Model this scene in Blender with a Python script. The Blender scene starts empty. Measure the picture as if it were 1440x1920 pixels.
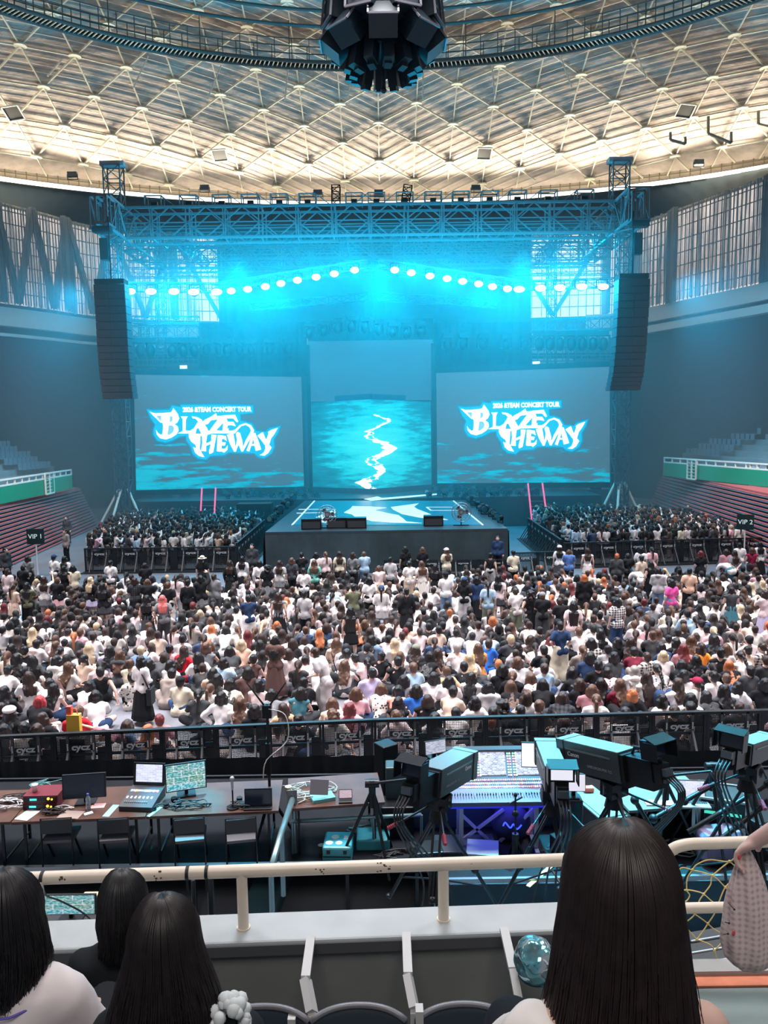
import bpy, bmesh, math, random
import numpy as np
from mathutils import Vector, Matrix, noise
random.seed(7)
SC = bpy.context.scene
COL = SC.collection
# light levels and haze densities
HOUSE, COVE, WASH, SPOTP, LAMP = 2250, 500, 4200, 0, 1450
HZ1, HZ2 = .026, .006
FOHL, FOHS = 650, 130000
# ---------------------------------------------------------------- camera
FPX = 1460.0
EYE = Vector((0, 0, 7.1))
PITCH, ROLL = math.radians(-6.25), math.radians(-0.8)
CAMR = (Matrix.Rotation(math.radians(90) + PITCH, 3, 'X') @ Matrix.Rotation(ROLL, 3, 'Z'))
cd = bpy.data.cameras.new('camera'); cam = bpy.data.objects.new('camera', cd); COL.objects.link(cam)
cam.matrix_world = Matrix.Translation(EYE) @ CAMR.to_4x4()
cd.sensor_fit = 'VERTICAL'; cd.sensor_height = 24; cd.lens = FPX / 1920 * 24
cd.clip_start = 0.05; cd.clip_end = 400
SC.camera = cam
SC.view_settings.view_transform = 'Standard'; SC.view_settings.look = 'None'
SC.view_settings.gamma = 1; SC.view_settings.exposure = 0.0
SC.view_settings.use_curve_mapping = False
cy = SC.cycles
cy.use_denoising = True
try: cy.denoiser = 'OPENIMAGEDENOISE'; cy.denoising_input_passes = 'RGB_ALBEDO_NORMAL'
except Exception: pass
cy.max_bounces = 4; cy.diffuse_bounces = 2; cy.glossy_bounces = 2; cy.transmission_bounces = 3
cy.volume_bounces = 0; cy.transparent_max_bounces = 12
cy.caustics_reflective = False; cy.caustics_refractive = False
cy.sample_clamp_indirect = 4; cy.sample_clamp_direct = 30
cy.use_adaptive_sampling = True; cy.adaptive_threshold = 0.03
# ---------------------------------------------------------------- world
W = bpy.data.worlds.new('world'); SC.world = W; W.use_nodes = True
W.node_tree.nodes['Background'].inputs[0].default_value = (0.62, 0.66, 0.75, 1)
W.node_tree.nodes['Background'].inputs[1].default_value = 0.22

def ray(px, py):
    return CAMR @ Vector(((px - 720) / FPX, (960 - py) / FPX, -1))
def on_z(px, py, z):
    d = ray(px, py); return EYE + d * ((z - EYE.z) / d.z)
def on_y(px, py, y):
    d = ray(px, py); return EYE + d * (y / d.y)
def proj(p):
    q = CAMR.transposed() @ (Vector(p) - EYE)
    return 720 + FPX * q.x / -q.z, 960 - FPX * q.y / -q.z

def area(name, loc, target, size, power, col, spread=180, size_y=None):
    l = bpy.data.lights.new(name, 'AREA'); l.energy = power; l.color = col
    l.shape = 'RECTANGLE' if size_y else 'SQUARE'; l.size = size
    if size_y: l.size_y = size_y
    l.spread = math.radians(spread)
    o = bpy.data.objects.new(name, l); COL.objects.link(o); o.location = loc
    o.rotation_euler = (Vector(target) - Vector(loc)).to_track_quat('-Z', 'Y').to_euler()
    return o
def spot(name, loc, target, power, col, ang=40, blend=.5, r=.3):
    l = bpy.data.lights.new(name, 'SPOT'); l.energy = power; l.color = col
    l.spot_size = math.radians(ang); l.spot_blend = blend; l.shadow_soft_size = r
    o = bpy.data.objects.new(name, l); COL.objects.link(o); o.location = loc
    o.rotation_euler = (Vector(target) - Vector(loc)).to_track_quat('-Z', 'Y').to_euler()
    return o
CY = (0.0, 0.56, .95)
# house lights hung from the dome over the floor
for hx in (-17, 0, 17):
    for hy in (17, 29):
        area('house_light', (hx, hy, 27), (hx * .7, hy - 2, 0), 7, HOUSE, (1, .94, .95), 80)
for hx in (-1, 1):
    area('bleacher_fill', (hx * 14, 36, 25), (hx * 25, 46, 2), 5, HOUSE * .5, (1, .94, .95), 55)  # added fill lamps that brighten the bleachers, not hall fixtures
area('balcony_fill', (0, -5, 16), (0, 4, 5.0), 5, 420, (1, .93, .88), 150)  # added fill over the near balcony, makes up for the dim world
# cyan stage wash, followed by added cyan fills
for wx in (-15, -7.5, 0, 7.5, 15):
    spot('stage_wash', (wx, 54.5, 17.2), (wx * .9, 57.5, 3), WASH, CY, 120, .8, .6)
for wx in (-1, 1):
    spot('side_cyan_fill', (wx * 18.5, 50, 16), (wx * 33, 52, 6), WASH * 1.3, (0, .5, .9), 125, .9, .6)  # added spots that tint the side haze and walls cyan
for wx in (-14, 0, 14):
    spot('back_cyan_fill', (wx, 61.5, 21), (wx, 56, 8), WASH * 1.0, CY, 140, .8, .6)  # added wide spots that spread cyan through the haze

for wx in (-9, 0, 9):
    spot('skirt_cyan_fill', (wx, 51, 18), (wx * .9, 41, 1), WASH * 1.6, CY, 52, .8, .5)  # added spots that turn the thrust skirt and pit teal
# ---------------------------------------------------------------- helpers
_M = {}
def nodes(m):
    m.use_nodes = True; nt = m.node_tree
    return nt, nt.nodes, nt.links, nt.nodes['Principled BSDF']
def mat(name, col, rough=.6, metal=0., emit=None, es=0., var=0., scale=8., bump=0., spec=.4, alpha=1.):
    if name in _M: return _M[name]
    m = bpy.data.materials.new(name); _M[name] = m
    nt, N, L, B = nodes(m)
    B.inputs['Base Color'].default_value = (*col, 1); B.inputs['Roughness'].default_value = rough
    B.inputs['Metallic'].default_value = metal; B.inputs['Specular IOR Level'].default_value = spec
    if emit: B.inputs['Emission Color'].default_value = (*emit, 1); B.inputs['Emission Strength'].default_value = es
    if alpha < 1: B.inputs['Alpha'].default_value = alpha
    if var or bump:
        tc = N.new('ShaderNodeTexCoord'); n = N.new('ShaderNodeTexNoise'); n.inputs['Scale'].default_value = scale
        n.inputs['Detail'].default_value = 5; L.new(tc.outputs['Object'], n.inputs['Vector'])
        if var:
            r = N.new('ShaderNodeMapRange'); r.inputs[1].default_value = .3; r.inputs[2].default_value = .7
            r.inputs[3].default_value = 1 - var; r.inputs[4].default_value = 1 + var
            v = N.new('ShaderNodeHueSaturation'); v.inputs['Color'].default_value = (*col, 1)
            L.new(n.outputs[0], r.inputs[0]); L.new(r.outputs[0], v.inputs['Value']); L.new(v.outputs[0], B.inputs['Base Color'])
        if bump:
            b = N.new('ShaderNodeBump'); b.inputs['Strength'].default_value = bump; b.inputs['Distance'].default_value = .05
            L.new(n.outputs[0], b.inputs['Height']); L.new(b.outputs[0], B.inputs['Normal'])
    return m
def noes(m):
    m.cycles.emission_sampling = 'NONE'; return m

class MB:
    """collects shapes, build() links them as one mesh object"""
    def __init__(s): s.v = []; s.f = []; s.mi = []; s.sm = []; s.cur = 0; s.smooth = False
    def _add(s, vs, fs, smooth=None):
        o = len(s.v); s.v += [tuple(v) for v in vs]; s.f += [tuple(i + o for i in f) for f in fs]
        s.mi += [s.cur] * len(fs); s.sm += [s.smooth if smooth is None else smooth] * len(fs); return s
    def m(s, i): s.cur = i; return s
    def box(s, c, d, rz=0, M=None):
        x, y, z = d[0] / 2, d[1] / 2, d[2] / 2
        vs = [Vector((a * x, b * y, e * z)) for a in (-1, 1) for b in (-1, 1) for e in (-1, 1)]
        if rz: R = Matrix.Rotation(rz, 3, 'Z'); vs = [R @ v for v in vs]
        if M is not None: vs = [M @ v for v in vs]
        c = Vector(c); vs = [v + c for v in vs]
        return s._add(vs, [(0, 1, 3, 2), (4, 6, 7, 5), (0, 4, 5, 1), (2, 3, 7, 6), (0, 2, 6, 4), (1, 5, 7, 3)], False)
    def bar(s, p0, p1, w, h=None, up=(0, 0, 1)):
        p0, p1 = Vector(p0), Vector(p1); h = h or w; d = p1 - p0; L = d.length
        if L < 1e-6: return s
        z = d / L; u = Vector(up)
        if abs(z.dot(u)) > .98: u = Vector((1, 0, 0))
        x = u.cross(z).normalized(); y = z.cross(x)
        vs = []
        for t in (p0, p1):
            for a, b in ((-1, -1), (1, -1), (1, 1), (-1, 1)): vs.append(t + x * a * w / 2 + y * b * h / 2)
        return s._add(vs, [(3, 2, 1, 0), (4, 5, 6, 7), (0, 1, 5, 4), (1, 2, 6, 5), (2, 3, 7, 6), (3, 0, 4, 7)], False)
    def cyl(s, p0, p1, r0, r1=None, n=12, caps=True, smooth=True):
        p0, p1 = Vector(p0), Vector(p1); r1 = r0 if r1 is None else r1; d = (p1 - p0)
        z = d.normalized(); u = Vector((0, 0, 1)) if abs(z.z) < .95 else Vector((1, 0, 0))
        x = u.cross(z).normalized(); y = z.cross(x); vs = []
        for p, r in ((p0, r0), (p1, r1)):
            for i in range(n):
                a = 2 * math.pi * i / n; vs.append(p + x * math.cos(a) * r + y * math.sin(a) * r)
        s._add(vs, [(i, (i + 1) % n, n + (i + 1) % n, n + i) for i in range(n)], smooth)
        if caps: s._add(vs, [tuple(range(n))[::-1], tuple(range(n, 2 * n))], False)
        return s
    def tube(s, pts, r, n=6, closed=False):
        pts = [Vector(p) for p in pts]; k = len(pts); vs = []; px = None
        rs = r if isinstance(r, (list, tuple)) else [r] * k
        for i, p in enumerate(pts):
            a = pts[i - 1] if i or closed else p; b = pts[(i + 1) % k] if i < k - 1 or closed else p
            z = (b - a).normalized() if (b - a).length > 1e-9 else Vector((0, 0, 1))
            if px is None:
                u = Vector((0, 0, 1)) if abs(z.z) < .9 else Vector((1, 0, 0)); x = u.cross(z).normalized()
            else:
                x = px - z * px.dot(z)
                x = x.normalized() if x.length > 1e-6 else px
            px = x; y = z.cross(x)
            for j in range(n):
                t = 2 * math.pi * j / n; vs.append(p + (x * math.cos(t) + y * math.sin(t)) * rs[i])
        fs = []
        for i in range(k if closed else k - 1):
            a, b = i * n, ((i + 1) % k) * n
            fs += [(a + j, a + (j + 1) % n, b + (j + 1) % n, b + j) for j in range(n)]
        if not closed: fs += [tuple(range(n))[::-1], tuple(range((k - 1) * n, k * n))]
        return s._add(vs, fs, True)
    def ell(s, c, r, nu=12, nv=8, M=None):
        c = Vector(c); r = Vector(r) if hasattr(r, '__len__') else Vector((r, r, r)); vs = []; fs = []
        for j in range(1, nv):
            ph = math.pi * j / nv
            for i in range(nu):
                th = 2 * math.pi * i / nu
                vs.append(Vector((r.x * math.sin(ph) * math.cos(th), r.y * math.sin(ph) * math.sin(th), r.z * math.cos(ph))))
        vs += [Vector((0, 0, r.z)), Vector((0, 0, -r.z))]; T, Bm = len(vs) - 2, len(vs) - 1
        for j in range(nv - 2):
            for i in range(nu):
                a, b = j * nu + i, j * nu + (i + 1) % nu; fs.append((a, a + nu, b + nu, b))
        for i in range(nu):
            fs.append((T, i, (i + 1) % nu)); a = (nv - 2) * nu; fs.append((Bm, a + (i + 1) % nu, a + i))
        if M is not None: vs = [M @ v for v in vs]
        return s._add([v + c for v in vs], fs, True)
    def cap(s, a, b, ra, rb, n=10):
        """tapered capsule"""
        a, b = Vector(a), Vector(b); d = b - a; L = d.length; z = d / L if L > 1e-6 else Vector((0, 0, 1))
        k = 7; pts = []; rs = []
        for i in range(4): t = math.pi / 2 * (i / 3); pts.append(a - z * ra * math.cos(t)); rs.append(max(ra * math.sin(t), .001))
        for i in range(4): t = math.pi / 2 * (i / 3); pts.append(b + z * rb * math.sin(t)); rs.append(max(rb * math.cos(t), .001))
        return s.tube(pts, rs, n)
    def grid(s, fn, nu, nv, smooth=True, close=False):
        vs = [fn(i / nu, j / nv) for j in range(nv + 1) for i in range(nu + 1)]
        w = nu + 1
        return s._add(vs, [(j * w + i, j * w + i + 1, (j + 1) * w + i + 1, (j + 1) * w + i) for j in range(nv) for i in range(nu)], smooth)
    def prism(s, poly, p0, ux, uy, uz, t):
        """extrude 2-D polygon poly, drawn on axes ux, uy at p0, by t along uz"""
        p0, ux, uy, uz = Vector(p0), Vector(ux), Vector(uy), Vector(uz); n = len(poly)
        vs = [p0 + ux * a + uy * b for a, b in poly] + [p0 + ux * a + uy * b + uz * t for a, b in poly]
        return s._add(vs, [tuple(range(n)), tuple(range(n, 2 * n))[::-1]] + [(i, n + i, n + (i + 1) % n, (i + 1) % n) for i in range(n)], False)
    def lathe(s, prof, c=(0, 0, 0), n=16, sx=1, sy=1, wav=0, wn=8):
        vs = []; c = Vector(c)
        for r, z in prof:
            for i in range(n):
                a = 2 * math.pi * i / n; rr = r * (1 + wav * math.cos(a * wn))
                vs.append(c + Vector((rr * math.cos(a) * sx, rr * math.sin(a) * sy, z)))
        k = len(prof)
        return s._add(vs, [(j * n + i, j * n + (i + 1) % n, (j + 1) * n + (i + 1) % n, (j + 1) * n + i) for j in range(k - 1) for i in range(n)]
                      + [tuple(range(n))[::-1], tuple(range((k - 1) * n, k * n))], True)
    def mesh(s, name, mats):
        me = bpy.data.meshes.new(name); me.from_pydata(s.v, [], s.f)
        for m_ in (mats if isinstance(mats, (list, tuple)) else [mats]): me.materials.append(m_)
        me.polygons.foreach_set('material_index', s.mi); me.polygons.foreach_set('use_smooth', s.sm); me.update(); return me
    def build(s, name, mats, parent=None, loc=None, rz=0):
        me = s.mesh(name, mats); o = bpy.data.objects.new(name, me); COL.objects.link(o)
        if parent is not None: o.parent = parent
        if loc is not None: o.location = loc
        if rz: o.rotation_euler.z = rz
        return o
ORD = 'first second third fourth fifth sixth seventh eighth ninth tenth eleventh twelfth thirteenth fourteenth fifteenth sixteenth seventeenth eighteenth nineteenth twentieth'.split()
def nth(i): return ORD[i] if i < 20 else 'twenty-' + ORD[i - 20] if i < 29 else ('thirtieth' if i == 29 else 'thirty-' + ORD[i - 30] if i < 39 else 'fortieth' if i == 39 else 'forty-' + ORD[i - 40])
def tag(o, label=None, cat=None, group=None, kind=None):
    if label: o['label'] = label
    if cat: o['category'] = cat
    if group: o['group'] = group
    if kind: o['kind'] = kind
    return o
def empty(name, loc=(0, 0, 0), rz=0):
    o = bpy.data.objects.new(name, None); COL.objects.link(o); o.location = loc; o.rotation_euler.z = rz
    o.empty_display_size = .1; return o
def struct(mb, name, m, **k):
    return tag(mb.build(name, m, **k), kind='structure')
def kids(o): return [c for c in bpy.data.objects if c.parent is o]
def copy_tree(o, ch=None, parent=None):
    """copy a thing and each of its parts; ch is {object: children}"""
    c = o.copy(); COL.objects.link(c)
    if parent is not None: c.parent = parent
    for k in (ch.get(o, []) if ch is not None else kids(o)): copy_tree(k, ch, c)
    return c
def tree_of(o):
    d = {}; allo = list(bpy.data.objects)
    st = [o]
    while st:
        x = st.pop(); k = [c for c in allo if c.parent is x]; d[x] = k; st += k
    return d
def text(s, size, name, m, parent=None, loc=(0, 0, 0), rot=(math.pi / 2, 0, 0), ext=.001, sx=1., align='CENTER', off=0., space=1.):
    """lettering as mesh"""
    key = ('txt', s, size, ext, off, m.name)
    me = _M.get(key)
    if me is None:
        cu = bpy.data.curves.new(name, 'FONT'); cu.body = s; cu.size = size; cu.extrude = ext; cu.offset = off; cu.resolution_u = 2
        cu.align_x = align; cu.align_y = 'CENTER'; cu.materials.append(m)
        t = bpy.data.objects.new('tmp', cu); COL.objects.link(t); dg = bpy.context.evaluated_depsgraph_get()
        me = bpy.data.meshes.new_from_object(t.evaluated_get(dg)); bpy.data.objects.remove(t); bpy.data.curves.remove(cu); _M[key] = me
    o = bpy.data.objects.new(name, me); COL.objects.link(o)
    if parent is not None: o.parent = parent
    o.location = loc; o.rotation_euler = rot; o.scale = (sx, 1, 1); return o
def truss(mb, p0, p1, w, h, bay=None, r=.05, up=(0, 0, 1), dr=None):
    """square lattice truss between two centre points"""
    p0, p1 = Vector(p0), Vector(p1); d = p1 - p0; L = d.length; z = d / L; u = Vector(up)
    if abs(z.dot(u)) > .95: u = Vector((0, 1, 0))
    x = z.cross(u).normalized(); y = x.cross(z); bay = bay or h; n = max(1, round(L / bay)); dr = dr or r * .65
    c = [(x * a * w / 2 + y * b * h / 2) for a, b in ((-1, -1), (1, -1), (1, 1), (-1, 1))]
    for q in c: mb.bar(p0 + q, p1 + q, r)
    for i in range(n):
        a, b = p0 + d * (i / n), p0 + d * ((i + 1) / n)
        for k in range(4):
            q0, q1 = c[k], c[(k + 1) % 4]
            mb.bar(a + q0, a + q1, dr)
            if i % 2: mb.bar(a + q0, b + q1, dr)
            else: mb.bar(a + q1, b + q0, dr)
    for k in range(4): mb.bar(p1 + c[k], p1 + c[(k + 1) % 4], dr)
    return mb
def strip(mb, A, B, flip=False):
    n = len(A); vs = list(A) + list(B)
    return mb._add(vs, [((i, n + i, n + i + 1, i + 1) if flip else (i, i + 1, n + i + 1, n + i)) for i in range(n - 1)], True)
def lerp(a, b, t): return a + (b - a) * t
def polycurve(pts, n):
    """resample with Catmull-Rom"""
    pts = [Vector(p) for p in pts]; out = []; k = len(pts) - 1
    for i in range(n + 1):
        t = i / n * k; j = min(int(t), k - 1); u = t - j
        p0, p1, p2, p3 = pts[max(j - 1, 0)], pts[j], pts[j + 1], pts[min(j + 2, k)]
        out.append(.5 * ((2 * p1) + (p2 - p0) * u + (2 * p0 - 5 * p1 + 4 * p2 - p3) * u * u + (3 * p1 - p0 - 3 * p2 + p3) * u ** 3))
    return out
black = mat('black_paint', (.012, .014, .018), .55)
blackm = mat('black_metal', (.02, .022, .026), .38, .6)
darkm = mat('dark_steel', (.10, .13, .16), .45, .6)
alum = mat('aluminium', (.42, .45, .48), .38, .8)
whitep = mat('white_plastic', (.8, .8, .8), .4)
# ================================================================ SETTING
floor_m = mat('grey_floor', (.17, .18, .21), .55, var=.12, scale=.6)
wall_m = mat('hall_wall', (.05, .065, .08), .8, var=.08, scale=.3)
beam_m = mat('white_concrete', (.92, .90, .88), .7)
mb = MB(); mb.box((0, 30, -.05), (120, 100, .1)); struct(mb, 'floor', floor_m)
# dome: flat elliptical cap over the hall
EA, EB, EC, RIMZ, RISE = 51., 40., 36., 28.3, 12.
RR = (EB * EB + RISE * RISE) / (2 * RISE)
def dome(x, y):
    q = (x / EA * EB) ** 2 + (y - EC) ** 2
    return Vector((x, y, RIMZ + math.sqrt(max(RR * RR - q, 0)) - (RR - RISE)))
def rho(x, y): return math.hypot(x / EA, (y - EC) / EB)
cm = bpy.data.materials.new('quilted_ceiling'); nt, N, L, B = nodes(cm)
B.inputs['Roughness'].default_value = .85; B.inputs['Specular IOR Level'].default_value = .1
tc = N.new('ShaderNodeTexCoord'); n1 = N.new('ShaderNodeTexNoise'); n1.inputs['Scale'].default_value = 1.15; n1.inputs['Detail'].default_value = 2.5
n2 = N.new('ShaderNodeTexNoise'); n2.inputs['Scale'].default_value = .35
mp = N.new('ShaderNodeMapping'); mp.inputs['Scale'].default_value = (1, 1.6, 1)
L.new(tc.outputs['Object'], mp.inputs[0]); L.new(mp.outputs[0], n1.inputs[0]); L.new(tc.outputs['Object'], n2.inputs[0])
cr = N.new('ShaderNodeValToRGB'); cr.color_ramp.elements[0].position = .36; cr.color_ramp.elements[0].color = (.46, .39, .35, 1)
cr.color_ramp.elements[1].position = .62; cr.color_ramp.elements[1].color = (.56, .47, .42, 1)
L.new(n1.outputs[0], cr.inputs[0]); L.new(cr.outputs[0], B.inputs['Base Color'])
bp = N.new('ShaderNodeBump'); bp.inputs['Strength'].default_value = .32; bp.inputs['Distance'].default_value = .5
L.new(n1.outputs[0], bp.inputs['Height']); L.new(bp.outputs[0], B.inputs['Normal'])
mb = MB()
def domefn(u, v):
    a = 2 * math.pi * u; r = .001 + 1.0 * v
    x, y = EA * r * math.cos(a), EC + EB * r * math.sin(a)
    return dome(x, max(y, -4))
mb.grid(domefn, 240, 80)
ceil = struct(mb, 'ceiling', cm)
rib_m = mat('ceiling_rib', (.60, .58, .47), .6)
line_m = mat('ceiling_seam', (.86, .80, .72), .6)
S_ = 3.6; CX = S_ * math.sqrt(3) / 2
ribs = MB(); plates = MB(); seams = MB()
def off(p, d): return Vector((p.x, p.y, p.z - d))
def nd(i, j): return (i * CX, EC + j * S_ + (S_ / 2 if i % 2 else 0))
for i in range(-16, 17):
    for j in range(-11, 12):
        x, y = nd(i, j)
        if rho(x, y) > .985 or y < -2: continue
        p = off(dome(x, y), .30)
        plates.cyl(off(p, .06), off(p, -.05), .46, n=10)
        jj = j + (1 if i % 2 else 0)
        for (a, b) in (nd(i, j + 1), nd(i + 1, jj), nd(i + 1, jj - 1)):
            if rho(a, b) > .985: 
                f = .5
                while rho(x + (a - x) * f, y + (b - y) * f) > .99 and f > .1: f -= .1
                a, b = x + (a - x) * f, y + (b - y) * f
            q = off(dome(a, b), .30)
            ribs.bar(p, q, .09, .12)
for k in range(-60, 120):
    y0 = EC - 40 + k * S_ / 5
    for sg in (-1, 1):
        # chevron seams: straight in plan, mirrored about the hall's axis
        prev = None
        for t in range(0, 34):
            x = sg * t * 1.55; y = y0 - t * 1.55 * math.tan(math.radians(30))
            if rho(x, y) < .995 and y > 5:
                p = off(dome(x, y), .10)
                if prev is not None: seams.bar(prev, p, .05, .04)
                prev = p
            else: prev = None
ribs.build('rib_grid', rib_m, ceil); plates.build('node_plates', rib_m, ceil); seams.build('seam_lines', line_m, ceil)

def ell_pt(az, s, z):
    return Vector((EA * s * math.sin(az), EC + EB * s * math.cos(az), z))
AZ = [math.radians(a) for a in range(-100, 101, 2)]
rim = [ell_pt(a, 1, RIMZ) for a in AZ]
# cove lamps behind the rim parapet wash the dome
cove = noes(mat('cove_lamp', (1, 1, 1), emit=(1, .86, .62), es=3))
mb = MB(); strip(mb, [ell_pt(a, .985, RIMZ - .62) for a in AZ], [ell_pt(a, .955, RIMZ - .62) for a in AZ])
tag(mb.build('cove_light_strip', cove), 'continuous warm light strip hidden behind the rim walkway under the dome', 'light')
for a in range(-64, 65, 8):
    r = math.radians(a); p = ell_pt(r, .93, RIMZ - .4); q = ell_pt(r, .80, RIMZ + 6.0)
    area('cove_wash', p, q, 5.5, COVE, (1, .87, .66), 125, .8)
# upper wall: fascia from the rim down to the window heads
wl = [(-330, 545), (-170, 562), (0, 582), (90, 593), (182, 605)]
wr = [(1207, 585), (1320, 562), (1440, 537), (1580, 505), (1720, 470)]
PL = [on_z(x, y, 17.0) for x, y in wl]; PR = [on_z(x, y, 17.4) for x, y in wr]
mid = [Vector((-20, 77, 17)), Vector((-8, 79, 17)), Vector((8, 79, 17)), Vector((22, 77.5, 17))]
plan = polycurve([Vector((-44, 20, 17))] + PL + mid + PR + [Vector((44, 20, 17))], 80)
def at(ps, z): return [Vector((p.x, p.y, z)) for p in ps]
rimc = polycurve([ell_pt(math.radians(a), 1, RIMZ) for a in (-100, -75, -52, -40, -30, -22, -12, 0, 12, 22, 30, 40, 52, 75, 100)], 80)
fas_m = mat('fascia_paint', (.055, .085, .11), .75)
mb = MB(); strip(mb, [p - Vector((0, 0, .1)) for p in rimc], at(plan, 25.5)); struct(mb, 'wall_upper', fas_m)
mb = MB(); strip(mb, at(plan, 17.6), at(plan, 0)); struct(mb, 'wall_hall', wall_m)
band = [Vector((p.x * .995, p.y - .3, 25.45)) for p in plan]
mb = MB(); mb.tube(band, .16, 5); struct(mb, 'trim_1', mat('trim_band', (.45, .42, .36), .7))
# window band with pale panes, mullions and V columns
day = noes(mat('daylit_pane', (.7, .7, .68), .8, emit=(1, .86, .78), es=.9, var=.2, scale=.5))
mb = MB(); strip(mb, at(plan, 25.5), at(plan, 17.6)); wn = struct(mb, 'window_1', day)
mu = MB(); inn = [Vector((p.x * .993, p.y - .35, 0)) for p in plan]
for z in (18.5, 19.6, 20.7, 21.8, 22.9, 24.0, 25.0): mu.tube(at(inn, z), .045, 4)
fine = polycurve(inn, 240)
for p in fine: mu.bar((p.x, p.y, 17.6), (p.x, p.y, 25.5), .07)
mu.build('mullion_grid', darkm, wn)
vc = MB()
for i in range(4, 76, 4):
    a, b = inn[i], inn[i + 4] if i + 4 < len(inn) else inn[i]
    m_ = lerp(a, b, .5); n_ = Vector((-.012 * m_.x, -.7, 0))
    if a.x < 20:
        vc.bar(Vector((a.x, a.y, 25.5)) + n_, Vector((m_.x, m_.y, 17.6)) + n_, .5, .4)
        vc.bar(Vector((b.x, b.y, 25.5)) + n_, Vector((m_.x, m_.y, 17.6)) + n_, .5, .4)
    if i % 8 == 0: vc.bar(Vector((a.x, a.y, 25.5)) + n_, Vector((a.x, a.y, 17.6)) + n_, 1.6, .4)
vc.build('v_columns', mat('column_paint', (.14, .18, .22), .7), wn)
# sheer curtains in front of the windows
sheer = bpy.data.materials.new('sheer_fabric'); nt, N, L, B = nodes(sheer)
B.inputs['Base Color'].default_value = (.20, .26, .31, 1); B.inputs['Roughness'].default_value = .9
tc = N.new('ShaderNodeTexCoord'); w = N.new('ShaderNodeTexNoise'); mp = N.new('ShaderNodeMapping'); mp.inputs['Scale'].default_value = (2.2, 2.2, .03)
L.new(tc.outputs['Object'], mp.inputs[0]); L.new(mp.outputs[0], w.inputs[0]); w.inputs['Detail'].default_value = 4
cr = N.new('ShaderNodeValToRGB'); cr.color_ramp.elements[0].position = .38; cr.color_ramp.elements[0].color = (.15, .15, .15, 1)
cr.color_ramp.elements[1].position = .62; cr.color_ramp.elements[1].color = (.9, .9, .9, 1)
L.new(w.outputs[0], cr.inputs[0]); L.new(cr.outputs[0], B.inputs['Alpha'])
def curtain(name, base, z0, z1, m, amp, n, label, cat, wl_=1.2, flare=0.):
    k = len(base) - 1; cs = polycurve(base, n)
    mb = MB(); A = []
    rows = 6; allr = []
    for j in range(rows + 1):
        t = j / rows; z = lerp(z1, z0, t); r = []
        for i, p in enumerate(cs):
            d = (cs[min(i + 1, n)] - cs[max(i - 1, 0)]).normalized(); nrm = Vector((d.y, -d.x, 0))
            s = i * (cs[0] - cs[-1]).length / n
            a = amp * (.5 + .5 * t) * (math.sin(s * 2 * math.pi / wl_ + 1.3 * noise.noise(Vector((s * .7, t, 0)))) + .5 * math.sin(s * 5.1 / wl_ + 2))
            q = Vector((p.x, p.y, 0)) + nrm * a + nrm * flare * t * t
            r.append(Vector((q.x, q.y, z)))
        allr.append(r)
    for a, b in zip(allr, allr[1:]): strip(mb, a, b)
    return tag(mb.build(name, m), label, cat)
def inset(ps, dx, dy): return [Vector((p.x - dx * (1 if p.x > 0 else -1), p.y - dy, 0)) for p in ps]
curtain('sheer_curtain', inset([p for p in plan if p.x < -17.5 and p.y > 30], .8, 1.2), 17.3, 25.3, sheer, .22, 260, 'sheer grey curtain over the daylit windows, on the side of the VIP-1 sign', 'curtain', 1.1)
curtain('sheer_curtain', inset([p for p in plan if p.x > 22 and p.y > 30], .8, 1.2), 17.6, 25.3, sheer, .28, 300, 'sheer grey curtain over the windows, on the side of the VIP-2 sign', 'curtain', .8)
# white gallery beams
def beam(ps, z0, z1, dep, name):
    mb = MB(); o = [Vector((p.x * (1 - dep / 60), p.y - dep, 0)) for p in ps]
    strip(mb, at(o, z1), at(o, z0)); strip(mb, at(ps, z1), at(o, z1)); strip(mb, at(o, z0), at(ps, z0)); struct(mb, name, beam_m)
lp = [p for p in plan if p.x < 0]; rp = [p for p in plan if p.x > 18]
beam(lp, 15.7, 17.2, .8, 'trim_2'); beam(lp, 14.9, 15.15, .5, 'trim_3')
beam(rp, 16.3, 17.6, .9, 'trim_4')
r2 = [Vector((p.x, p.y, 0)) for p in rp]
beam(r2, 15.3, 15.95, 1.1, 'trim_5')
# pale back wall seen between trusses under the windows
mb = MB(); mb.box((0, 78.2, 13.4), (44, .3, 5.2)); struct(mb, 'wall_back', mat('pale_wall', (.55, .55, .56), .8))
# heavy drapes
drape_m = mat('blackout_drape', (.028, .05, .066), .8, var=.25, scale=.5)
DL = [on_z(-260, 1010, 0), on_z(-60, 965, 0), on_z(70, 948, 0), on_z(150, 938, 0), on_z(232, 932, 0)]
curtain('blackout_drape', DL, 0, 15.2, drape_m, .30, 160, 'tall dark blackout drape hanging behind the VIP-1 side seats', 'drape', 2.6)
DR = [on_z(1166, 925, 0), on_z(1215, 925, 0), on_z(1275, 930, 0)]
curtain('blackout_drape', DR, 0, 16.2, mat('blue_drape', (.05, .10, .13), .75, var=.2, scale=.6), .34, 120, 'lighter blue-grey drape falling beside the stage, by the VIP-2 side truss tower', 'drape', 1.5, .6)
DR2 = [on_z(1272, 935, 0), on_z(1400, 950, 0), on_z(1560, 985, 0), on_z(1760, 1040, 0)]
curtain('blackout_drape', DR2, 0, 15.6, drape_m, .2, 120, 'near-black drape on the wall above the VIP-2 side upper seats', 'drape', 3.2)
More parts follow.
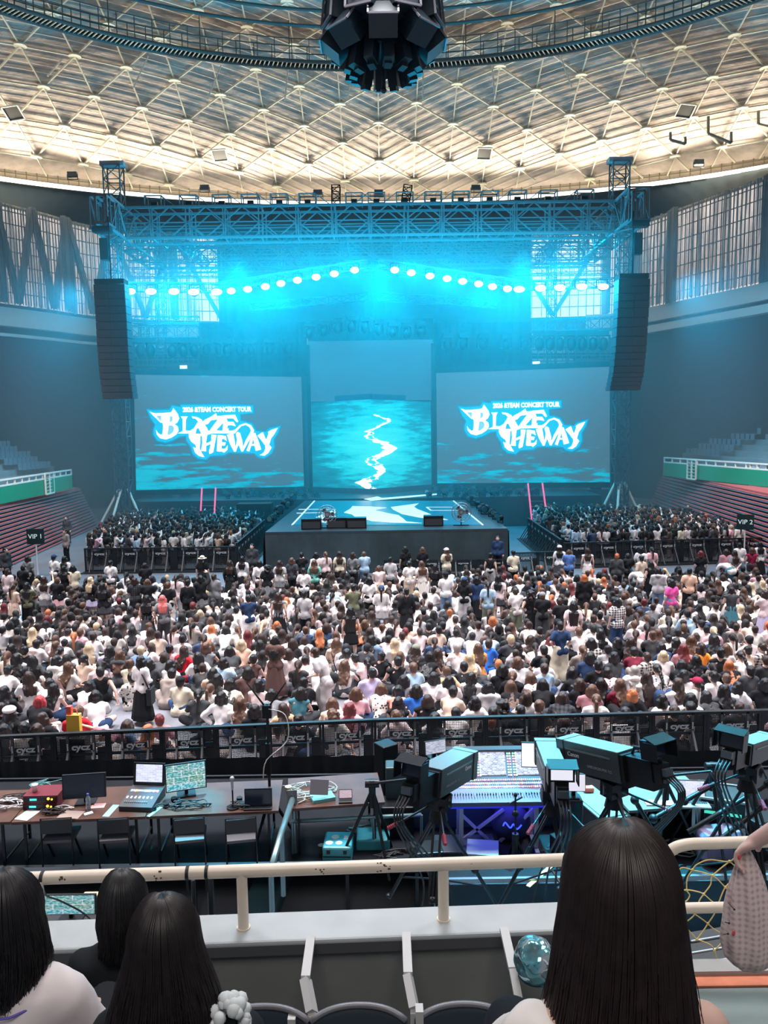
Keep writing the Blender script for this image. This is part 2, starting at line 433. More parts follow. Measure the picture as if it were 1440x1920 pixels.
# rim walkway railing
rail_m = mat('rim_rail_paint', (.20, .18, .09), .6)
mb = MB(); ic = [ell_pt(math.radians(a * .5), .985, 0) for a in range(-140, 141, 1)]
for z in (.35, .75, 1.15, 1.55): mb.tube(at(ic, RIMZ + z - .2), .045 if z < 1.5 else .06, 4)
rt = tag(mb.build('rim_railing', rail_m), 'thin yellowish railing along the rim walkway under the glowing dome', 'railing')
mb = MB()
for i, p in enumerate(ic[::2]): mb.bar((p.x, p.y, RIMZ - .3), (p.x, p.y, RIMZ + 1.38), .06)
mb.build('post', rail_m, rt)
mb = MB(); strip(mb, [ell_pt(a, .935, RIMZ - .1) for a in AZ], [ell_pt(a, .935, RIMZ - 1.0) for a in AZ])
strip(mb, [ell_pt(a, 1, RIMZ - .65) for a in AZ], [ell_pt(a, .935, RIMZ - .65) for a in AZ])
# small floodlights on the rim
fl = None
for i, (x, y) in enumerate(((136, 328), (384, 352), (596, 361), (710, 361), (892, 352), (1310, 305))):
    p = on_y(x, y + 6, 70 if 300 < x < 1000 else 66)
    if fl is None:
        fl = empty('rim_floodlight', p); MB().box((0, 0, .28), (.75, .3, .4)).build('lamp_head', darkm, fl)
        MB().bar((-.42, 0, .3), (-.42, 0, -.1), .05).bar((.42, 0, .3), (.42, 0, -.1), .05).bar((-.42, 0, -.1), (.42, 0, -.1), .06).build('bracket', darkm, fl); o = fl; fch = tree_of(fl)
    else: o = copy_tree(fl, fch); o.location = p
    tag(o, ['small dark floodlight on the rim above the VIP-1 side truss mast', 'rim floodlight nearest the VIP-1 side of the roof truss top', 'rim floodlight above the middle hoist tower on the VIP-1 side', 'rim floodlight directly above the stage centre',
            'rim floodlight below the ceiling hatch on the VIP-2 side', 'rim floodlight at the far VIP-2 side, under the frame-shaped struts'][i], 'floodlight', 'floodlights on the rim walkway')
# ceiling hatches
for i, (x, y, yy) in enumerate(((25, 212, 61), (412, 291, 70.5), (908, 288, 70.5), (1285, 208, 61))):
    # find the point on the dome along the sight line
    lo, hi = 20, 90
    for _ in range(40):
        md = (lo + hi) / 2; p = on_y(x, y, md)
        if rho(p.x, p.y) < 1 and p.z < dome(p.x, p.y).z: lo = md
        else: hi = md
    p = on_y(x, y, lo - 1.3)
    h = empty('ceiling_hatch', p); q = Vector((.16 * -p.x / 40, -.3, -1))
    nx = Vector((1, 0, -.005 * p.x)).normalized(); ny = Vector((0, .93, -.36)).normalized()
    MB().prism([(-.55, -.62), (.55, -.62), (.55, .62), (-.55, .62)], (0, 0, 0), nx, ny, nx.cross(ny), .08).build('hatch_panel', black, h)
    f = MB()
    for a, b in (((-.6, -.68), (.6, -.68)), ((.6, -.68), (.6, .68)), ((.6, .68), (-.6, .68)), ((-.6, .68), (-.6, -.68))):
        f.bar(nx * a[0] + ny * a[1], nx * b[0] + ny * b[1], .1)
    f.build('hatch_frame', line_m, h)
    tag(h, ['square dark ceiling hatch farthest out on the VIP-1 side of the dome', 'small dark ceiling hatch low on the dome above the VIP-1 side mast', 'small dark ceiling hatch low on the dome on the VIP-2 side', 'square dark ceiling hatch farthest out on the VIP-2 side of the dome'][i], 'hatch')
# ring catwalk below the dome crown
def ring_pt(a, s, z): return Vector((EA * .60 * s * math.sin(a), EC + EB * .60 * s * math.cos(a), z))
RA = [math.radians(a) for a in range(-180, 180, 3)]
cw = empty('ring_catwalk', (0, EC, 33)); tag(cw, 'dark ring-shaped service catwalk hanging under the dome around the speaker cluster', 'catwalk')
def loc(ps): return [p - Vector((0, EC, 33)) for p in ps]
cat_m = mat('catwalk_paint', (.10, .11, .11), .6)
mb = MB()
for s in (1.0, .955): mb.tube(loc([ring_pt(a, s, 33) for a in RA]), .14, 4, True)
mb.build('deck_edges', cat_m, cw)
mb = MB(); RA2 = [math.radians(a * .6) for a in range(-300, 300)]
for a in RA2[::1]: mb.bar(loc([ring_pt(a, 1, 33)])[0], loc([ring_pt(a, .955, 33)])[0], .06)
mb.build('deck_rungs', rib_m, cw)
mb = MB(); strip(mb, loc([ring_pt(a, .998, 33.12) for a in RA]), loc([ring_pt(a, .957, 33.12) for a in RA])); mb.build('deck_plate', black, cw)
mb = MB()
for s in (1.0, .955):
    for z in (.5, 1.0, 1.5): mb.tube(loc([ring_pt(a, s, 33 + z) for a in RA]), .04, 4, True)
    for a in RA2[::4]: mb.bar(loc([ring_pt(a, s, 33)])[0], loc([ring_pt(a, s, 34.5)])[0], .05)
mb.tube(loc([ring_pt(a, .86, 34.3) for a in RA]), .12, 4, True); mb.tube(loc([ring_pt(a, .8, 34.6) for a in RA]), .12, 4, True)
mb.build('handrail', cat_m, cw)
for a in range(-84, 90, 12):
    r = math.radians(a); p = ring_pt(r, 1, 33); q = dome(p.x, p.y); MB().bar(p - Vector((0, EC, 33)), q - Vector((0, EC, 33)), .06).build('hanger_rod', cat_m, cw)
# white stay rods hanging from the dome outside the ring
sp = [((142, 82), (89, 143)), ((278, 105), (250, 165)), ((415, 122), (388, 187)), ((540, 130), (534, 188)), ((660, 130), (652, 182)), ((793, 130), (793, 187)), ((922, 118), (928, 180)), ((1050, 103), (1072, 164)), ((1184, 80), (1212, 146)), ((1321, 50), (1356, 111))]
for (a, b) in sp:
    p0, p1 = on_y(*a, 60), on_y(*b, 59.5)
    o = MB().cyl(p0, p1, .055, n=6).build('stay_rod', line_m)
    tag(o, 'thin pale slanting stay rod under the dome, %s of ten from the VIP-1 side' % nth(sp.index((a, b))), 'rod', 'stay rods under the dome')
for i, (x0, y0, w_, h_) in enumerate(((1257, 248, 28, 22), (1328, 218, 43, 50), (1422, 208, 50, 38))):
    a, b, c, d = on_y(x0, y0, 62), on_y(x0, y0 + h_ * .65, 62), on_y(x0 + w_, y0 + h_, 62), on_y(x0 + w_, y0 + h_ * .75 - 8, 62)
    o = MB().bar(a, b, .16).bar(b, c, .16).bar(c, d, .16).build('hanging_frame', mat('frame_grey', (.28, .29, .25), .6))
    tag(o, ['smallest of the three open steel frames hanging from the dome', 'middle-sized open steel frame hanging from the dome', 'open steel frame cut off by the edge of the picture under the dome'][i], 'frame')
# central speaker cluster
spk = mat('speaker_navy', (.014, .03, .045), .5)
cl = empty('speaker_cluster', on_y(718, 60, 35)); cz = cl.location.copy()
tag(cl, 'huge dark hexagonal loudspeaker cluster hanging from the centre of the dome', 'speaker cluster')
fr_m = mat('cluster_frame', (.20, .20, .24), .5, .3)
def pt(px, py, dy=0): return on_y(px, py, 35 + dy) - cz
# upper ring of framed cabinets
for ang in range(0, 360, 45):
    a = math.radians(ang + 22.5); c = Vector((math.sin(a) * 2.0, -math.cos(a) * 2.0, 1.1)); R = Matrix.Rotation(a, 3, 'Z') @ Matrix.Rotation(math.radians(-6), 3, 'X')
    cb = MB().box(c, (1.05, .7, 2.3), M=R).build('upper_cabinet', spk, cl)
    f = MB(); fo = R @ Vector((0, -.42, 0))
    def q(u, v): return c + R @ Vector((u, -.42, v))
    for s, e in (((-.58, -1.2), (.58, -1.2)), ((.58, -1.2), (.52, 1.25)), ((.52, 1.25), (-.52, 1.25)), ((-.52, 1.25), (-.58, -1.2))): f.bar(q(*s), q(*e), .09)
    for v in (-.8, -.3, .2, .7): f.cyl(q(-.28, v), q(-.28, v) + R @ Vector((0, -.03, 0)), .07, n=8)
    f.build('cabinet_frame', fr_m, cb)
for ang in range(0, 360, 45):
    a = math.radians(ang); R = Matrix.Rotation(a, 3, 'Z') @ Matrix.Rotation(math.radians(-38), 3, 'X'); c = Vector((math.sin(a) * 1.95, -math.cos(a) * 1.95, -.45))
    cb = MB().box(c, (1.15, .95, .95), M=R).build('angled_cabinet', spk, cl)
    def q(u, v): return c + R @ Vector((u, -.5, v))
    f = MB()
    for s, e in (((-.6, -.5), (.6, -.5)), ((.6, -.5), (.6, .5)), ((-.6, .5), (-.6, -.5))): f.bar(q(*s), q(*e), .07)
    f.build('cabinet_frame', fr_m, cb)
for ang in range(0, 360, 30):
    a = math.radians(ang + 8); c = Vector((math.sin(a) * 1.25, -math.cos(a) * 1.25, -1.15)); R = Matrix.Rotation(a, 3, 'Z') @ Matrix.Rotation(math.radians(-14), 3, 'X')
    MB().box(c, (.42, .6, 1.15 + .2 * (ang % 60 == 0)), M=R).box(c + Vector((0, 0, -.62)), (.3, .35, .3), M=R).build('lower_cabinet', spk, cl)
MB().cyl((0, 0, -.25), (0, 0, -.05), 1.9, n=20).cyl((0, 0, -.9), (0, 0, -.7), 1.2, n=20).cyl((0, 0, 2.0), (0, 0, 2.2), 1.9, n=20).build('ring_frame', spk, cl)
MB().cyl((0, 0, 2.2), (0, 0, -2.3), .09, n=8).ell((0, 0, -2.35), .13).build('centre_pole', spk, cl)
mb = MB()
for a in range(0, 360, 60): mb.bar((1.7 * math.cos(math.radians(a)), 1.7 * math.sin(math.radians(a)), 2.2), (1.3 * math.cos(math.radians(a)), 1.3 * math.sin(math.radians(a)), dome(0, 35).z - cz.z), .05)
mb.build('hanger_rods', spk, cl)
# ---- side stands
red_m = mat('red_tread', (.42, .10, .10), .6); tread_m = mat('grey_tread', (.55, .58, .60), .6); conc = mat('concrete', (.32, .34, .35), .85, var=.1, scale=1.)
green_m = mat('green_panel', (.01, .26, .15), .6); wr_m = mat('white_rail', (.70, .72, .66), .5)
def stand(A, Bp, outward, H0, H1, side):
    """retracted bleacher bank between floor points A (near) and Bp (far)"""
    A, Bp = Vector(A), Vector(Bp); out = Vector(outward).normalized(); n = 15
    b = empty('retracted_bleacher', A); tag(b, 'bank of folded bleacher seating with red-edged tiers, behind the %s sign' % side, 'bleacher')
    body = MB(); nose = MB(); gap = MB()
    for k in range(n):
        z0, z1 = k / n, (k + .35) / n; o = out * (k * .10)
        a0 = o; b0 = (Bp - A) + o
        for mbx, za, zb, sh in ((body, k / n, (k + .42) / n, 0), (nose, (k + .42) / n, (k + .54) / n, -.06), (gap, (k + .54) / n, (k + 1) / n, .25)):
            q = out * sh
            p1, p2 = a0 + q + Vector((0, 0, za * H0)), b0 + q + Vector((0, 0, za * H1))
            p3, p4 = b0 + q + Vector((0, 0, zb * H1)), a0 + q + Vector((0, 0, zb * H0)); t = out * 1.2
            mbx._add([p1, p2, p3, p4, p1 + t, p2 + t, p3 + t, p4 + t], [(0, 1, 2, 3), (4, 7, 6, 5), (3, 2, 6, 7), (1, 5, 6, 2), (0, 3, 7, 4), (0, 4, 5, 1)])
    body.build('tier_front', tread_m, b); nose.build('tier_edge', red_m, b); gap.build('tier_gap', black, b)
    t = MB(); o = out * (n * .10); dv = Bp - A
    t._add([o + Vector((0, 0, H0 + .02)), dv + o + Vector((0, 0, H1 + .02)), dv + o + out * 2.2 + Vector((0, 0, H1 + .02)), o + out * 2.2 + Vector((0, 0, H0 + .02)),
            o + Vector((0, 0, H0 - .1)), dv + o + Vector((0, 0, H1 - .1)), dv + o + out * 2.2 + Vector((0, 0, H1 - .1)), o + out * 2.2 + Vector((0, 0, H0 - .1))],
           [(0, 1, 2, 3), (0, 4, 5, 1), (4, 7, 6, 5), (0, 3, 7, 4), (1, 5, 6, 2)])
    t.build('top_tread', red_m, b)
    return b
stand(on_z(-260, 1190, 0), on_z(186, 986, 0), (-1, .25, 0), 3.2, 2.85, 'VIP-1')
stand(on_z(1720, 1190, 0), on_z(1212, 962, 0), (1, .25, 0), 3.3, 3.2, 'VIP-2')
# green balustrades
def balustrade(pts, z0, hp, hr, label, gates=()):
    r = empty('green_balustrade', pts[0]); tag(r, label, 'balustrade'); o = Vector(pts[0])
    for p, q in zip(pts, pts[1:]):
        p, q = Vector(p) - o, Vector(q) - o
        mb = MB(); mb.bar(p + Vector((0, 0, hp / 2)), q + Vector((0, 0, hp / 2)), .12, hp); mb.build('panel', green_m, r)
    mb = MB()
    for p, q in zip(pts, pts[1:]):
        p, q = Vector(p) - o, Vector(q) - o; L_ = (q - p).length
        for h in (hp + .04, hp + hr): mb.bar(p + Vector((0, 0, h)), q + Vector((0, 0, h)), .13, .09)
        k = max(1, int(L_ / .95))
        for i in range(k + 1): x = lerp(p, q, i / k); mb.bar(x + Vector((0, 0, 0 if i % 3 == 0 else hp)), x + Vector((0, 0, hp + hr)), .09)
    mb.build('top_rail', wr_m, r)
    for g0, g1 in gates:
        g0, g1 = Vector(g0) - o, Vector(g1) - o; f = MB(); h = hp + hr
        up = Vector((0, 0, 1)); bk = Vector((0, -.12, 0))
        for a, b in ((g0, g0 + up * h), (g1, g1 + up * h), (g0 + up * h, g1 + up * h), (g0, g1), (lerp(g0, g1, .5), lerp(g0, g1, .5) + up * h)): f.bar(a + bk, b + bk, .09)
        for i in range(1, 6):
            f.bar(lerp(g0, g1, 0) + up * h * i / 6 + bk, g1 + up * h * i / 6 + bk, .03)
        f.build('gate', wr_m, r)
    return r
gl = [on_z(-200, 975, 3.1), on_z(0, 945, 3.1), on_z(135, 916, 3.1)]
balustrade(gl, 3.1, .95, .36, 'green panelled balustrade with white rail above the folded bleachers, VIP-1 side', [(on_z(88, 927, 3.1), on_z(103, 923, 3.1))])
gr = [on_z(1245, 892, 3.3), on_z(1440, 913, 3.3), on_z(1640, 945, 3.3)]
balustrade(gr, 3.3, .95, .36, 'green panelled balustrade with white rail above the folded bleachers, VIP-2 side', [(on_z(1287, 897, 3.3), on_z(1303, 899, 3.3)), (on_z(1404, 909, 3.3), on_z(1434, 912, 3.3))])
MBd = MB(); MBd._add([on_z(-260, 985, 3.05), on_z(135, 917, 3.05), on_z(120, 880, 3.05), on_z(-260, 900, 3.05)], [(0, 1, 2, 3)]); 
# terraces of upper seats: stepped slabs rising outwards
def terrace(base0, base1, out, rows, rise, going, side):
    base0, base1, out = Vector(base0), Vector(base1), Vector(out).normalized(); mb = MB()
    for k in range(rows):
        a = base0 + out * going * k; b = base1 + out * going * k; z = k * rise; H = Vector((0, 0, 1))
        q = [a, b, b + out * (going + .02), a + out * (going + .02)]
        zt = Vector((0, 0, z + rise)); zb = Vector((0, 0, z - .4))
        mb._add([p + zb for p in q] + [p + zt for p in q], [(3, 2, 1, 0), (4, 5, 6, 7), (0, 1, 5, 4), (1, 2, 6, 5), (2, 3, 7, 6), (3, 0, 4, 7)])
    return struct(mb, 'floor_terrace_' + side, conc)
outL, outR = Vector((-1, .15, 0)), Vector((1, .15, 0))
tL0, tL1 = on_z(-240, 940, 3.4) , on_z(120, 893, 3.4)
terrace(tL0, tL1, outL, 9, .42, .85, 'left')
tR0, tR1 = on_z(1680, 915, 3.6), on_z(1262, 868, 3.6)
terrace(tR0, tR1, outR, 14, .42, .85, 'right')
seat_m = mat('seat_blue_grey', (.22, .30, .36), .5)
st = empty('stadium_seat'); MB().box((0, .0, .42), (.44, .4, .05)).build('seat', seat_m, st); MB().box((0, .2, .66), (.44, .05, .45)).build('backrest', seat_m, st)
stch = tree_of(st); first = True
for (b0, b1, o_, rows, side) in ((tL0, tL1, outL, 5, 'VIP-1'), (tR0, tR1, outR, 9, 'VIP-2')):
    ang = math.atan2(o_.y, o_.x) - math.pi / 2
    for k in range(0, rows):
        for i in range(8):
            p = lerp(b1, b0, .06 + i * .028 + .02 * (k % 2)) + o_ * .85 * (k + .45); p.z = b0.z + .42 * (k + 1)
            s_ = st if first else copy_tree(st, stch); first = False
            s_.location = p; s_.rotation_euler.z = ang
            tag(s_, 'blue-grey fixed seat, %s side upper stand, %s row up, %s from the stage' % (side, nth(k), nth(i)), 'seat', 'upper stand seats, %s side' % side)
# ================================================================ STAGE
deck_m = mat('stage_deck', (.04, .06, .075), .35, var=.1, scale=.5)
skirt_m = mat('stage_skirt', (.035, .06, .075), .7, var=.25, scale=1.)
DZ = 2.1
def P3(x, y, z=DZ): return on_z(x, y, z)
stg = empty('main_stage', (0, 58, 0)); tag(stg, 'wide raised main stage deck in front of the video screens', 'stage')
def L_(p): return Vector(p) - Vector((0, 58, 0))
xl, xr = on_y(262, 930, 55).x, on_y(1125, 925, 55).x
MB().box(L_(((xl + xr) / 2, 59, DZ / 2)), (xr - xl, 9, DZ)).build('deck', deck_m, stg)
th = empty('thrust_stage', (0, 46, 0)); tag(th, 'forward thrust stage with white wave pattern on its floor and draped front', 'stage')
f0, f1, b1, b0 = P3(497, 997), P3(952, 990), P3(872, 938), P3(572, 938)
def pr(pts, z0, z1, o):
    return [Vector((p.x, p.y, z0)) - Vector(o) for p in pts], [Vector((p.x, p.y, z1)) - Vector(o) for p in pts]
def block(mb, pts, z0, z1, o=(0, 0, 0)):
    a, b = pr(pts, z0, z1, o); n = len(a)
    return mb._add(a + b, [tuple(range(n))[::-1], tuple(range(n, 2 * n))] + [(i, (i + 1) % n, n + (i + 1) % n, n + i) for i in range(n)], False)
block(MB(), [f0, f1, b1, b0], 0, DZ - .02, (0, 46, 0)).build('deck', deck_m, th)
mb = MB()
for (a, b) in ((f0, f1), (f1, b1), (b0, f0)):
    k = 90; d = (b - a); nrm = Vector((d.y, -d.x, 0)).normalized()
    if nrm.y > 0 and abs(d.x) > abs(d.y): nrm = -nrm
    T, Bt = [], []
    for i in range(k + 1):
        p = lerp(a, b, i / k) + nrm * (.06 + .05 * math.sin(i * 1.7 + math.sin(i * .6)))
        T.append(Vector((p.x, p.y - 46, DZ - .15))); Bt.append(Vector((p.x, p.y - 46, .02)) + nrm * .05)
    strip(mb, T, Bt)
mb.build('skirt', skirt_m, th)
lf = MB(); block(lf, [P3(548, 984), P3(905, 984), P3(850, 939), P3(590, 939)], DZ - .02, DZ, (0, 46, 0))
lm = mat('led_floor', (.01, .03, .05), .25, emit=(.0, .16, .30), es=1.0)
led = lf.build('floor_screen', lm, th)
sw_m = noes(mat('led_white', (.3, .4, .45), .5, emit=(.62, .86, .92), es=1.0))
SW = [[(581, 977), (591, 971), (607, 963), (622, 957.5), (629, 961), (624, 966), (642, 973), (657, 981), (675, 983), (638, 982), (609, 980)],
      [(645, 961), (657, 954), (661, 949), (696, 950), (725, 952), (702, 956.5), (721, 961), (735, 964), (747, 966), (754, 971), (762, 978), (791, 981), (735, 980), (696, 977), (684, 973), (665, 969), (661, 965)],
      [(733, 951), (785, 944), (776, 950), (782, 954.5), (799, 961), (813, 967), (840, 975), (813, 974), (784, 970), (754, 964), (737, 955.5)]]
mb = MB()
for s in SW: block(mb, [P3(*p) for p in s], DZ + .001, DZ + .012, (0, 46, 0))
for a, b in (((548, 984), (590, 939)), ((905, 984), (850, 939)), ((560, 955), (628, 955)), ((556, 962), (628, 961)), ((628, 955), (628, 961)), ((800, 951), (848, 951)), ((808, 957), (860, 957)), ((800, 951), (808, 957))):
    mb.bar(P3(*a) - Vector((0, 46, 0)), P3(*b) - Vector((0, 46, 0)), .09, .03)
mb.build('wave_pattern', sw_m, led)
mb = MB(); block(mb, [P3(*p) for p in [(682, 936), (708, 931), (716, 934), (820, 925.5), (822, 927.5), (754, 934), (696, 939)]], DZ + .001, DZ + .012, (0, 58, 0)); mb.build('white_streak', sw_m, stg)
# front barricade wall panels below the thrust
pw = empty('pit_wall', (0, 38.2, 0)); tag(pw, 'low dark blue panelled wall standing before the thrust stage', 'wall')
for i, (x0, x1) in enumerate(((570, 643), (645, 718), (722, 770), (772, 813), (815, 897))):
    a, b = on_z(x0, 1058, 0), on_z(x1, 1058, 0)
    MB().bar((a.x, 0, .75), (b.x - .04, 0, .75), .1, 1.5).build('panel', mat('pit_panel_blue', (.05, .09, .115), .5), pw)
# ---- video screens
def screen_mat(name, side):
    m = bpy.data.materials.new(name); nt, N, L, B = nodes(m)
    B.inputs['Base Color'].default_value = (.02, .025, .03, 1); B.inputs['Roughness'].default_value = .5
    tc = N.new('ShaderNodeTexCoord'); mp = N.new('ShaderNodeMapping'); mp.inputs['Scale'].default_value = (.22, .22, 1.5)
    n = N.new('ShaderNodeTexNoise'); n.inputs['Scale'].default_value = 1.4; n.inputs['Detail'].default_value = 8; n.inputs['Roughness'].default_value = .6
    L.new(tc.outputs['Object'], mp.inputs[0]); L.new(mp.outputs[0], n.inputs[0])
    sep = N.new('ShaderNodeSeparateXYZ'); L.new(tc.outputs['Object'], sep.inputs[0])
    z = N.new('ShaderNodeMapRange'); z.inputs[1].default_value = 4.6; z.inputs[2].default_value = .3; z.inputs[3].default_value = -.10; z.inputs[4].default_value = .13
    L.new(sep.outputs['Z'], z.inputs[0])
    ad = N.new('ShaderNodeMath'); ad.operation = 'ADD'; L.new(n.outputs[0], ad.inputs[0]); L.new(z.outputs[0], ad.inputs[1])
    if side:
        xr_ = N.new('ShaderNodeMapRange'); xr_.inputs[1].default_value = -7; xr_.inputs[2].default_value = 7
        xr_.inputs[3].default_value = .03 * (1 if side < 0 else 0); xr_.inputs[4].default_value = -.05 if side < 0 else -.04
        L.new(sep.outputs['X'], xr_.inputs[0]); a2 = N.new('ShaderNodeMath'); L.new(ad.outputs[0], a2.inputs[0]); L.new(xr_.outputs[0], a2.inputs[1]); ad = a2
    cr = N.new('ShaderNodeValToRGB'); e = cr.color_ramp.elements
    e[0].position = .0; e[0].color = (.085, .135, .165, 1); e[1].position = 1; e[1].color = (0, .8, 1, 1)
    q = cr.color_ramp.elements.new(.555); q.color = (.075, .15, .20, 1); q = cr.color_ramp.elements.new(.60); q.color = (0, .42, .62, 1); q = cr.color_ramp.elements.new(.66); q.color = (0, .62, .85, 1)
    L.new(ad.outputs[0], cr.inputs[0]); L.new(cr.outputs[0], B.inputs['Emission Color']); B.inputs['Emission Strength'].default_value = .9
    return noes(m)
def quad_panel(name, m, parent, o, tl, tr, br, bl, t=.25):
    mb = MB(); n = (tr - tl).cross(bl - tl).normalized(); n = n if n.y > 0 else -n
    a = [p - o for p in (tl, tr, br, bl)]; b = [p + n * t for p in a]
    mb._add(a + b, [(3, 2, 1, 0), (4, 5, 6, 7), (0, 1, 5, 4), (1, 2, 6, 5), (2, 3, 7, 6), (3, 0, 4, 7)], False)
    return mb.build(name, m, parent)
glow1 = noes(mat('logo_glow', (0, 0, 0), emit=(0, .55, .95), es=1.15)); glow2 = noes(mat('logo_glow_soft', (0, 0, 0), emit=(.01, .36, .62), es=.9)); glow3 = noes(mat('logo_glow_faint', (0, 0, 0), emit=(.03, .24, .38), es=.8))
lw = noes(mat('logo_white', (.5, .5, .5), emit=(1, 1, 1), es=1.6)); lc = noes(mat('logo_counter', (0, 0, 0), emit=(.25, .75, 1), es=1.1))
def stroke(pts):
    """pts (x, y, halfwidth) -> outline polygon"""
    A, Bq = [], []
    for i, (x, y, w) in enumerate(pts):
        x0, y0, _ = pts[max(i - 1, 0)]; x1, y1, _ = pts[min(i + 1, len(pts) - 1)]; dx, dy = x1 - x0, y1 - y0; l = math.hypot(dx, dy) or 1
        A.append((x - dy / l * w, y + dx / l * w)); Bq.append((x + dy / l * w, y - dx / l * w))
    return A + Bq[::-1]
LET = {
 'B': [[(145, 200), (190, 215), (260, 213), (330, 208), (345, 200), (360, 168), (402, 225), (414, 262), (395, 300), (372, 312), (402, 338), (408, 372), (385, 408), (340, 437), (290, 452), (240, 440), (210, 405), (203, 362), (225, 395), (250, 410), (262, 400), (268, 330), (262, 300), (245, 300), (205, 262), (170, 228)]],
 'L': [[(428, 243), (490, 243), (474, 270), (470, 370), (512, 372), (545, 350), (520, 397), (440, 398), (398, 397), (444, 375), (444, 270)]],
 'A': [[(525, 243), (575, 250), (612, 270), (645, 320), (690, 397), (610, 397), (588, 350), (570, 352), (560, 397), (512, 397), (545, 350), (582, 290), (560, 265), (535, 262)]],
 'Z': [[(600, 318), (640, 275), (700, 245), (745, 214), (752, 240), (862, 235), (850, 255), (745, 368), (800, 372), (860, 350), (845, 397), (665, 397), (760, 272), (700, 278), (670, 312), (640, 320)]],
 'E': [stroke([(815, 240, 12), (830, 300, 22), (820, 390, 20)]), [(800, 235), (915, 228), (945, 290), (930, 297), (900, 262), (850, 262)], [(840, 292), (900, 292), (922, 332), (880, 322), (840, 325)], [(800, 372), (900, 370), (932, 350), (915, 397), (790, 397)]],
 'T': [[(498, 398), (700, 400), (640, 418), (605, 418), (598, 535), (615, 570), (640, 611), (590, 600), (555, 570), (538, 518), (565, 530), (560, 500), (520, 470), (500, 432)]],
 'H': [stroke([(640, 412, 24), (638, 480, 17), (632, 556, 24)]), stroke([(725, 408, 24), (718, 480, 17), (700, 560, 20), (685, 580, 3)]), stroke([(640, 505, 9), (720, 470, 12)])],
 'E2': [stroke([(780, 412, 22), (775, 480, 20), (772, 558, 22)]), [(770, 410), (832, 420), (842, 466), (815, 448), (780, 442)], [(780, 472), (832, 478), (822, 508), (780, 502)], [(770, 538), (828, 532), (850, 500), (846, 545), (815, 571), (800, 560), (765, 560)]],
 'W': [stroke([(870, 400, 30), (890, 480, 24), (915, 560, 8)]), stroke([(915, 560, 6), (940, 480, 12), (950, 420, 14), (935, 385, 10)]), stroke([(940, 395, 20), (962, 480, 22), (980, 558, 8)]), stroke([(980, 558, 6), (1020, 470, 14), (1060, 410, 18), (1072, 370, 14), (1050, 330, 11), (1010, 312, 8), (965, 325, 8), (932, 360, 9), (915, 385, 6)])],
 'A2': [stroke([(1030, 555, 14), (1060, 470, 12), (1085, 395, 10)]), stroke([(1085, 395, 12), (1105, 470, 22), (1125, 548, 26)]), stroke([(1055, 500, 8), (1110, 500, 8)])],
 'Y': [stroke([(1140, 400, 30), (1170, 450, 20), (1195, 490, 18)]), [(1185, 480), (1200, 440), (1215, 400), (1210, 385), (1240, 365), (1300, 346), (1270, 400), (1240, 440), (1222, 500), (1244, 523), (1215, 572), (1180, 597), (1135, 592), (1172, 570), (1186, 535)]],
}
HOLES = [[(330, 240), (352, 245), (352, 280), (326, 300)], [(318, 325), (352, 325), (368, 350), (358, 385), (320, 412), (308, 405)], [(205, 238), (250, 238), (248, 290)]]
OUT = [(122, 180), (170, 190), (325, 185), (350, 148), (425, 160), (430, 140), (745, 140), (1075, 148), (1078, 212), (960, 222), (965, 285), (1010, 292), (1065, 310), (1105, 375), (1190, 385), (1225, 355), (1322, 330), (1300, 390), (1262, 450), (1266, 520), (1240, 580), (1175, 620), (1120, 605), (1090, 575), (860, 565), (815, 592), (690, 598), (655, 632), (580, 620), (535, 580), (520, 520), (480, 460), (475, 418), (425, 420), (345, 462), (285, 478), (215, 458), (182, 405), (185, 350), (200, 320), (160, 262)]
def grow(poly, d):
    n = len(poly); ar = sum(poly[i][0] * poly[(i + 1) % n][1] - poly[(i + 1) % n][0] * poly[i][1] for i in range(n)); s = 1 if ar > 0 else -1; out = []
    for i in range(n):
        (x0, y0), (x1, y1), (x2, y2) = poly[i - 1], poly[i], poly[(i + 1) % n]
        a = Vector((x1 - x0, y1 - y0)).normalized(); b = Vector((x2 - x1, y2 - y1)).normalized(); m_ = Vector((a.y + b.y, -a.x - b.x)) * s
        m_ = m_.normalized() if m_.length > 1e-3 else Vector((a.y, -a.x)) * s; out.append((x1 + m_.x * d, y1 + m_.y * d))
    return out
def tri_fill(mb, pts3):
    from mathutils.geometry import tessellate_polygon
    t = tessellate_polygon([pts3]); mb._add(pts3, [tuple(f) for f in t], False)
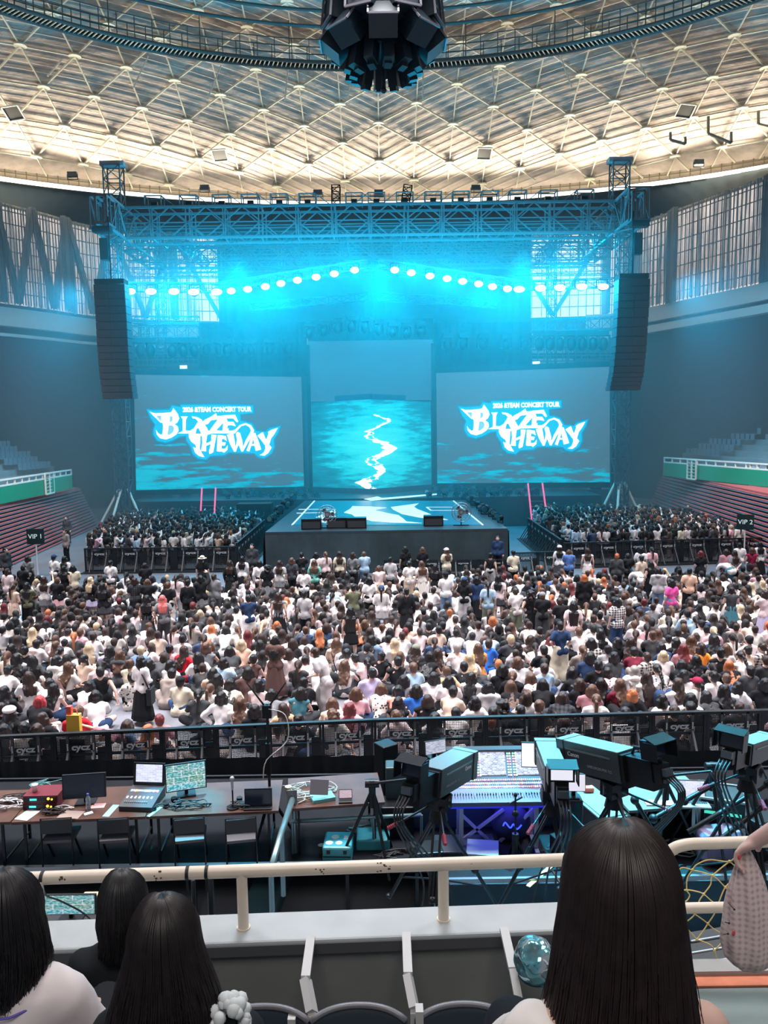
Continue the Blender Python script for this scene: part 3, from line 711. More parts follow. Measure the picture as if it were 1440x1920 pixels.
def side_screen(corn, Yo, Yi, left, fn, label, side):
    if left: tl, tr, br, bl = on_y(*corn[0], Yo), on_y(*corn[1], Yi), on_y(*corn[2], Yi), on_y(*corn[3], Yo)
    else: tl, tr, br, bl = on_y(*corn[0], Yi), on_y(*corn[1], Yo), on_y(*corn[2], Yo), on_y(*corn[3], Yi)
    o = (bl + br) / 2; s = empty('led_screen', o); tag(s, label, 'screen')
    quad_panel('panel', screen_mat('screen_image_%d' % (side + 2), side), s, o, tl, tr, br, bl)
    n = (tr - tl).cross(bl - tl).normalized()
    def on(x, y, lift):
        d = ray(x, y); t = (tl - EYE).dot(n) / d.dot(n); p = EYE + d * t; return p - o - (n if n.y > 0 else -n) * lift
    def put(name, m, polys, lift):
        mb = MB()
        for p in polys: tri_fill(mb, [on(*fn(a, b), lift) for a, b in p])
        return mb.build(name, m, s)
    put('glow_outer', glow3, [grow(OUT, 24)], .02); put('glow_middle', glow2, [grow(OUT, 12)], .03); put('glow_inner', glow1, [OUT], .04)
    for k, v in LET.items(): put('letter', lw, v, .06)
    put('letter_counters', lc, HOLES, .075)
    a, b = on(*fn(440, 183), .06), on(*fn(1064, 182), .06); w_ = (b - a).length
    ux = (b - a).normalized(); R = Matrix((ux, -n if n.y > 0 else n, Vector((0, 0, 1)))).transposed()
    t = text('2026 &TEAM CONCERT TOUR', .42, 'tour_lettering', lw, s, (a + b) / 2, off=.022); t.rotation_euler = (math.pi / 2, 0, math.atan2(ux.y, ux.x))
    SC.view_layers[0].update(); t.scale = (w_ / max(max(v.co.x for v in t.data.vertices) * 2, .1), 1.15, 1)
    fr = MB(); 
    for p, q in ((tl, tr), (tr, br), (br, bl), (bl, tl)): fr.bar(p - o, q - o, .12, .4)
    fr.build('frame', black, s); return s
fL = lambda x, y: (250 + x / 4.8, 730 + y / 4.8)
def fR(x, y): u = 115 + (x - 145) * .971; v = 172 + (y - 200) * .97 - (u - 115) * .0206; return (840 + u / 4.8, 730 + v / 4.8)
side_screen([(245, 697), (570, 702), (575, 917), (250, 924)], 57.5, 61, True, fL, 'large grey-blue video screen with glowing white BLAZE THE WAY logo, on the VIP-1 side', -1)
side_screen([(813, 695), (1149, 682), (1149, 909), (815, 911)], 57.5, 61, False, fR, 'large grey-blue video screen with glowing white BLAZE THE WAY logo, on the VIP-2 side', 1)
# centre screen (two faces meeting at a ridge)
c3 = lambda x, y: (560 + x / 5.143, 730 + y / 5.143)
YM, YS = 58.3, 60.6
tl, tm, tr = on_y(*c3(80, 105), YS), on_y(*c3(697, 70), YM), on_y(*c3(1290, 95), YS); bl, bm, br = on_y(*c3(100, 965), YS), on_y(*c3(712, 985), YM), on_y(*c3(1298, 940), YS)
o = Vector((bm.x, YM, bm.z)); cs = empty('centre_led_screen', o); tag(cs, 'folded centre video screen showing a white lightning path over cyan ground', 'screen')
m = bpy.data.materials.new('path_image'); nt, N, L, B = nodes(m); B.inputs['Base Color'].default_value = (.02, .03, .03, 1)
tc = N.new('ShaderNodeTexCoord'); mp = N.new('ShaderNodeMapping'); mp.inputs['Scale'].default_value = (.35, .35, 2.2); n = N.new('ShaderNodeTexNoise'); n.inputs['Scale'].default_value = 1.5; n.inputs['Detail'].default_value = 9; n.inputs['Roughness'].default_value = .68
L.new(tc.outputs['Object'], mp.inputs[0]); L.new(mp.outputs[0], n.inputs[0]); sep = N.new('ShaderNodeSeparateXYZ'); L.new(tc.outputs['Object'], sep.inputs[0])
vx = N.new('ShaderNodeVectorMath'); vx.operation = 'SUBTRACT'; L.new(tc.outputs['Object'], vx.inputs[0]); vx.inputs[1].default_value = (.2, 0, 3.4)
vs = N.new('ShaderNodeVectorMath'); vs.operation = 'MULTIPLY'; L.new(vx.outputs[0], vs.inputs[0]); vs.inputs[1].default_value = (.24, 0, .26)
ln = N.new('ShaderNodeVectorMath'); ln.operation = 'LENGTH'; L.new(vs.outputs[0], ln.inputs[0])
g = N.new('ShaderNodeMapRange'); g.inputs[1].default_value = 0; g.inputs[2].default_value = 1.3; g.inputs[3].default_value = .40; g.inputs[4].default_value = -.22; L.new(ln.outputs[1], g.inputs[0])
ad = N.new('ShaderNodeMath'); L.new(n.outputs[0], ad.inputs[0]); L.new(g.outputs[0], ad.inputs[1])
cr = N.new('ShaderNodeValToRGB'); e = cr.color_ramp.elements; e[0].position = .22; e[0].color = (0, .13, .22, 1); e[1].position = .8; e[1].color = (.05, 1, 1, 1)
q = e.new(.42); q.color = (0, .30, .42, 1); q = e.new(.56); q.color = (0, .75, .9, 1)
L.new(ad.outputs[0], cr.inputs[0]); L.new(cr.outputs[0], B.inputs['Emission Color']); B.inputs['Emission Strength'].default_value = .95
quad_panel('panel', m, cs, o, tl, tm, bm, bl, .3); quad_panel('panel', m, cs, o, tm, tr, br, bm, .3)
nL = (tm - tl).cross(bl - tl).normalized(); nR = (tr - tm).cross(bm - tm).normalized()
def onc(X, Y, lift=.05):
    x, y = c3(X, Y); d = ray(x, y); left = X < 705; q, nn = (tl, nL) if left else (tr, nR); nn = nn if nn.y > 0 else -nn
    return EYE + d * ((q - EYE).dot(nn) / d.dot(nn)) - o - nn * lift
path = [(735, 248, 3), (765, 255, 6), (805, 280, 7), (868, 288, 10), (872, 308, 12), (830, 328, 12), (790, 345, 18), (745, 372, 16), (690, 395, 16), (655, 402, 14), (700, 420, 24), (672, 448, 26), (705, 475, 38), (760, 500, 48), (820, 520, 44), (868, 545, 48), (880, 580, 48), (835, 615, 40), (780, 640, 44), (735, 660, 44), (690, 690, 46), (720, 715, 46), (765, 745, 48), (795, 775, 38), (790, 805, 30), (745, 835, 36), (705, 855, 44), (660, 875, 62), (615, 900, 50), (660, 935, 46), (705, 965, 40)]
random.seed(3); fine_p = []
for i in range(len(path) - 1):
    for t in (0, .33, .66): a, b = path[i], path[i + 1]; fine_p.append((lerp(a[0], b[0], t) + random.uniform(-7, 7), lerp(a[1], b[1], t), lerp(a[2], b[2], t) * random.uniform(.55, 1.2)))
mb = MB(); Lp = [onc(x - w * 1.35, y) for x, y, w in fine_p]; Rp = [onc(x + w * 1.35, y) for x, y, w in fine_p]
strip(mb, Lp, Rp); mb.build('lightning_path', lw, cs)
mb = MB()
for _ in range(70):
    x, y, w = random.choice(fine_p); x += random.uniform(-1.5, 1.5) * w; s_ = random.uniform(3, 13)
    tri_fill(mb, [onc(x - s_ * 1.8, y), onc(x, y - s_ * .7), onc(x + s_ * 2, y + 2), onc(x, y + s_ * .8)])
mb.build('sparks', lw, cs)
mb = MB()
for p, q in ((tl, tm), (tm, tr), (tr, br), (br, bm), (bm, bl), (bl, tl)): mb.bar(p - o, q - o, .14, .4)
mb.build('frame', mat('screen_frame', (.01, .05, .08), .4), cs)
# flown grey screen above
a, b = on_y(577, 640, 59.5), on_y(812, 750, 59.5); o = Vector(((a.x + b.x) / 2, 59.5, b.z)); fs = empty('flown_screen', o); tag(fs, 'dim grey-blue video screen flown above the folded centre screen', 'screen')
quad_panel('panel', noes(mat('dim_screen', (.03, .04, .05), .5, emit=(.045, .10, .13), es=.8)), fs, o, a, Vector((b.x, 59.5, a.z)), b, Vector((a.x, 59.5, b.z)), .3)
mb = MB()
for x in (a.x, b.x): mb.bar((x - o.x, -.1, -9), (x - o.x, -.1, 4.2), .25)
mb.build('side_frame', black, fs)
# dark masking behind the rig
for (x0, x1, y0, y1, Y, nm) in ((372, 577, 606, 703, 61.6, 'dark masking drape above the VIP-1 side logo screen'), (812, 996, 606, 700, 61.6, 'dark masking drape above the VIP-2 side logo screen'), (577, 812, 600, 642, 60.5, 'dark masking drape behind the middle of the lamp arch')):
    a, b = on_y(x0, y0, Y), on_y(x1, y1, Y); k = 40; mb = MB(); T = []; Bt = []
    for i in range(k + 1): x = lerp(a.x, b.x, i / k); yy = Y + .1 * math.sin(i * 1.4); T.append(Vector((x, yy, a.z))); Bt.append(Vector((x, yy, b.z)))
    strip(mb, T, Bt); tag(mb.build('masking_drape', mat('masking', (.006, .018, .026), .8)), nm, 'drape')
a, b = on_y(405, 432, 66.5), on_y(995, 620, 66.5)
curtain('added_backing', [Vector((a.x, 66.5, 0)), Vector(((a.x + b.x) / 2, 66.5, 0)), Vector((b.x, 66.5, 0))], b.z, a.z, mat('masking', (.006, .018, .026), .8), .12, 80, 'added dark backing drape hanging behind the roof rig and the lamp arch', 'drape', 1.0)  # drape added to darken the view behind the trusses
# ---- roof trusses
tr_m = mat('truss_grey', (.15, .18, .20), .5, .3)
rf = empty('stage_roof_truss', (0, 54, 20)); tag(rf, 'giant rectangular aluminium roof truss spanning the stage between the towers', 'truss'); ro = Vector((0, 54, 20))
zt, zb = on_y(690, 383, 54).z, on_y(690, 441, 54).z; zc = (zt + zb) / 2; hh = zt - zb
X0, X1 = on_y(215, 410, 54).x, on_y(1172, 400, 54).x
def dbl(mb, p0, p1, h, r=.15):
    """front face of the big truss: chords, posts, X and diamond bracing"""
    p0, p1 = Vector(p0), Vector(p1); d = p1 - p0; n = round(d.length / 2.45); dn = Vector((0, 1, 0)) if abs(d.x) > abs(d.y) else Vector((1, 0, 0))
    for dep in (0, 1.7):
        q = dn * dep
        for s in (-1, 1): mb.bar(p0 + q + Vector((0, 0, s * h / 2)), p1 + q + Vector((0, 0, s * h / 2)), r)
        mb.bar(p0 + q, p1 + q, r * .45)
        for i in range(n + 1):
            a = p0 + d * (i / n) + q
            for e in ((-.13, .13) if i % 2 == 0 else (-.07, .07)): mb.bar(a + d.normalized() * e + Vector((0, 0, -h / 2)), a + d.normalized() * e + Vector((0, 0, h / 2)), r * .55)
            if i < n:
                b = p0 + d * ((i + 1) / n) + q; m_ = (a + b) / 2; H = Vector((0, 0, h / 2))
                for u, v in ((a, m_ + H), (m_ + H, b), (b, m_ - H), (m_ - H, a)): mb.bar(u, v, r * .5)
                mb.bar(a - H * .25, b - H * .25, r * .3)
    for i in range(n + 1):
        a = p0 + d * (i / n)
        for s in (-1, 1): mb.bar(a + Vector((0, 0, s * h / 2)), a + dn * 1.7 + Vector((0, 0, s * h / 2)), r * .5)
    return mb
dbl(MB(), Vector((X0, 54, zc)) - ro, Vector((X1, 54, zc)) - ro, hh).build('front_span', tr_m, rf)
dbl(MB(), Vector((X0, 64, zc)) - ro, Vector((X1, 64, zc)) - ro, hh).build('rear_span', tr_m, rf)
truss(MB(), Vector((X0, 64, zc)) - ro, Vector((X0, 51.2, zc)) - ro, 1.3, hh, 1.6, .13).build('side_span', tr_m, rf)
truss(MB(), Vector((X1, 64, zc)) - ro, Vector((X1, 51.0, zc)) - ro, 1.3, hh, 1.6, .13).build('side_span', tr_m, rf)
for s, x in ((-1, 178), (1, 1209)):
    a, b = on_y(x, 366 if s < 0 else 358, 50.6), on_y(x + (-s) * 23, 417 if s < 0 else 410, 50.6); mb = MB()
    for yy in (50.6, 52.0):
        for p, q in (((a.x, a.z), (b.x, a.z)), ((b.x, a.z), (b.x, b.z)), ((b.x, b.z), (a.x, b.z)), ((a.x, b.z), (a.x, a.z))): mb.bar(Vector((p[0], yy, p[1])) - ro, Vector((q[0], yy, q[1])) - ro, .14)
    for x_ in (a.x, b.x):
        for z_ in (a.z, b.z): mb.bar(Vector((x_, 50.6, z_)) - ro, Vector((x_, 52, z_)) - ro, .12)
    mb.build('corner_frame', tr_m, rf)
for i in range(1, 9):
    x = lerp(X0, X1, i / 9); truss(MB(), Vector((x, 55, zb + .3)) - ro, Vector((x, 64, zb + .3)) - ro, .5, .6, .9, .06).build('cross_span', darkm, rf)
# hoist frames on top
px = [290, 355, 416, 470, 524, 577, 664, 706, 759, 812, 864, 918, 970, 1027, 1095]
hf = None
for i, x in enumerate(px):
    p = on_y(x, 386 - (x - 200) * .008, 54.4); p.z = zt
    if hf is None:
        hf = empty('hoist_frame', p); mb = MB(); w_, h_ = .55, .75
        for a in (-w_, w_):
            for b in (-.4, .4): mb.bar((a, b, 0), (a, b, h_), .07)
            mb.bar((a, -.4, h_), (a, .4, h_), .07)
        for b in (-.4, .4): mb.bar((-w_, b, h_), (w_, b, h_), .07); mb.bar((-w_, b, .1), (w_, b, .1), .05)
        mb.bar((w_, -.4, h_), (w_ + 1.0, -.4, 0), .05)
        mb.build('open_frame', tr_m, hf); MB().cyl((-.2, 0, .3), (.2, 0, .3), .17).build('winch_drum', blackm, hf); o = hf; hch = tree_of(hf)
    else: o = copy_tree(hf, hch); o.location = p
    if x > 700: o.scale = (-1, 1, 1)
    tag(o, 'small open steel hoist frame on the roof truss, %s from the VIP-1 side' % nth(i), 'hoist frame', 'hoist frames along the roof truss')
for i, (x, y0, y1, lab) in enumerate(((630, 349, 386, 'short dark lattice mast on the roof truss, VIP-1 side of the middle'), (765, 349, 386, 'leaning dark lattice mast on the roof truss, VIP-2 side of the middle'))):
    a, b = on_y(x, y0, 54.8), on_y(x - (6 if i else 0), y1, 54.8); o = truss(MB(), b, a, .55, .55, .45, .07).build('lattice_mast', blackm); tag(o, lab, 'mast')
# ---- support towers
def tower(px, pyb, pyt, s, ptop):
    base = on_y(px, pyb, 54.5); base.z = 0; t = empty('truss_tower', base)
    tag(t, 'tall slim truss tower carrying the stage roof on the VIP-%d side' % (1 if s < 0 else 2), 'tower')
    truss(MB(), (0, 0, .6), (0, 0, zt), .95, .95, 1.0, .09).build('lattice', darkm, t)
    MB().bar((-.25, -.6, .8), (-.25, -.6, zt), .05).bar((.25, -.6, .8), (.25, -.6, zt), .05).build('guide_rails', darkm, t)
    for ax, ay in ((-1.9, -.6), (-.7, -1.7), (1.6, -.6), (.9, 1.5)):
        mb = MB(); mb.cyl((ax * .18, ay * .18, 3.0), (ax, ay, .05), .09, n=8).box((ax, ay, .05), (.5, .5, .1)); mb.build('brace_leg', mat('brace_cream', (.75, .72, .62), .5), t)
    MB().box((0, 0, .35), (1.6, 1.6, .5)).build('base_block', blackm, t)
    top = MB(); q = on_y(*ptop, 54.5) - base
    truss(top, (q.x, 0, zt), (q.x, 0, q.z), 1.1, .9, .9, .08); top.build('top_mast', tr_m, t)
    MB().box((q.x, 0, q.z + .12), (1.6, .7, .3)).build('head_block', mat('head_grey', (.35, .33, .35), .5), t)
    return t
tower(236, 975, 380, -1, (212, 312)); tower(1161, 960, 375, 1, (1162, 305))
# ---- line arrays
def line_array(pts, Y, side, lab):
    top = on_y(*pts[0], Y); t = empty('line_array', top); tag(t, lab, 'loudspeaker')
    n = len(pts) - 1; arr = mat('array_grey', (.075, .085, .095), .6)
    wd = 1.95
    for k in range(16):
        u = k / 16; v = (k + 1) / 16
        def pos(u):
            f = u * n; i = min(int(f), n - 1); a = on_y(*pts[i], Y); b = on_y(*pts[i + 1], Y); return lerp(a, b, f - i) - top
        a, b = pos(u), pos(v); c = (a + b) / 2; h = (a - b).length; tilt = 0
        R = Matrix.Rotation(tilt, 3, 'X'); yy = 0
        ca = MB(); ca.box(c + Vector((0, yy, 0)), (wd, 1.0, h * .93), M=R); cab = ca.build('cabinet', arr, t)
        g = MB()
        for s in (-1, 1): g.box(c + Vector((s * wd / 4, yy - .52, 0)), (wd / 2 - .06, .04, h * .84), M=R)
        g.build('grille', mat('grille_dark', (.04, .05, .06), .7), cab)
    MB().box((0, 0, .18), (wd * .95, .9, .3)).bar((0, 0, .3), (0, 0, 4.2), .07).box((side * .4, 0, 3.4), (1.1, .6, .35)).box((side * .3, 0, 2.2), (.5, .5, 1.3)).build('rigging_frame', blackm, t)
    return t
line_array([(209, 535), (213, 590), (216, 650), (220, 700), (226, 748)], 50.5, -1, 'long hanging line array of loudspeakers beside the VIP-1 side truss tower')
line_array([(1185, 525), (1183, 580), (1179, 650), (1174, 700), (1167, 732)], 50.5, 1, 'long hanging line array of loudspeakers beside the VIP-2 side truss tower')
# ---- lighting trusses inside the rig
def rig_truss(a, b, Y, w, lab, m=darkm, bay=.9, r=.06, Y2=None):
    o = truss(MB(), on_y(*a, Y), on_y(*b, Y2 or Y), w, w, bay, r).build('lighting_truss', m); return tag(o, lab, 'truss')
rig_truss((240, 452), (1140, 446), 57, .9, 'uppermost dark lighting truss just under the roof truss')
rig_truss((240, 480), (1140, 474), 60, .8, 'second dark lighting truss under the roof truss')
rig_truss((245, 512), (1140, 506), 62, .7, 'lighting truss crossing behind the lamp arch, level with its top')
rig_truss((240, 538), (410, 540), 53.6, .55, 'short level truss carrying the outermost lamps on the VIP-1 side')
rig_truss((405, 540), (690, 496), 53.6, .55, 'rising truss arm behind the lamps, VIP-1 side half of the arch')
rig_truss((712, 496), (975, 535), 53.6, .55, 'falling truss arm behind the lamps, VIP-2 side half of the arch')
rig_truss((975, 536), (1150, 530), 53.6, .55, 'short level truss carrying the outermost lamps on the VIP-2 side')
rig_truss((250, 600), (372, 600), 58, .5, 'thin truss crossing the window gap below the VIP-1 side lamps')
rig_truss((245, 622), (372, 622), 59, .8, 'truss carrying hanging moving lights on the VIP-1 side')
rig_truss((998, 612), (1148, 606), 59, .8, 'truss carrying hanging moving lights on the VIP-2 side')
rig_truss((470, 576), (690, 556), 56, .5, 'slanting inner truss below the arch, VIP-1 side', black)
rig_truss((712, 556), (930, 570), 56, .5, 'slanting inner truss below the arch, VIP-2 side', black)
for i, (x, y0, y1) in enumerate(((302, 470, 692), (270, 610, 692), (1034, 470, 688), (1012, 600, 640), (1070, 600, 688))):
    a, b = on_y(x, y0, 62.5), on_y(x, y1, 62.5); o = truss(MB(), b, a, .65, .65, .7, .07).build('upright_truss', darkm)
    tag(o, ['tall upright truss in the window gap on the VIP-1 side', 'shorter upright truss next to the VIP-1 side tower', 'tall upright truss in the window gap on the VIP-2 side', 'short upright truss stub over the VIP-2 side window gap', 'upright truss farther out in the VIP-2 side window gap'][i], 'truss')
for i, (xa, xb, ya, side) in enumerate(((248, 372, 676, 'VIP-1'), (997, 1148, 668, 'VIP-2'))):
    a, b = on_y(xa, ya, 62), on_y(xb, ya - 1, 62); g = empty('gallery_railing', a); q = b - a; mb = MB()
    for z in (0, .45, .9): mb.bar((0, 0, z - .4), q + Vector((0, 0, z - .4)), .09)
    for k in range(14): mb.bar(q * (k / 13) + Vector((0, 0, -.4)), q * (k / 13) + Vector((0, 0, .5)), .06)
    mb.build('rail', tr_m, g); mb = MB()
    for k in range(11): mb.box(q * ((k + .5) / 11) + Vector((0, .3, .05)), (.5, .3, .4))
    mb.build('equipment_boxes', blackm, g); MB().box(q * (.78 if i == 0 else .05) + Vector((0, -.2, -.55)), (.55, .1, .25)).build('lit_sign', noes(mat('lit_sign', (1, 1, 1), emit=(.8, 1, 1), es=1.5)), g)
    tag(g, 'railed gallery with small equipment boxes above the logo screen, %s side' % side, 'railing')
# ---- arch lamps
LAMPS = [(245, 547), (284, 547), (327, 547), (364, 548), (407, 548), (434, 546), (465, 543), (498, 538), (527, 532), (558, 526), (593, 520), (627, 514), (665, 507),
         (740, 507), (771, 512), (806, 518), (838, 523), (867, 528), (897, 533), (923, 538), (951, 542), (973, 543), (1013, 541), (1049, 540), (1090, 538), (1130, 538)]
lens_m = noes(mat('lamp_lens', (1, 1, 1), emit=(.55, .95, 1), es=14))
flat_l = {0, 1, 2, 3, 4, 21, 22, 23, 24, 25}
lp0 = {}
for i, (x, y) in enumerate(LAMPS):
    wide = i in flat_l; p = on_y(x, y, 53)
    if wide not in lp0:
        o = empty('wash_light', p); w_ = .36 if wide else .28
        mb = MB(); mb.ell((0, -.12, 0), (w_, .1, .20), 14, 8); mb.build('lens', lens_m, o)
        MB().cyl((0, 0, 0), (0, .45, 0), w_ * .8, w_ * .55, 12).build('housing', blackm, o)
        MB().bar((-w_, .2, .5), (w_, .2, .5), .05).bar((-w_, .2, .5), (-w_, .2, 0), .05).bar((w_, .2, .5), (w_, .2, 0), .05).build('yoke', blackm, o)
        lp0[wide] = (o, tree_of(o))
    else: o = copy_tree(*lp0[wide]); o.location = p
    half = 'VIP-1' if i < 13 else 'VIP-2'; k = i if i < 13 else 25 - i
    words = ['outermost', 'second from the tower', 'third from the tower', 'fourth from the tower', 'fifth from the tower', 'sixth from the tower', 'seventh from the tower', 'eighth from the tower', 'ninth from the tower', 'tenth from the tower', 'eleventh from the tower', 'next to highest', 'highest, nearest the gap']
    tag(o, 'blazing cyan wash light in the lamp arch, %s half, %s' % (half, words[k]), 'stage light', 'lamps of the glowing arch')
    if i % 2 == 0:
        l = bpy.data.lights.new('lamp_light', 'POINT'); l.energy = LAMP; l.color = CY; l.shadow_soft_size = .3; lo = bpy.data.objects.new('lamp_light', l); COL.objects.link(lo); lo.location = p + Vector((0, -.9, -.2))
# ---- moving heads
def moving_head():
    o = empty('moving_head'); MB().box((0, 0, .12), (.55, .5, .24)).build('base', blackm, o)
    y = MB().box((-.3, 0, .5), (.09, .25, .6)).box((.3, 0, .5), (.09, .25, .6)).build('yoke', blackm, o)
    h = MB(); h.ell((0, 0, .62), (.24, .3, .34), 12, 8).build('head', blackm, o)
    MB().cyl((0, -.30, .66), (0, -.36, .68), .2, .2, 14).build('lens', mat('dark_lens', (.02, .20, .28), .08, spec=1), o); return o
mh = moving_head(); mch = tree_of(mh); firsth = True
MHC = {}
def put_head(p, rz=0, flip=False, s=1.4, label='', group=None):
    global firsth
    o = mh if firsth else copy_tree(mh, mch); firsth = False
    o.location = p; o.rotation_euler = (math.pi if flip else 0, 0, rz); o.scale = (s, s, s); MHC[label] = MHC.get(label, -1) + 1; tag(o, label + ', ' + nth(MHC[label]) + ' of its row', 'moving light', group or label); return o
for x in (262, 281, 322, 343, 364): put_head(on_y(x, 634, 58.4), .3, True, 1.5, 'dark moving light hanging under the VIP-1 side truss', 'moving lights hanging on the VIP-1 side')
for x in (1011, 1031, 1050, 1071, 1092, 1112, 1131): put_head(on_y(x, 621, 58.4), -.3, True, 1.5, 'dark moving light hanging under the VIP-2 side truss', 'moving lights hanging on the VIP-2 side')
for x in (386, 410, 425, 448, 470, 505, 540): put_head(on_y(x, 636, 59.6), .2, True, 1.3, 'dim moving light hanging before the dark masking, VIP-1 side', 'moving lights before the masking, VIP-1 side')
for x in (868, 905, 948, 985, 838): put_head(on_y(x, 626, 59.6), .2, True, 1.3, 'dim moving light hanging before the dark masking, VIP-2 side', 'moving lights before the masking, VIP-2 side')
for x in range(580, 812, 26): put_head(on_y(x, 600 + 6 * math.sin(x), 57), .2, True, 1.2, 'dim moving light hanging above the flown screen', 'moving lights above the flown screen')
for x, y in ((489, 910), (525, 910), (566, 908), (313, 915), (349, 914), (383, 914)): put_head(P3(x, y + 12, DZ), .1, False, 1.25, 'moving light standing on the deck before the VIP-1 side screen', 'moving lights on the deck, VIP-1 side')
for x, y in ((823, 902), (860, 902), (897, 902), (1005, 900), (1039, 900), (1074, 898), (1117, 903)): put_head(P3(x, y + 14, DZ), .1, False, 1.25, 'moving light standing on the deck before the VIP-2 side screen', 'moving lights on the deck, VIP-2 side')
strobe = None; cnts = {}
for x, y in ((330, 918), (366, 917), (507, 914), (546, 913), (840, 908), (878, 908), (1023, 906), (1057, 905)):
    if strobe is None:
        strobe = empty('strobe_light'); MB().box((0, 0, .28), (.75, .3, .42)).bar((-.4, 0, 0), (-.4, 0, .3), .05).bar((.4, 0, 0), (.4, 0, .3), .05).build('housing', blackm, strobe)
        MB().box((0, -.16, .3), (.62, .03, .24)).build('tube_face', noes(mat('strobe_face', (.6, .6, .6), emit=(.55, .72, .76), es=.8)), strobe); o = strobe; sch = tree_of(o)
    else: o = copy_tree(strobe, sch)
    o.location = P3(x, y + 5, DZ); cnts[x < 700] = cnts.get(x < 700, -1) + 1; tag(o, 'pale-faced strobe between moving lights, %s side deck, %s from the VIP-1 end' % ('VIP-1' if x < 700 else 'VIP-2', nth(cnts[x < 700])), 'strobe light', 'strobes on the %s side deck' % ('VIP-1' if x < 700 else 'VIP-2'))
# cluttered small floor units along the curved deck edge
rng = random.Random(5); par = None; cnt = {}
spots = []
for i in range(26): spots.append((lerp(420, 600, i / 26), 926 + 5 * math.sin(i * 2.1) + 3, 'VIP-1'))
for i in range(32): spots.append((lerp(800, 1010, i / 32), 926 + 6 * math.sin(i * 1.7), 'VIP-2'))
for i in range(9): spots.append((lerp(548, 502, i / 9), lerp(940, 985, i / 9), 'VIP-1')); spots.append((lerp(872, 945, i / 9), lerp(938, 985, i / 9), 'VIP-2'))
for x, y, sd in spots:
    if par is None:
        par = empty('floor_lamp_can'); MB().cyl((0, -.2, .32), (0, .2, .38), .24, .18, 12).bar((-.27, 0, 0), (-.27, 0, .35), .05).bar((.27, 0, 0), (.27, 0, .35), .05).bar((-.27, 0, .02), (.27, 0, .02), .06).build('can', blackm, par)
        MB().cyl((0, -.21, .318), (0, -.24, .312), .2, n=12).build('lens', mat('dark_lens', (.02, .2, .28)), par); o = par; pch = tree_of(o)
    else: o = copy_tree(par, pch)
    o.location = P3(x + rng.uniform(-2, 2), y + rng.uniform(-2, 2), DZ); o.rotation_euler.z = rng.uniform(-1, 1); s = rng.uniform(.55, 1.0); o.scale = (s, s, s)
    cnt[sd] = cnt.get(sd, -1) + 1; tag(o, 'small dark floor lamp on the %s side stage edge, %s in its chain' % (sd, nth(cnt[sd])), 'floor lamp', 'small floor lamps on the %s side stage edge' % sd)
# stage wings: stairs, monitor boxes, side walls
def stair(pt_l, pt_r, pb_l, pb_r, side):
    a = on_z(*pb_l, 0); b = on_z(*pb_r, 0); o = a.copy(); r = empty('stage_stair', o); tag(r, 'steep stage stair with red-lit side rails on the %s side' % side, 'stair')
    Y1 = 54.4; Y0 = 50.5; x0a, x1a = on_y(*pt_l, Y1).x, on_y(*pt_r, Y1).x; x0b, x1b = on_y(*pb_l, Y0).x, on_y(*pb_r, Y0).x; n = 7; mb = MB()
    for k in range(n):
        t = k / (n - 1); y = lerp(Y0, Y1, t); z = lerp(.25, DZ, t); xa, xb = lerp(x0b, x0a, t), lerp(x1b, x1a, t)
        mb.box(Vector(((xa + xb) / 2, y, z)) - o, (abs(xb - xa), .6, .08))
    mb.build('treads', deck_m, r)
    for xa, xb in ((x0b, x0a), (x1b, x1a)):
        MB().bar(Vector((xa, Y0, .0)) - o, Vector((xb, Y1, DZ + .9)) - o, .1).build('lit_side_rail', noes(mat('red_lit_rail', (.8, .1, .15), emit=(1, .06, .18), es=1.0)), r)
    return r
stair((378, 900), (404, 905), (372, 965), (398, 960), 'VIP-1')
stair((990, 905), (1017, 900), (1000, 950), (1030, 955), 'VIP-2')
cas_m = mat('case_grey', (.13, .17, .19), .5)
def boxthing(name, c, d, m, label, cat, group=None, rz=0, bev=.02):
    mb = MB().box((0, 0, d[2] / 2), d); o = mb.build(name, m, None, c, rz)
    if bev:
        b = o.modifiers.new('b', 'BEVEL'); b.width = bev; b.segments = 2
    return tag(o, label, cat, group)
def monitor_wedge(name, c, s, m, label, cat, group=None, rz=0):
    r = empty(name, c, rz); tag(r, label, cat, group); mb = MB(); mb.prism([(-.35, 0), (.35, 0), (.35, .2), (-.2, .55), (-.35, .5)], (-.45 * s, 0, 0), (0, s, 0), (0, 0, s), (1, 0, 0), .9 * s); mb.build('cabinet', m, r)
    MB().box((0, -.37 * s, .22 * s), (.8 * s, .03, .3 * s)).build('grille', mat('grille_dark', (.04, .05, .06), .7), r); return r
for i, (x, y) in enumerate(((632, 990), (669, 990), (812, 986), (585, 992))): monitor_wedge('stage_monitor', P3(x, y, DZ - .05), 1.1, blackm, ['black wedge monitor on the thrust front, next to the fan on the VIP-1 side', 'black wedge monitor on the thrust front nearer the middle, VIP-1 side', 'black wedge monitor on the thrust front on the VIP-2 side', 'black wedge monitor at the VIP-1 end of the thrust front'][i], 'monitor speaker', None)
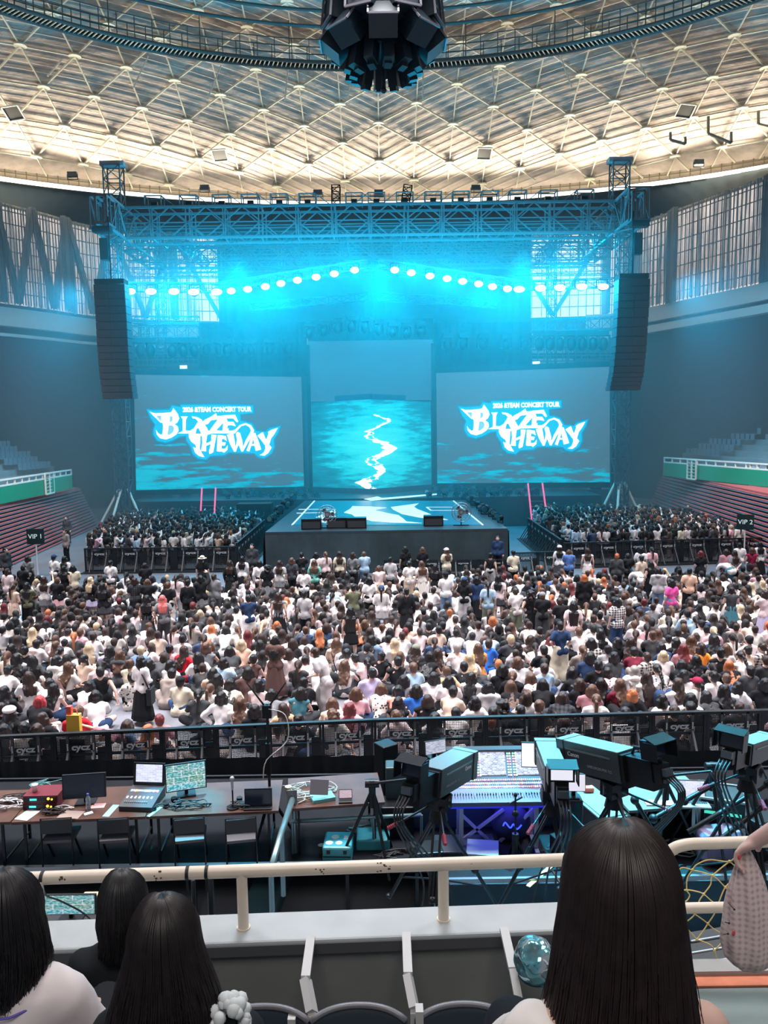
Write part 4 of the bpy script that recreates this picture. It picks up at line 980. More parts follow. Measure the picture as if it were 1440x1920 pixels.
def fan(p, s, label):
    r = empty('stage_fan', p); tag(r, label, 'fan'); mb = MB(); n = 24
    for rr in (.3, .22, .12): mb.tube([(rr * s * math.cos(2 * math.pi * i / n), -.06, .42 * s + rr * s * math.sin(2 * math.pi * i / n)) for i in range(n)], .012 * s, 4, True)
    for i in range(16): a = 2 * math.pi * i / 16; mb.bar((0, -.08, .42 * s), (.3 * s * math.cos(a), -.05, .42 * s + .3 * s * math.sin(a)), .012 * s)
    mb.build('cage', alum, r); b = MB()
    for i in range(3): a = 2 * math.pi * i / 3; b.prism([(0, 0), (.2 * s * math.cos(a - .3), .2 * s * math.sin(a - .3)), (.24 * s * math.cos(a + .1), .24 * s * math.sin(a + .1)), (.18 * s * math.cos(a + .5), .18 * s * math.sin(a + .5))], (0, 0, .42 * s), (1, 0, 0), (0, 0, 1), (0, 1, 0), .02)
    b.build('blades', darkm, r); MB().cyl((0, -.03, .42 * s), (0, .2 * s, .42 * s), .09 * s).bar((-.25 * s, .05, 0), (.25 * s, .05, 0), .05).bar((0, .08, 0), (0, .08, .4 * s), .05).build('motor_stand', blackm, r); return r
fan(P3(614, 990, DZ), 1.6, 'round cage fan standing on the thrust stage front, VIP-1 side'); fan(P3(865, 985, DZ), 1.6, 'round cage fan standing on the thrust stage front, VIP-2 side'); fan(on_z(907, 1052, 0), 1.5, 'round white cage fan on the floor before the thrust stage')
b = boxthing('white_stool', on_z(938, 1056, 0), (.9, .5, .06), whitep, 'low white folding step on the floor next to the cage fan', 'step'); b.location.z = .5
mb = MB()
for a in (-.42, .42):
    for c in (-.2, .2): mb.bar((a, c, 0), (a, c, -.5), .04)
mb.build('leg_frame', alum, b)
for i, (x, y, w_, d_, h_, lab) in enumerate(((480, 1000, 2.3, 1.2, 2.1, 'tall black-draped box at the VIP-1 side of the thrust'), (424, 978, 2.0, 1.5, 1.9, 'dark stacked subwoofer pile beside the VIP-1 side stair'), (322, 975, 5.2, 2.2, 1.7, 'long low grey speaker boxes on the floor, VIP-1 side of the stair'), (975, 975, 2.4, 1.5, 1.8, 'dark stacked subwoofer pile beside the VIP-2 side stair'), (1092, 962, 5.0, 2.5, 2.0, 'large grey block of subwoofers, VIP-2 side of the stair'))):
    p = on_z(x, y, 0); r = empty('speaker_stack' if i else 'draped_box', p); tag(r, lab, 'speaker stack' if i else 'box')
    nn = 1 if i == 0 else 3
    for k in range(nn): MB().box((0, 0, h_ * (k + .5) / nn), (w_, d_, h_ / nn - .05)).build('cabinet' if i else 'drape', cas_m if i in (2, 4) else blackm, r)
# TV camera on tripod in the pit
def tripod(mb, h, s, n0=0):
    for k in range(3):
        a = 2 * math.pi * k / 3 + n0; mb.cyl((0, 0, h), (s * math.cos(a), s * math.sin(a), 0), .03, .02, 6)
    mb.cyl((0, 0, h - .25), (0, 0, h + .05), .05, n=8); return mb
pc = empty('pit_camera', on_z(735, 1062, 0)); tag(pc, 'television camera on a tripod in the pit before the thrust stage', 'camera'); tripod(MB(), 1.3, .5).build('tripod', blackm, pc)
MB().box((0, 0, 1.5), (.3, .7, .3)).box((0, .45, 1.5), (.35, .3, .3)).bar((0, -.3, 1.45), (.5, -.7, 1.3), .04).build('camera_body', blackm, pc)
def haze(name, c, d, dens, label):
    m = bpy.data.materials.new(name); m.use_nodes = True; nt = m.node_tree; nt.nodes.clear()
    o_ = nt.nodes.new('ShaderNodeOutputMaterial'); v = nt.nodes.new('ShaderNodeVolumeScatter'); v.inputs['Density'].default_value = dens; v.inputs['Anisotropy'].default_value = .2
    v.inputs['Color'].default_value = (.72, .92, 1, 1); nt.links.new(v.outputs[0], o_.inputs['Volume']); m.cycles.homogeneous_volume = True  # white smoke tinted, some of the cyan light put into its colour
    o = MB().box(c, d).build(name, m); tag(o, label, 'haze', kind='stuff'); return o
haze('stage_haze', (0, 56.5, 9.8), (50, 17, 19.2), HZ1, 'thick smoke haze filling the stage box under the roof truss')
haze('hall_haze', (0, 58.5, 9.6), (84, 35, 19), HZ2, 'thin smoke haze drifting over the front of the hall')
# ================================================================ PEOPLE
def tintable(name, rough, kind='plain', spec=.3):
    m = bpy.data.materials.new(name); nt, N, L, B = nodes(m); oi = N.new('ShaderNodeObjectInfo'); B.inputs['Roughness'].default_value = rough
    B.inputs['Specular IOR Level'].default_value = spec
    tc = N.new('ShaderNodeTexCoord')
    def mix(fac, c2, op='MIX'):
        x = N.new('ShaderNodeMix'); x.data_type = 'RGBA'; x.blend_type = op; L.new(fac, x.inputs['Factor']); L.new(oi.outputs['Color'], x.inputs['A']); x.inputs['B'].default_value = c2; L.new(x.outputs['Result'], B.inputs['Base Color']); return x
    def wave(axis, scale):
        w = N.new('ShaderNodeTexWave'); w.bands_direction = axis; w.inputs['Scale'].default_value = scale; L.new(tc.outputs['Object'], w.inputs[0])
        g = N.new('ShaderNodeMath'); g.operation = 'GREATER_THAN'; g.inputs[1].default_value = .55; L.new(w.outputs['Fac'], g.inputs[0]); return g
    if kind == 'plain':
        n = N.new('ShaderNodeTexNoise'); n.inputs['Scale'].default_value = 9; L.new(tc.outputs['Object'], n.inputs[0])
        v = N.new('ShaderNodeHueSaturation'); r = N.new('ShaderNodeMapRange'); r.inputs[3].default_value = .82; r.inputs[4].default_value = 1.12; L.new(n.outputs[0], r.inputs[0]); L.new(r.outputs[0], v.inputs['Value'])
        L.new(oi.outputs['Color'], v.inputs['Color']); L.new(v.outputs[0], B.inputs['Base Color'])
    if kind == 'skin': L.new(oi.outputs['Color'], B.inputs['Base Color'])
    if kind == 'hair':
        mp = N.new('ShaderNodeMapping'); mp.inputs['Scale'].default_value = (60, 60, 4); n = N.new('ShaderNodeTexNoise'); L.new(tc.outputs['Object'], mp.inputs[0]); L.new(mp.outputs[0], n.inputs[0])
        v = N.new('ShaderNodeHueSaturation'); r = N.new('ShaderNodeMapRange'); r.inputs[3].default_value = .4; r.inputs[4].default_value = 1.7; L.new(n.outputs[0], r.inputs[0]); L.new(r.outputs[0], v.inputs['Value']); L.new(oi.outputs['Color'], v.inputs['Color']); L.new(v.outputs[0], B.inputs['Base Color'])
        b = N.new('ShaderNodeBump'); b.inputs['Strength'].default_value = .6; b.inputs['Distance'].default_value = .01; L.new(n.outputs[0], b.inputs['Height']); L.new(b.outputs[0], B.inputs['Normal'])
    if kind == 'stripe': mix(wave('Z', 9).outputs[0], (.05, .05, .06, 1))
    if kind == 'plaid':
        a, b = wave('Z', 4.5), wave('X', 4.5); s = N.new('ShaderNodeMath'); s.operation = 'ADD'; L.new(a.outputs[0], s.inputs[0]); L.new(b.outputs[0], s.inputs[1])
        h = N.new('ShaderNodeMath'); h.operation = 'MULTIPLY'; h.inputs[1].default_value = .5; L.new(s.outputs[0], h.inputs[0]); mix(h.outputs[0], (.02, .02, .03, 1))
    if kind == 'floral':
        vo = N.new('ShaderNodeTexVoronoi'); vo.inputs['Scale'].default_value = 16; L.new(tc.outputs['Object'], vo.inputs[0]); g = N.new('ShaderNodeMath'); g.operation = 'LESS_THAN'; g.inputs[1].default_value = .32; L.new(vo.outputs[0], g.inputs[0]); mix(g.outputs[0], (.06, .06, .07, 1))
    return m
SKINM = tintable('skin', .5, 'skin'); HAIRM = tintable('hair_strands', .32, 'hair', .5)
CLOTH = {k: tintable('cloth_' + k, .85, k, .15) for k in ('plain', 'stripe', 'plaid', 'floral')}
SKIN = (.74, .48, .40, 1)
COLS = {'white': (.90, .86, .87), 'offwhite': (.80, .74, .70), 'cream': (.78, .70, .55), 'black': (.016, .018, .022), 'navy': (.03, .06, .14), 'grey': (.22, .23, .25), 'light grey': (.50, .49, .51), 'brown': (.12, .07, .065),
        'pink': (.86, .48, .55), 'pale pink': (.86, .68, .70), 'hot pink': (.90, .12, .42), 'red': (.75, .03, .05), 'burgundy': (.16, .02, .04), 'blue': (.04, .18, .70), 'light blue': (.42, .62, .82), 'denim': (.16, .26, .42), 'mint': (.22, .66, .58),
        'beige': (.68, .52, .42), 'olive': (.16, .17, .11), 'khaki': (.20, .22, .17), 'tan': (.60, .40, .25), 'orange': (.95, .33, .06), 'peach': (.85, .55, .42), 'lavender': (.62, .55, .80), 'teal': (.07, .22, .28), 'coral': (.90, .34, .28), 'charcoal': (.06, .065, .075), 'taupe': (.32, .27, .25), 'mauve': (.45, .22, .26), 'yellow': (.85, .75, .15), 'denim jacket blue': (.10, .2, .5), 'maroon': (.28, .02, .06)}
HCOL = {'black': (.010, .010, .013), 'dark brown': (.035, .02, .018), 'brown': (.10, .052, .035), 'ginger': (.42, .13, .05), 'blond': (.55, .42, .28), 'red': (.42, .05, .06), 'dark red': (.13, .02, .025), 'pink-red': (.62, .16, .16), 'grey': (.30, .28, .27)}
def V(*a): return Vector(a)
_dg = None
def remesh(mb, vox=.02, dec=1., sm=4, fold=0., fs=9., seed=0, strand=0.):
    me = mb.mesh('tmp', []); o = bpy.data.objects.new('tmp', me); COL.objects.link(o)
    r = o.modifiers.new('r', 'REMESH'); r.mode = 'VOXEL'; r.voxel_size = vox; r.use_smooth_shade = True
    s = o.modifiers.new('s', 'SMOOTH'); s.iterations = sm; s.factor = .5
    dg = bpy.context.evaluated_depsgraph_get(); out = bpy.data.meshes.new_from_object(o.evaluated_get(dg)); bpy.data.objects.remove(o)
    if fold or strand:
        n = len(out.vertices); co = np.empty(n * 3); out.vertices.foreach_get('co', co); no = np.empty(n * 3); out.vertices.foreach_get('normal', no); co = co.reshape(-1, 3); no = no.reshape(-1, 3)
        d = np.zeros(n)
        if fold: d += fold * np.array([noise.noise(Vector((c[0] * fs + seed, c[1] * fs, c[2] * fs * .6))) for c in co])
        if strand: d += strand * np.array([noise.noise(Vector((c[0] * 42, c[1] * 42, c[2] * 3 + seed))) for c in co])
        co += no * d[:, None]; out.vertices.foreach_set('co', co.ravel())
    if dec < 1:
        o = bpy.data.objects.new('tmp', out); COL.objects.link(o); m = o.modifiers.new('d', 'DECIMATE'); m.ratio = dec
        dg = bpy.context.evaluated_depsgraph_get(); o2 = bpy.data.meshes.new_from_object(o.evaluated_get(dg)); bpy.data.objects.remove(o); bpy.data.meshes.remove(out); out = o2
    out.polygons.foreach_set('use_smooth', [True] * len(out.polygons)); return out
def sym(d):
    for k in list(d):
        if k.endswith('R') and k[:-1] + 'L' not in d: v = d[k]; d[k[:-1] + 'L'] = V(-v.x, v.y, v.z)
    return d
SIT = dict(P=V(0, 0, .14), C=V(0, .05, .42), N=V(0, .05, .60), H=V(0, .075, .75), shR=V(.155, .05, .545), elR=V(.215, .15, .33), haR=V(.10, .30, .27), hiR=V(.09, .02, .13), knR=V(.30, .30, .17), anR=V(-.04, .38, .08), toR=V(-.14, .40, .06))
STD = dict(P=V(0, 0, .90), C=V(0, 0, 1.18), N=V(0, -.01, 1.37), H=V(0, .015, 1.52), shR=V(.155, -.005, 1.315), elR=V(.215, -.03, 1.06), haR=V(.22, .04, .84), hiR=V(.085, 0, .88), knR=V(.095, .02, .48), anR=V(.10, -.02, .09), toR=V(.12, .13, .04))
def pose(base, **k):
    d = dict(base)
    for a in k:
        if a.endswith('L') or a.endswith('R'): pass
    d.update(k); return sym(d)
POSES = {
 'cross': pose(SIT), 'hunch': pose(SIT, C=V(0, .10, .40), N=V(0, .17, .56), H=V(0, .25, .69), shR=V(.155, .15, .50), elR=V(.20, .26, .30), haR=V(.06, .38, .28)),
 'knees': pose(SIT, knR=V(.12, .42, .40), anR=V(.10, .48, .08), toR=V(.10, .60, .04), haR=V(.05, .47, .34), elR=V(.22, .28, .34)),
 'lean': pose(SIT, C=V(0, -.02, .42), N=V(0, -.06, .60), H=V(0, -.03, .75), shR=V(.155, -.06, .545), shL=V(-.155, -.04, .545), elR=V(.25, -.20, .32), haR=V(.27, -.28, .04), elL=V(-.215, .1, .33), haL=V(-.10, .27, .22), knR=V(.2, .38, .14), anR=V(.30, .05, .07), toR=V(.30, -.08, .05), knL=V(-.05, .42, .30), anL=V(-.02, .52, .07), toL=V(-.02, .62, .04)),
 'phone_sit': pose(SIT, elR=V(.20, .22, .38), haR=V(.05, .34, .48)), 'aside': pose(SIT, H=V(.04, .07, .745), haR=V(.18, .32, .25)),
 'kneel': pose(SIT, P=V(0, 0, .26), C=V(0, .03, .53), N=V(0, .02, .72), H=V(0, .04, .87), shR=V(.155, .02, .665), elR=V(.21, .10, .45), haR=V(.08, .24, .38), hiR=V(.09, .02, .24), knR=V(.14, .36, .09), anR=V(.11, -.10, .08), toR=V(.10, -.22, .05)),
 'stand': pose(STD), 'stand_front': pose(STD, elR=V(.215, 0, 1.07), haR=V(.07, .2, 1.0)), 'stand_phone': pose(STD, elR=V(.20, .16, 1.12), haR=V(.07, .30, 1.32)),
 'stand_look': pose(STD, N=V(0, .03, 1.36), H=V(0, .08, 1.48), elR=V(.20, .04, 1.08), haR=V(.05, .24, 1.12)), 'one_up': pose(STD, elR=V(.26, .12, 1.42), haR=V(.20, .28, 1.66), elL=V(-.215, 0, 1.07), haL=V(-.12, .2, 1.0)),
 'hip_shift': pose(STD, P=V(.03, 0, .90), hiR=V(.115, 0, .88), hiL=V(-.055, 0, .88), knL=V(-.11, .08, .48), anL=V(-.14, .02, .09), toL=V(-.17, .16, .04), elR=V(.25, -.06, 1.10), haR=V(.15, .08, .96)),
 'hands_back': pose(STD, elR=V(.23, -.08, 1.08), haR=V(.03, -.15, .92)),
 'walk': pose(STD, P=V(0, 0, .86), C=V(0, .10, 1.14), N=V(0, .20, 1.31), H=V(0, .28, 1.43), shR=V(.155, .17, 1.26), elR=V(.20, .10, 1.02), haR=V(.12, .30, .95), knR=V(.09, .22, .48), anR=V(.09, .10, .10), toR=V(.10, .24, .05), knL=V(-.09, -.02, .46), anL=V(-.09, -.32, .12), toL=V(-.10, -.20, .04)),
 'bend': pose(STD, P=V(0, -.08, .88), C=V(0, .16, 1.04), N=V(0, .36, 1.06), H=V(0, .50, 1.0), shR=V(.155, .32, 1.03), elR=V(.20, .42, .80), haR=V(.10, .52, .62)),
 'over_rail': pose(STD, P=V(0, -.05, .72), C=V(0, .22, .93), N=V(0, .42, 1.02), H=V(0, .52, 1.03), shR=V(.155, .36, 1.02), elR=V(.42, .52, 1.10), haR=V(.66, .62, 1.14), elL=V(-.22, .5, .9), haL=V(-.05, .62, .84), knR=V(.10, -.25, .42), anR=V(.1, -.6, .1), toR=V(.1, -.5, .04)),
 'hips': pose(SIT, elR=V(.34, .02, .36), haR=V(.17, .02, .18)),
}
def torso(mb, p, inf=0., hem=0., strap=True):
    P, C, N, sR, sL = p['P'], p['C'], p['N'], p['shR'], p['shL']
    sc = (sR + sL) / 2; mid = (P + C) / 2
    mb.cap(P + (sR - sL).normalized() * .055, P - (sR - sL).normalized() * .055, .105 + inf, .105 + inf, 12)
    mb.cap(P, mid, .112 + inf, .095 + inf, 12); mb.cap(mid + V(.03, 0, 0), C + V(.045, 0, 0), .085 + inf, .098 + inf, 12); mb.cap(mid - V(.03, 0, 0), C - V(.045, 0, 0), .085 + inf, .098 + inf, 12)
    if not strap: return
    mb.cap(C + V(.04, 0, 0), lerp(sR, sc, .45), .098 + inf, .075 + inf, 12); mb.cap(C - V(.04, 0, 0), lerp(sL, sc, .45), .098 + inf, .075 + inf, 12)
    mb.cap(sR, sL, .050 + inf, .050 + inf, 10)
    if hem:
        d = (P - C).normalized(); mb.cap(P + V(.05, 0, 0), P + V(.06, 0, 0) + d * hem, .11 + inf, .115 + inf * 1.2, 12); mb.cap(P - V(.05, 0, 0), P - V(.06, 0, 0) + d * hem, .11 + inf, .115 + inf * 1.2, 12)
def body_mesh(pn, vox=.021, dec=.8, fing=True, key=None):
    key = ('body', pn, dec)
    if key in _M: return _M[key]
    p = POSES[pn]; mb = MB(); torso(mb, p)
    mb.cap(p['N'] - V(0, 0, .06), p['H'] - V(0, .02, .04), .052, .047)
    mb.ell(p['H'], (.076, .094, .112), 16, 12); mb.ell(p['H'] + V(0, .045, -.045), (.052, .055, .065), 12, 8); mb.cap(p['H'] + V(0, .09, .0), p['H'] + V(0, .108, -.03), .010, .015, 8)
    for s in 'RL':
        mb.ell(p['H'] + V(.078 if s == 'R' else -.078, -.005, -.01), (.014, .022, .03), 8, 6)
        mb.cap(p['sh' + s], p['el' + s], .047, .036); mb.cap(p['el' + s], p['ha' + s], .037, .024)
        mb.cap(p['hi' + s], p['kn' + s], .088, .056, 12); mb.cap(p['kn' + s], p['an' + s], .056, .036); mb.cap(p['kn' + s], lerp(p['kn' + s], p['an' + s], .4) , .052, .052)
        mb.cap(p['an' + s] - V(0, 0, .02), p['to' + s], .04, .028)
    if pn == 'holder':
        for s in 'RL': hand(mb, p['el' + s], p['ha' + s] - (p['ha' + s] - p['el' + s]).normalized() * .02, 1 if s == 'R' else -1, 1.05, .75)
        fing = False
    me = remesh(mb, vox, dec, 2 if pn == 'holder' else 3)
    if fing:
        h = MB()
        for s in 'RL': hand(h, p['el' + s], p['ha' + s], 1 if s == 'R' else -1)
        h2 = h.mesh('h', []); bm = bmesh.new(); bm.from_mesh(me); bm.from_mesh(h2); bm.to_mesh(me); bm.free(); bpy.data.meshes.remove(h2); me.polygons.foreach_set('use_smooth', [True] * len(me.polygons))
    me.name = 'person_body'; me.materials.clear(); me.materials.append(SKINM); _M[key] = me; return me
def hand(mb, el, ha, sg, s=1., curl=.5, n=6, roll=0., up=None):
    """palm, four unequal bent fingers and a thumb leaving the side of the palm"""
    z = (ha - el).normalized(); u = V(0, 0, 1) if abs(z.z) < .9 else V(0, 1, 0)
    if up is not None: u = Vector(up)
    x = z.cross(u).normalized() * sg; y = z.cross(x) * sg
    if roll: R = Matrix.Rotation(roll, 3, z); x, y = R @ x, R @ y
    if y.z > 0 and up is None: y = -y
    c = ha + z * .04 * s
    R = Matrix((x, y, z)).transposed()
    mb.ell(c, (.038 * s, .016 * s, .048 * s), 10, 8, M=R)
    for i, (fx, L) in enumerate(((-.028, .070), (-.010, .080), (.009, .075), (.027, .058))):
        a = ha + z * .075 * s + x * fx * s; ang = curl * (.5 + .1 * i); d1 = (z * math.cos(ang) + y * math.sin(ang)); d2 = (z * math.cos(ang * 2.2) + y * math.sin(ang * 2.2)); d3 = (z * math.cos(ang * 3.2) + y * math.sin(ang * 3.2))
        b = a + d1 * L * .45 * s; c2 = b + d2 * L * .32 * s; e = c2 + d3 * L * .25 * s
        mb.tube([a - z * .02 * s, a, b, c2, e, e + d3 * .004 * s], [.0085 * s, .0095 * s, .0088 * s, .0082 * s, .0072 * s, .003 * s], n)
    a = ha + z * .018 * s - x * .030 * s; t1 = (z * .62 - x * .62 + y * .35).normalized(); t2 = (z * .85 - x * .2 + y * .45).normalized()
    mb.tube([a, a + t1 * .028 * s, a + t1 * .05 * s, a + t1 * .05 * s + t2 * .026 * s, a + t1 * .05 * s + t2 * .030 * s], [.012 * s, .012 * s, .0105 * s, .009 * s, .004 * s], n)
def hair_mesh(pn, st, dec=.8, seed=0):
    key = ('hair', pn, st, dec)
    if key in _M: return _M[key]
    p = POSES[pn]; H, N, C, P = p['H'], p['N'], p['C'], p['P']; mb = MB(); rnd = random.Random(hash(st) % 97 + len(pn))
    mb.ell(H + V(0, -.020, .022), (.088, .102, .108), 16, 12)
    bk = (N - H); bk = bk.normalized()
    def lock(x, y, L, r0=.034, r1=.02, side=0):
        a = H + V(x, y, -.01); b = H + V(x * 1.08, y - .01, -.13); back = C + (N - C) * .6
        c = V(x * 1.25, min(back.y - .095, b.y - .02), max(b.z - .10, H.z - L)) if L > .2 else b
        if st == 'wavy': c.x *= 1.35
        mb.cap(a, b, r0, r0, 8)
        if L > .2:
            mb.cap(b, c, r0, r0 * .9, 8)
            if H.z - L < c.z - .02: e = V(c.x * .85 + C.x, min(C.y, P.y) - .115, H.z - L); mb.cap(c, e, r0 * .9, r1, 8)
    if st in ('long', 'wavy', 'verylong'):
        L = {'long': .40, 'wavy': .40, 'verylong': .56}[st]
        for i in range(9): x = -.085 + .17 * i / 8; lock(x, -.075 + .045 * abs(i - 4) / 4 * 1.2, L * (1 + rnd.uniform(-.1, .06)))
        for s in (-1, 1): lock(s * .085, .0, L * .7, .026)
    elif st == 'bob':
        for i in range(9): x = -.085 + .17 * i / 8; lock(x, -.07 + .05 * abs(i - 4) / 4, .18, .04)
        for s in (-1, 1): mb.cap(H + V(s * .08, .015, 0), H + V(s * .082, .02, -.12), .03, .028)
    elif st == 'pony':
        mb.cap(H + V(0, -.11, .03), H + V(0, -.15, .0), .03, .03); e = V(0, min(H.y - .16, C.y - .14), H.z - .2); mb.cap(H + V(0, -.15, 0), e, .036, .034); mb.cap(e, V(0, C.y - .14, H.z - .38), .034, .014)
    elif st == 'bun': mb.ell(H + V(0, -.10, .075), (.05, .05, .048), 10, 8); mb.ell(H + V(0, -.05, -.05), (.07, .07, .05))
    elif st == 'pigtails':
        for s in (-1, 1): mb.cap(H + V(s * .09, -.05, -.02), H + V(s * .13, -.03, -.2), .032, .03); mb.cap(H + V(s * .13, -.03, -.2), H + V(s * .12, -.02, -.38), .03, .012)
    elif st == 'short': mb.ell(H + V(0, -.04, -.03), (.08, .078, .085), 14, 10)
    elif st == 'curly':
        for i in range(26): a = rnd.uniform(0, 6.28); mb.ell(H + V(.085 * math.cos(a), -.03 + .08 * math.sin(a) - .02, rnd.uniform(-.2, .09)), rnd.uniform(.03, .045), 8, 6)
    me = remesh(mb, .0165, dec, 2, strand=.014 if st != 'curly' else .02, seed=seed); me.name = 'hair'; me.materials.clear(); me.materials.append(HAIRM); _M[key] = me; return me
def top_mesh(pn, tv, dec=.8):
    key = ('top', pn, tv, dec)
    if key in _M: return _M[key]
    p = POSES[pn]; mb = MB(); inf = {'tee': .018, 'long': .017, 'tank': .012, 'hoodie': .032, 'shirt': .026, 'jacket': .034, 'strapless': .012}[tv]
    torso(mb, p, inf, .05 if tv != 'tank' else .0, tv != 'strapless')
    if tv == 'strapless': mb.cap(p['C'] + V(.06, 0, .04), p['C'] + V(-.06, 0, .04), .105, .105, 12)
    for s in 'RL':
        sh, el, ha = p['sh' + s], p['el' + s], p['ha' + s]
        if tv in ('tee', 'shirt'): mb.cap(sh, lerp(sh, el, .62), .058 + inf * .5, .062 + inf * .4)
        elif tv not in ('tank', 'strapless'): mb.cap(sh, el, .055 + inf * .6, .046 + inf * .6); mb.cap(el, lerp(el, ha, .92), .046 + inf * .6, .036 + inf * .5)
    if tv == 'hoodie': mb.ell(p['N'] + V(0, -.085, -.01), (.10, .06, .07), 12, 8)
    me = remesh(mb, .021, dec, 4, fold=.016, fs=11, seed=len(tv)); me.name = 'top'; me.materials.clear(); me.materials.append(CLOTH['plain']); _M[key] = me; return me
def bottom_mesh(pn, bv, dec=.8):
    key = ('bot', pn, bv, dec)
    if key in _M: return _M[key]
    p = POSES[pn]; mb = MB(); stand = p['P'].z > .6; P = p['P']
    if bv in ('trousers', 'wide', 'shorts') or not stand:
        mb.cap(P + V(.06, 0, .02), P + V(-.06, 0, .02), .122, .122, 12)
        for s in 'RL':
            h, k, a = p['hi' + s], p['kn' + s], p['an' + s]
            if bv == 'shorts': mb.cap(h, lerp(h, k, .42), .105, .098, 12)
            elif bv in ('skirt', 'longskirt'): mb.cap(h, lerp(h, k, .85), .125, .11, 12)
            else:
                w = .018 if bv == 'trousers' else .05; mb.cap(h, k, .098 + w * .3, .068 + w, 12); mb.cap(k, lerp(k, a, .92), .068 + w, .052 + w * 1.2, 12)
        me = remesh(mb, .022, dec, 4, fold=.014, fs=10)
    else:
        zt = P.z + .12; zb = {'skirt': P.z - .34, 'longskirt': .13}[bv]; R = .20 if bv == 'skirt' else .27; pr_ = [(.12, zt), (.15, P.z)] + [(lerp(.16, R, i / 5), lerp(P.z - .02, zb, i / 5)) for i in range(1, 6)] + [(R * .93, zb + .01)]
        mb.lathe(pr_, (P.x, P.y, 0), 40, 1.0, .8, .05, 10); me = mb.mesh('skirt', []); 
    me.name = 'bottom'; me.materials.clear(); me.materials.append(CLOTH['plain']); _M[key] = me; return me
def hat_mesh(pn, kind):
    key = ('hat', pn, kind)
    if key in _M: return _M[key]
    H = POSES[pn]['H']; mb = MB()
    if kind == 'cap': mb.ell(H + V(0, -.01, .055), (.096, .112, .085), 16, 10); mb.ell(H + V(0, .12, .045), (.07, .07, .012), 12, 6)
    elif kind == 'beret': mb.ell(H + V(0, -.02, .07), (.11, .12, .075), 16, 10)
    else: mb.ell(H + V(0, 0, .06), (.095, .105, .09), 16, 10); mb.ell(H + V(0, 0, .03), (.17, .18, .014), 20, 6)
    me = mb.mesh('hat', [CLOTH['plain']]); _M[key] = me; return me
def mkobj(name, me, parent, col, m=None):
    o = bpy.data.objects.new(name, me); COL.objects.link(o); o.parent = parent; o.color = (*col[:3], 1)
    if m is not None: o.material_slots[0].link = 'OBJECT'; o.material_slots[0].material = m
    return o
PEOPLE = []; USED = set()
LAND = [('the orange-yellow shopping bag', 115, 1350), ('the walker in pale wide trousers', 600, 1290), ('the woman in brown dress', 530, 1270), ('the woman in white cardigan and black skirt', 268, 1290), ('the one in navy tee and cream trousers', 1050, 1230),
        ('the girl in hot pink tee', 1259, 1150), ('the person in checked shirt', 1157, 1180), ('the woman in teal skirt', 1371, 1160), ('the man in grey-white shirt', 571, 1165), ('the man in jeans', 836, 1130), ('the red-haired woman in grey', 304, 1170), ('the black dress with cream strap', 762, 1160),
        ('the navy top and white trousers', 465, 1170), ('the woman in mint tee', 589, 1095), ('the sleeveless black dress', 994, 1160), ('the microphone stand', 508, 1335), ('the white printed T-shirt', 1345, 1300), ('the red-haired person in black', 74, 1330), ('the white knit top', 415, 1330), ('the grey hoodie', 915, 1310), ('the burgundy top', 1162, 1310), ('the orange top', 1314, 1235), ('the blue jersey', 916, 1225), ('the red dress', 345, 1240)]
HW = {'long': 'long', 'verylong': 'very long', 'wavy': 'long wavy', 'bob': 'bobbed', 'pony': 'ponytailed', 'bun': 'bunned', 'short': 'short', 'curly': 'curly', 'pigtails': 'pigtailed'}
PW = {'cross': 'seated', 'hunch': 'hunched seated', 'knees': 'seated', 'lean': 'leaning-back seated', 'phone_sit': 'seated', 'aside': 'seated', 'kneel': 'kneeling', 'hips': 'seated', 'bend': 'bending', 'walk': 'walking', 'over_rail': 'stooping', 'one_up': 'arm-raised standing'}
def where(x, y, used_ok):
    ls = sorted(LAND, key=lambda l: math.hypot(l[1] - x, (l[2] - y) * 1.6))
    for n, (s, lx, ly) in enumerate(ls[:8]):
        if math.hypot(lx - x, ly - y) < 22 and n == 0: continue
        dx, dy = x - lx, y - ly
        rel = ('behind' if dy < 0 else 'in front of') if abs(dy) * 1.6 > abs(dx) else ('VIP-1 side of' if dx < 0 else 'VIP-2 side of')
        for pre in ('close ' if math.hypot(dx, dy) < 60 else '', 'just ' if rel[0] != 'V' else 'toward '): 
            yield pre + rel + ' ' + s
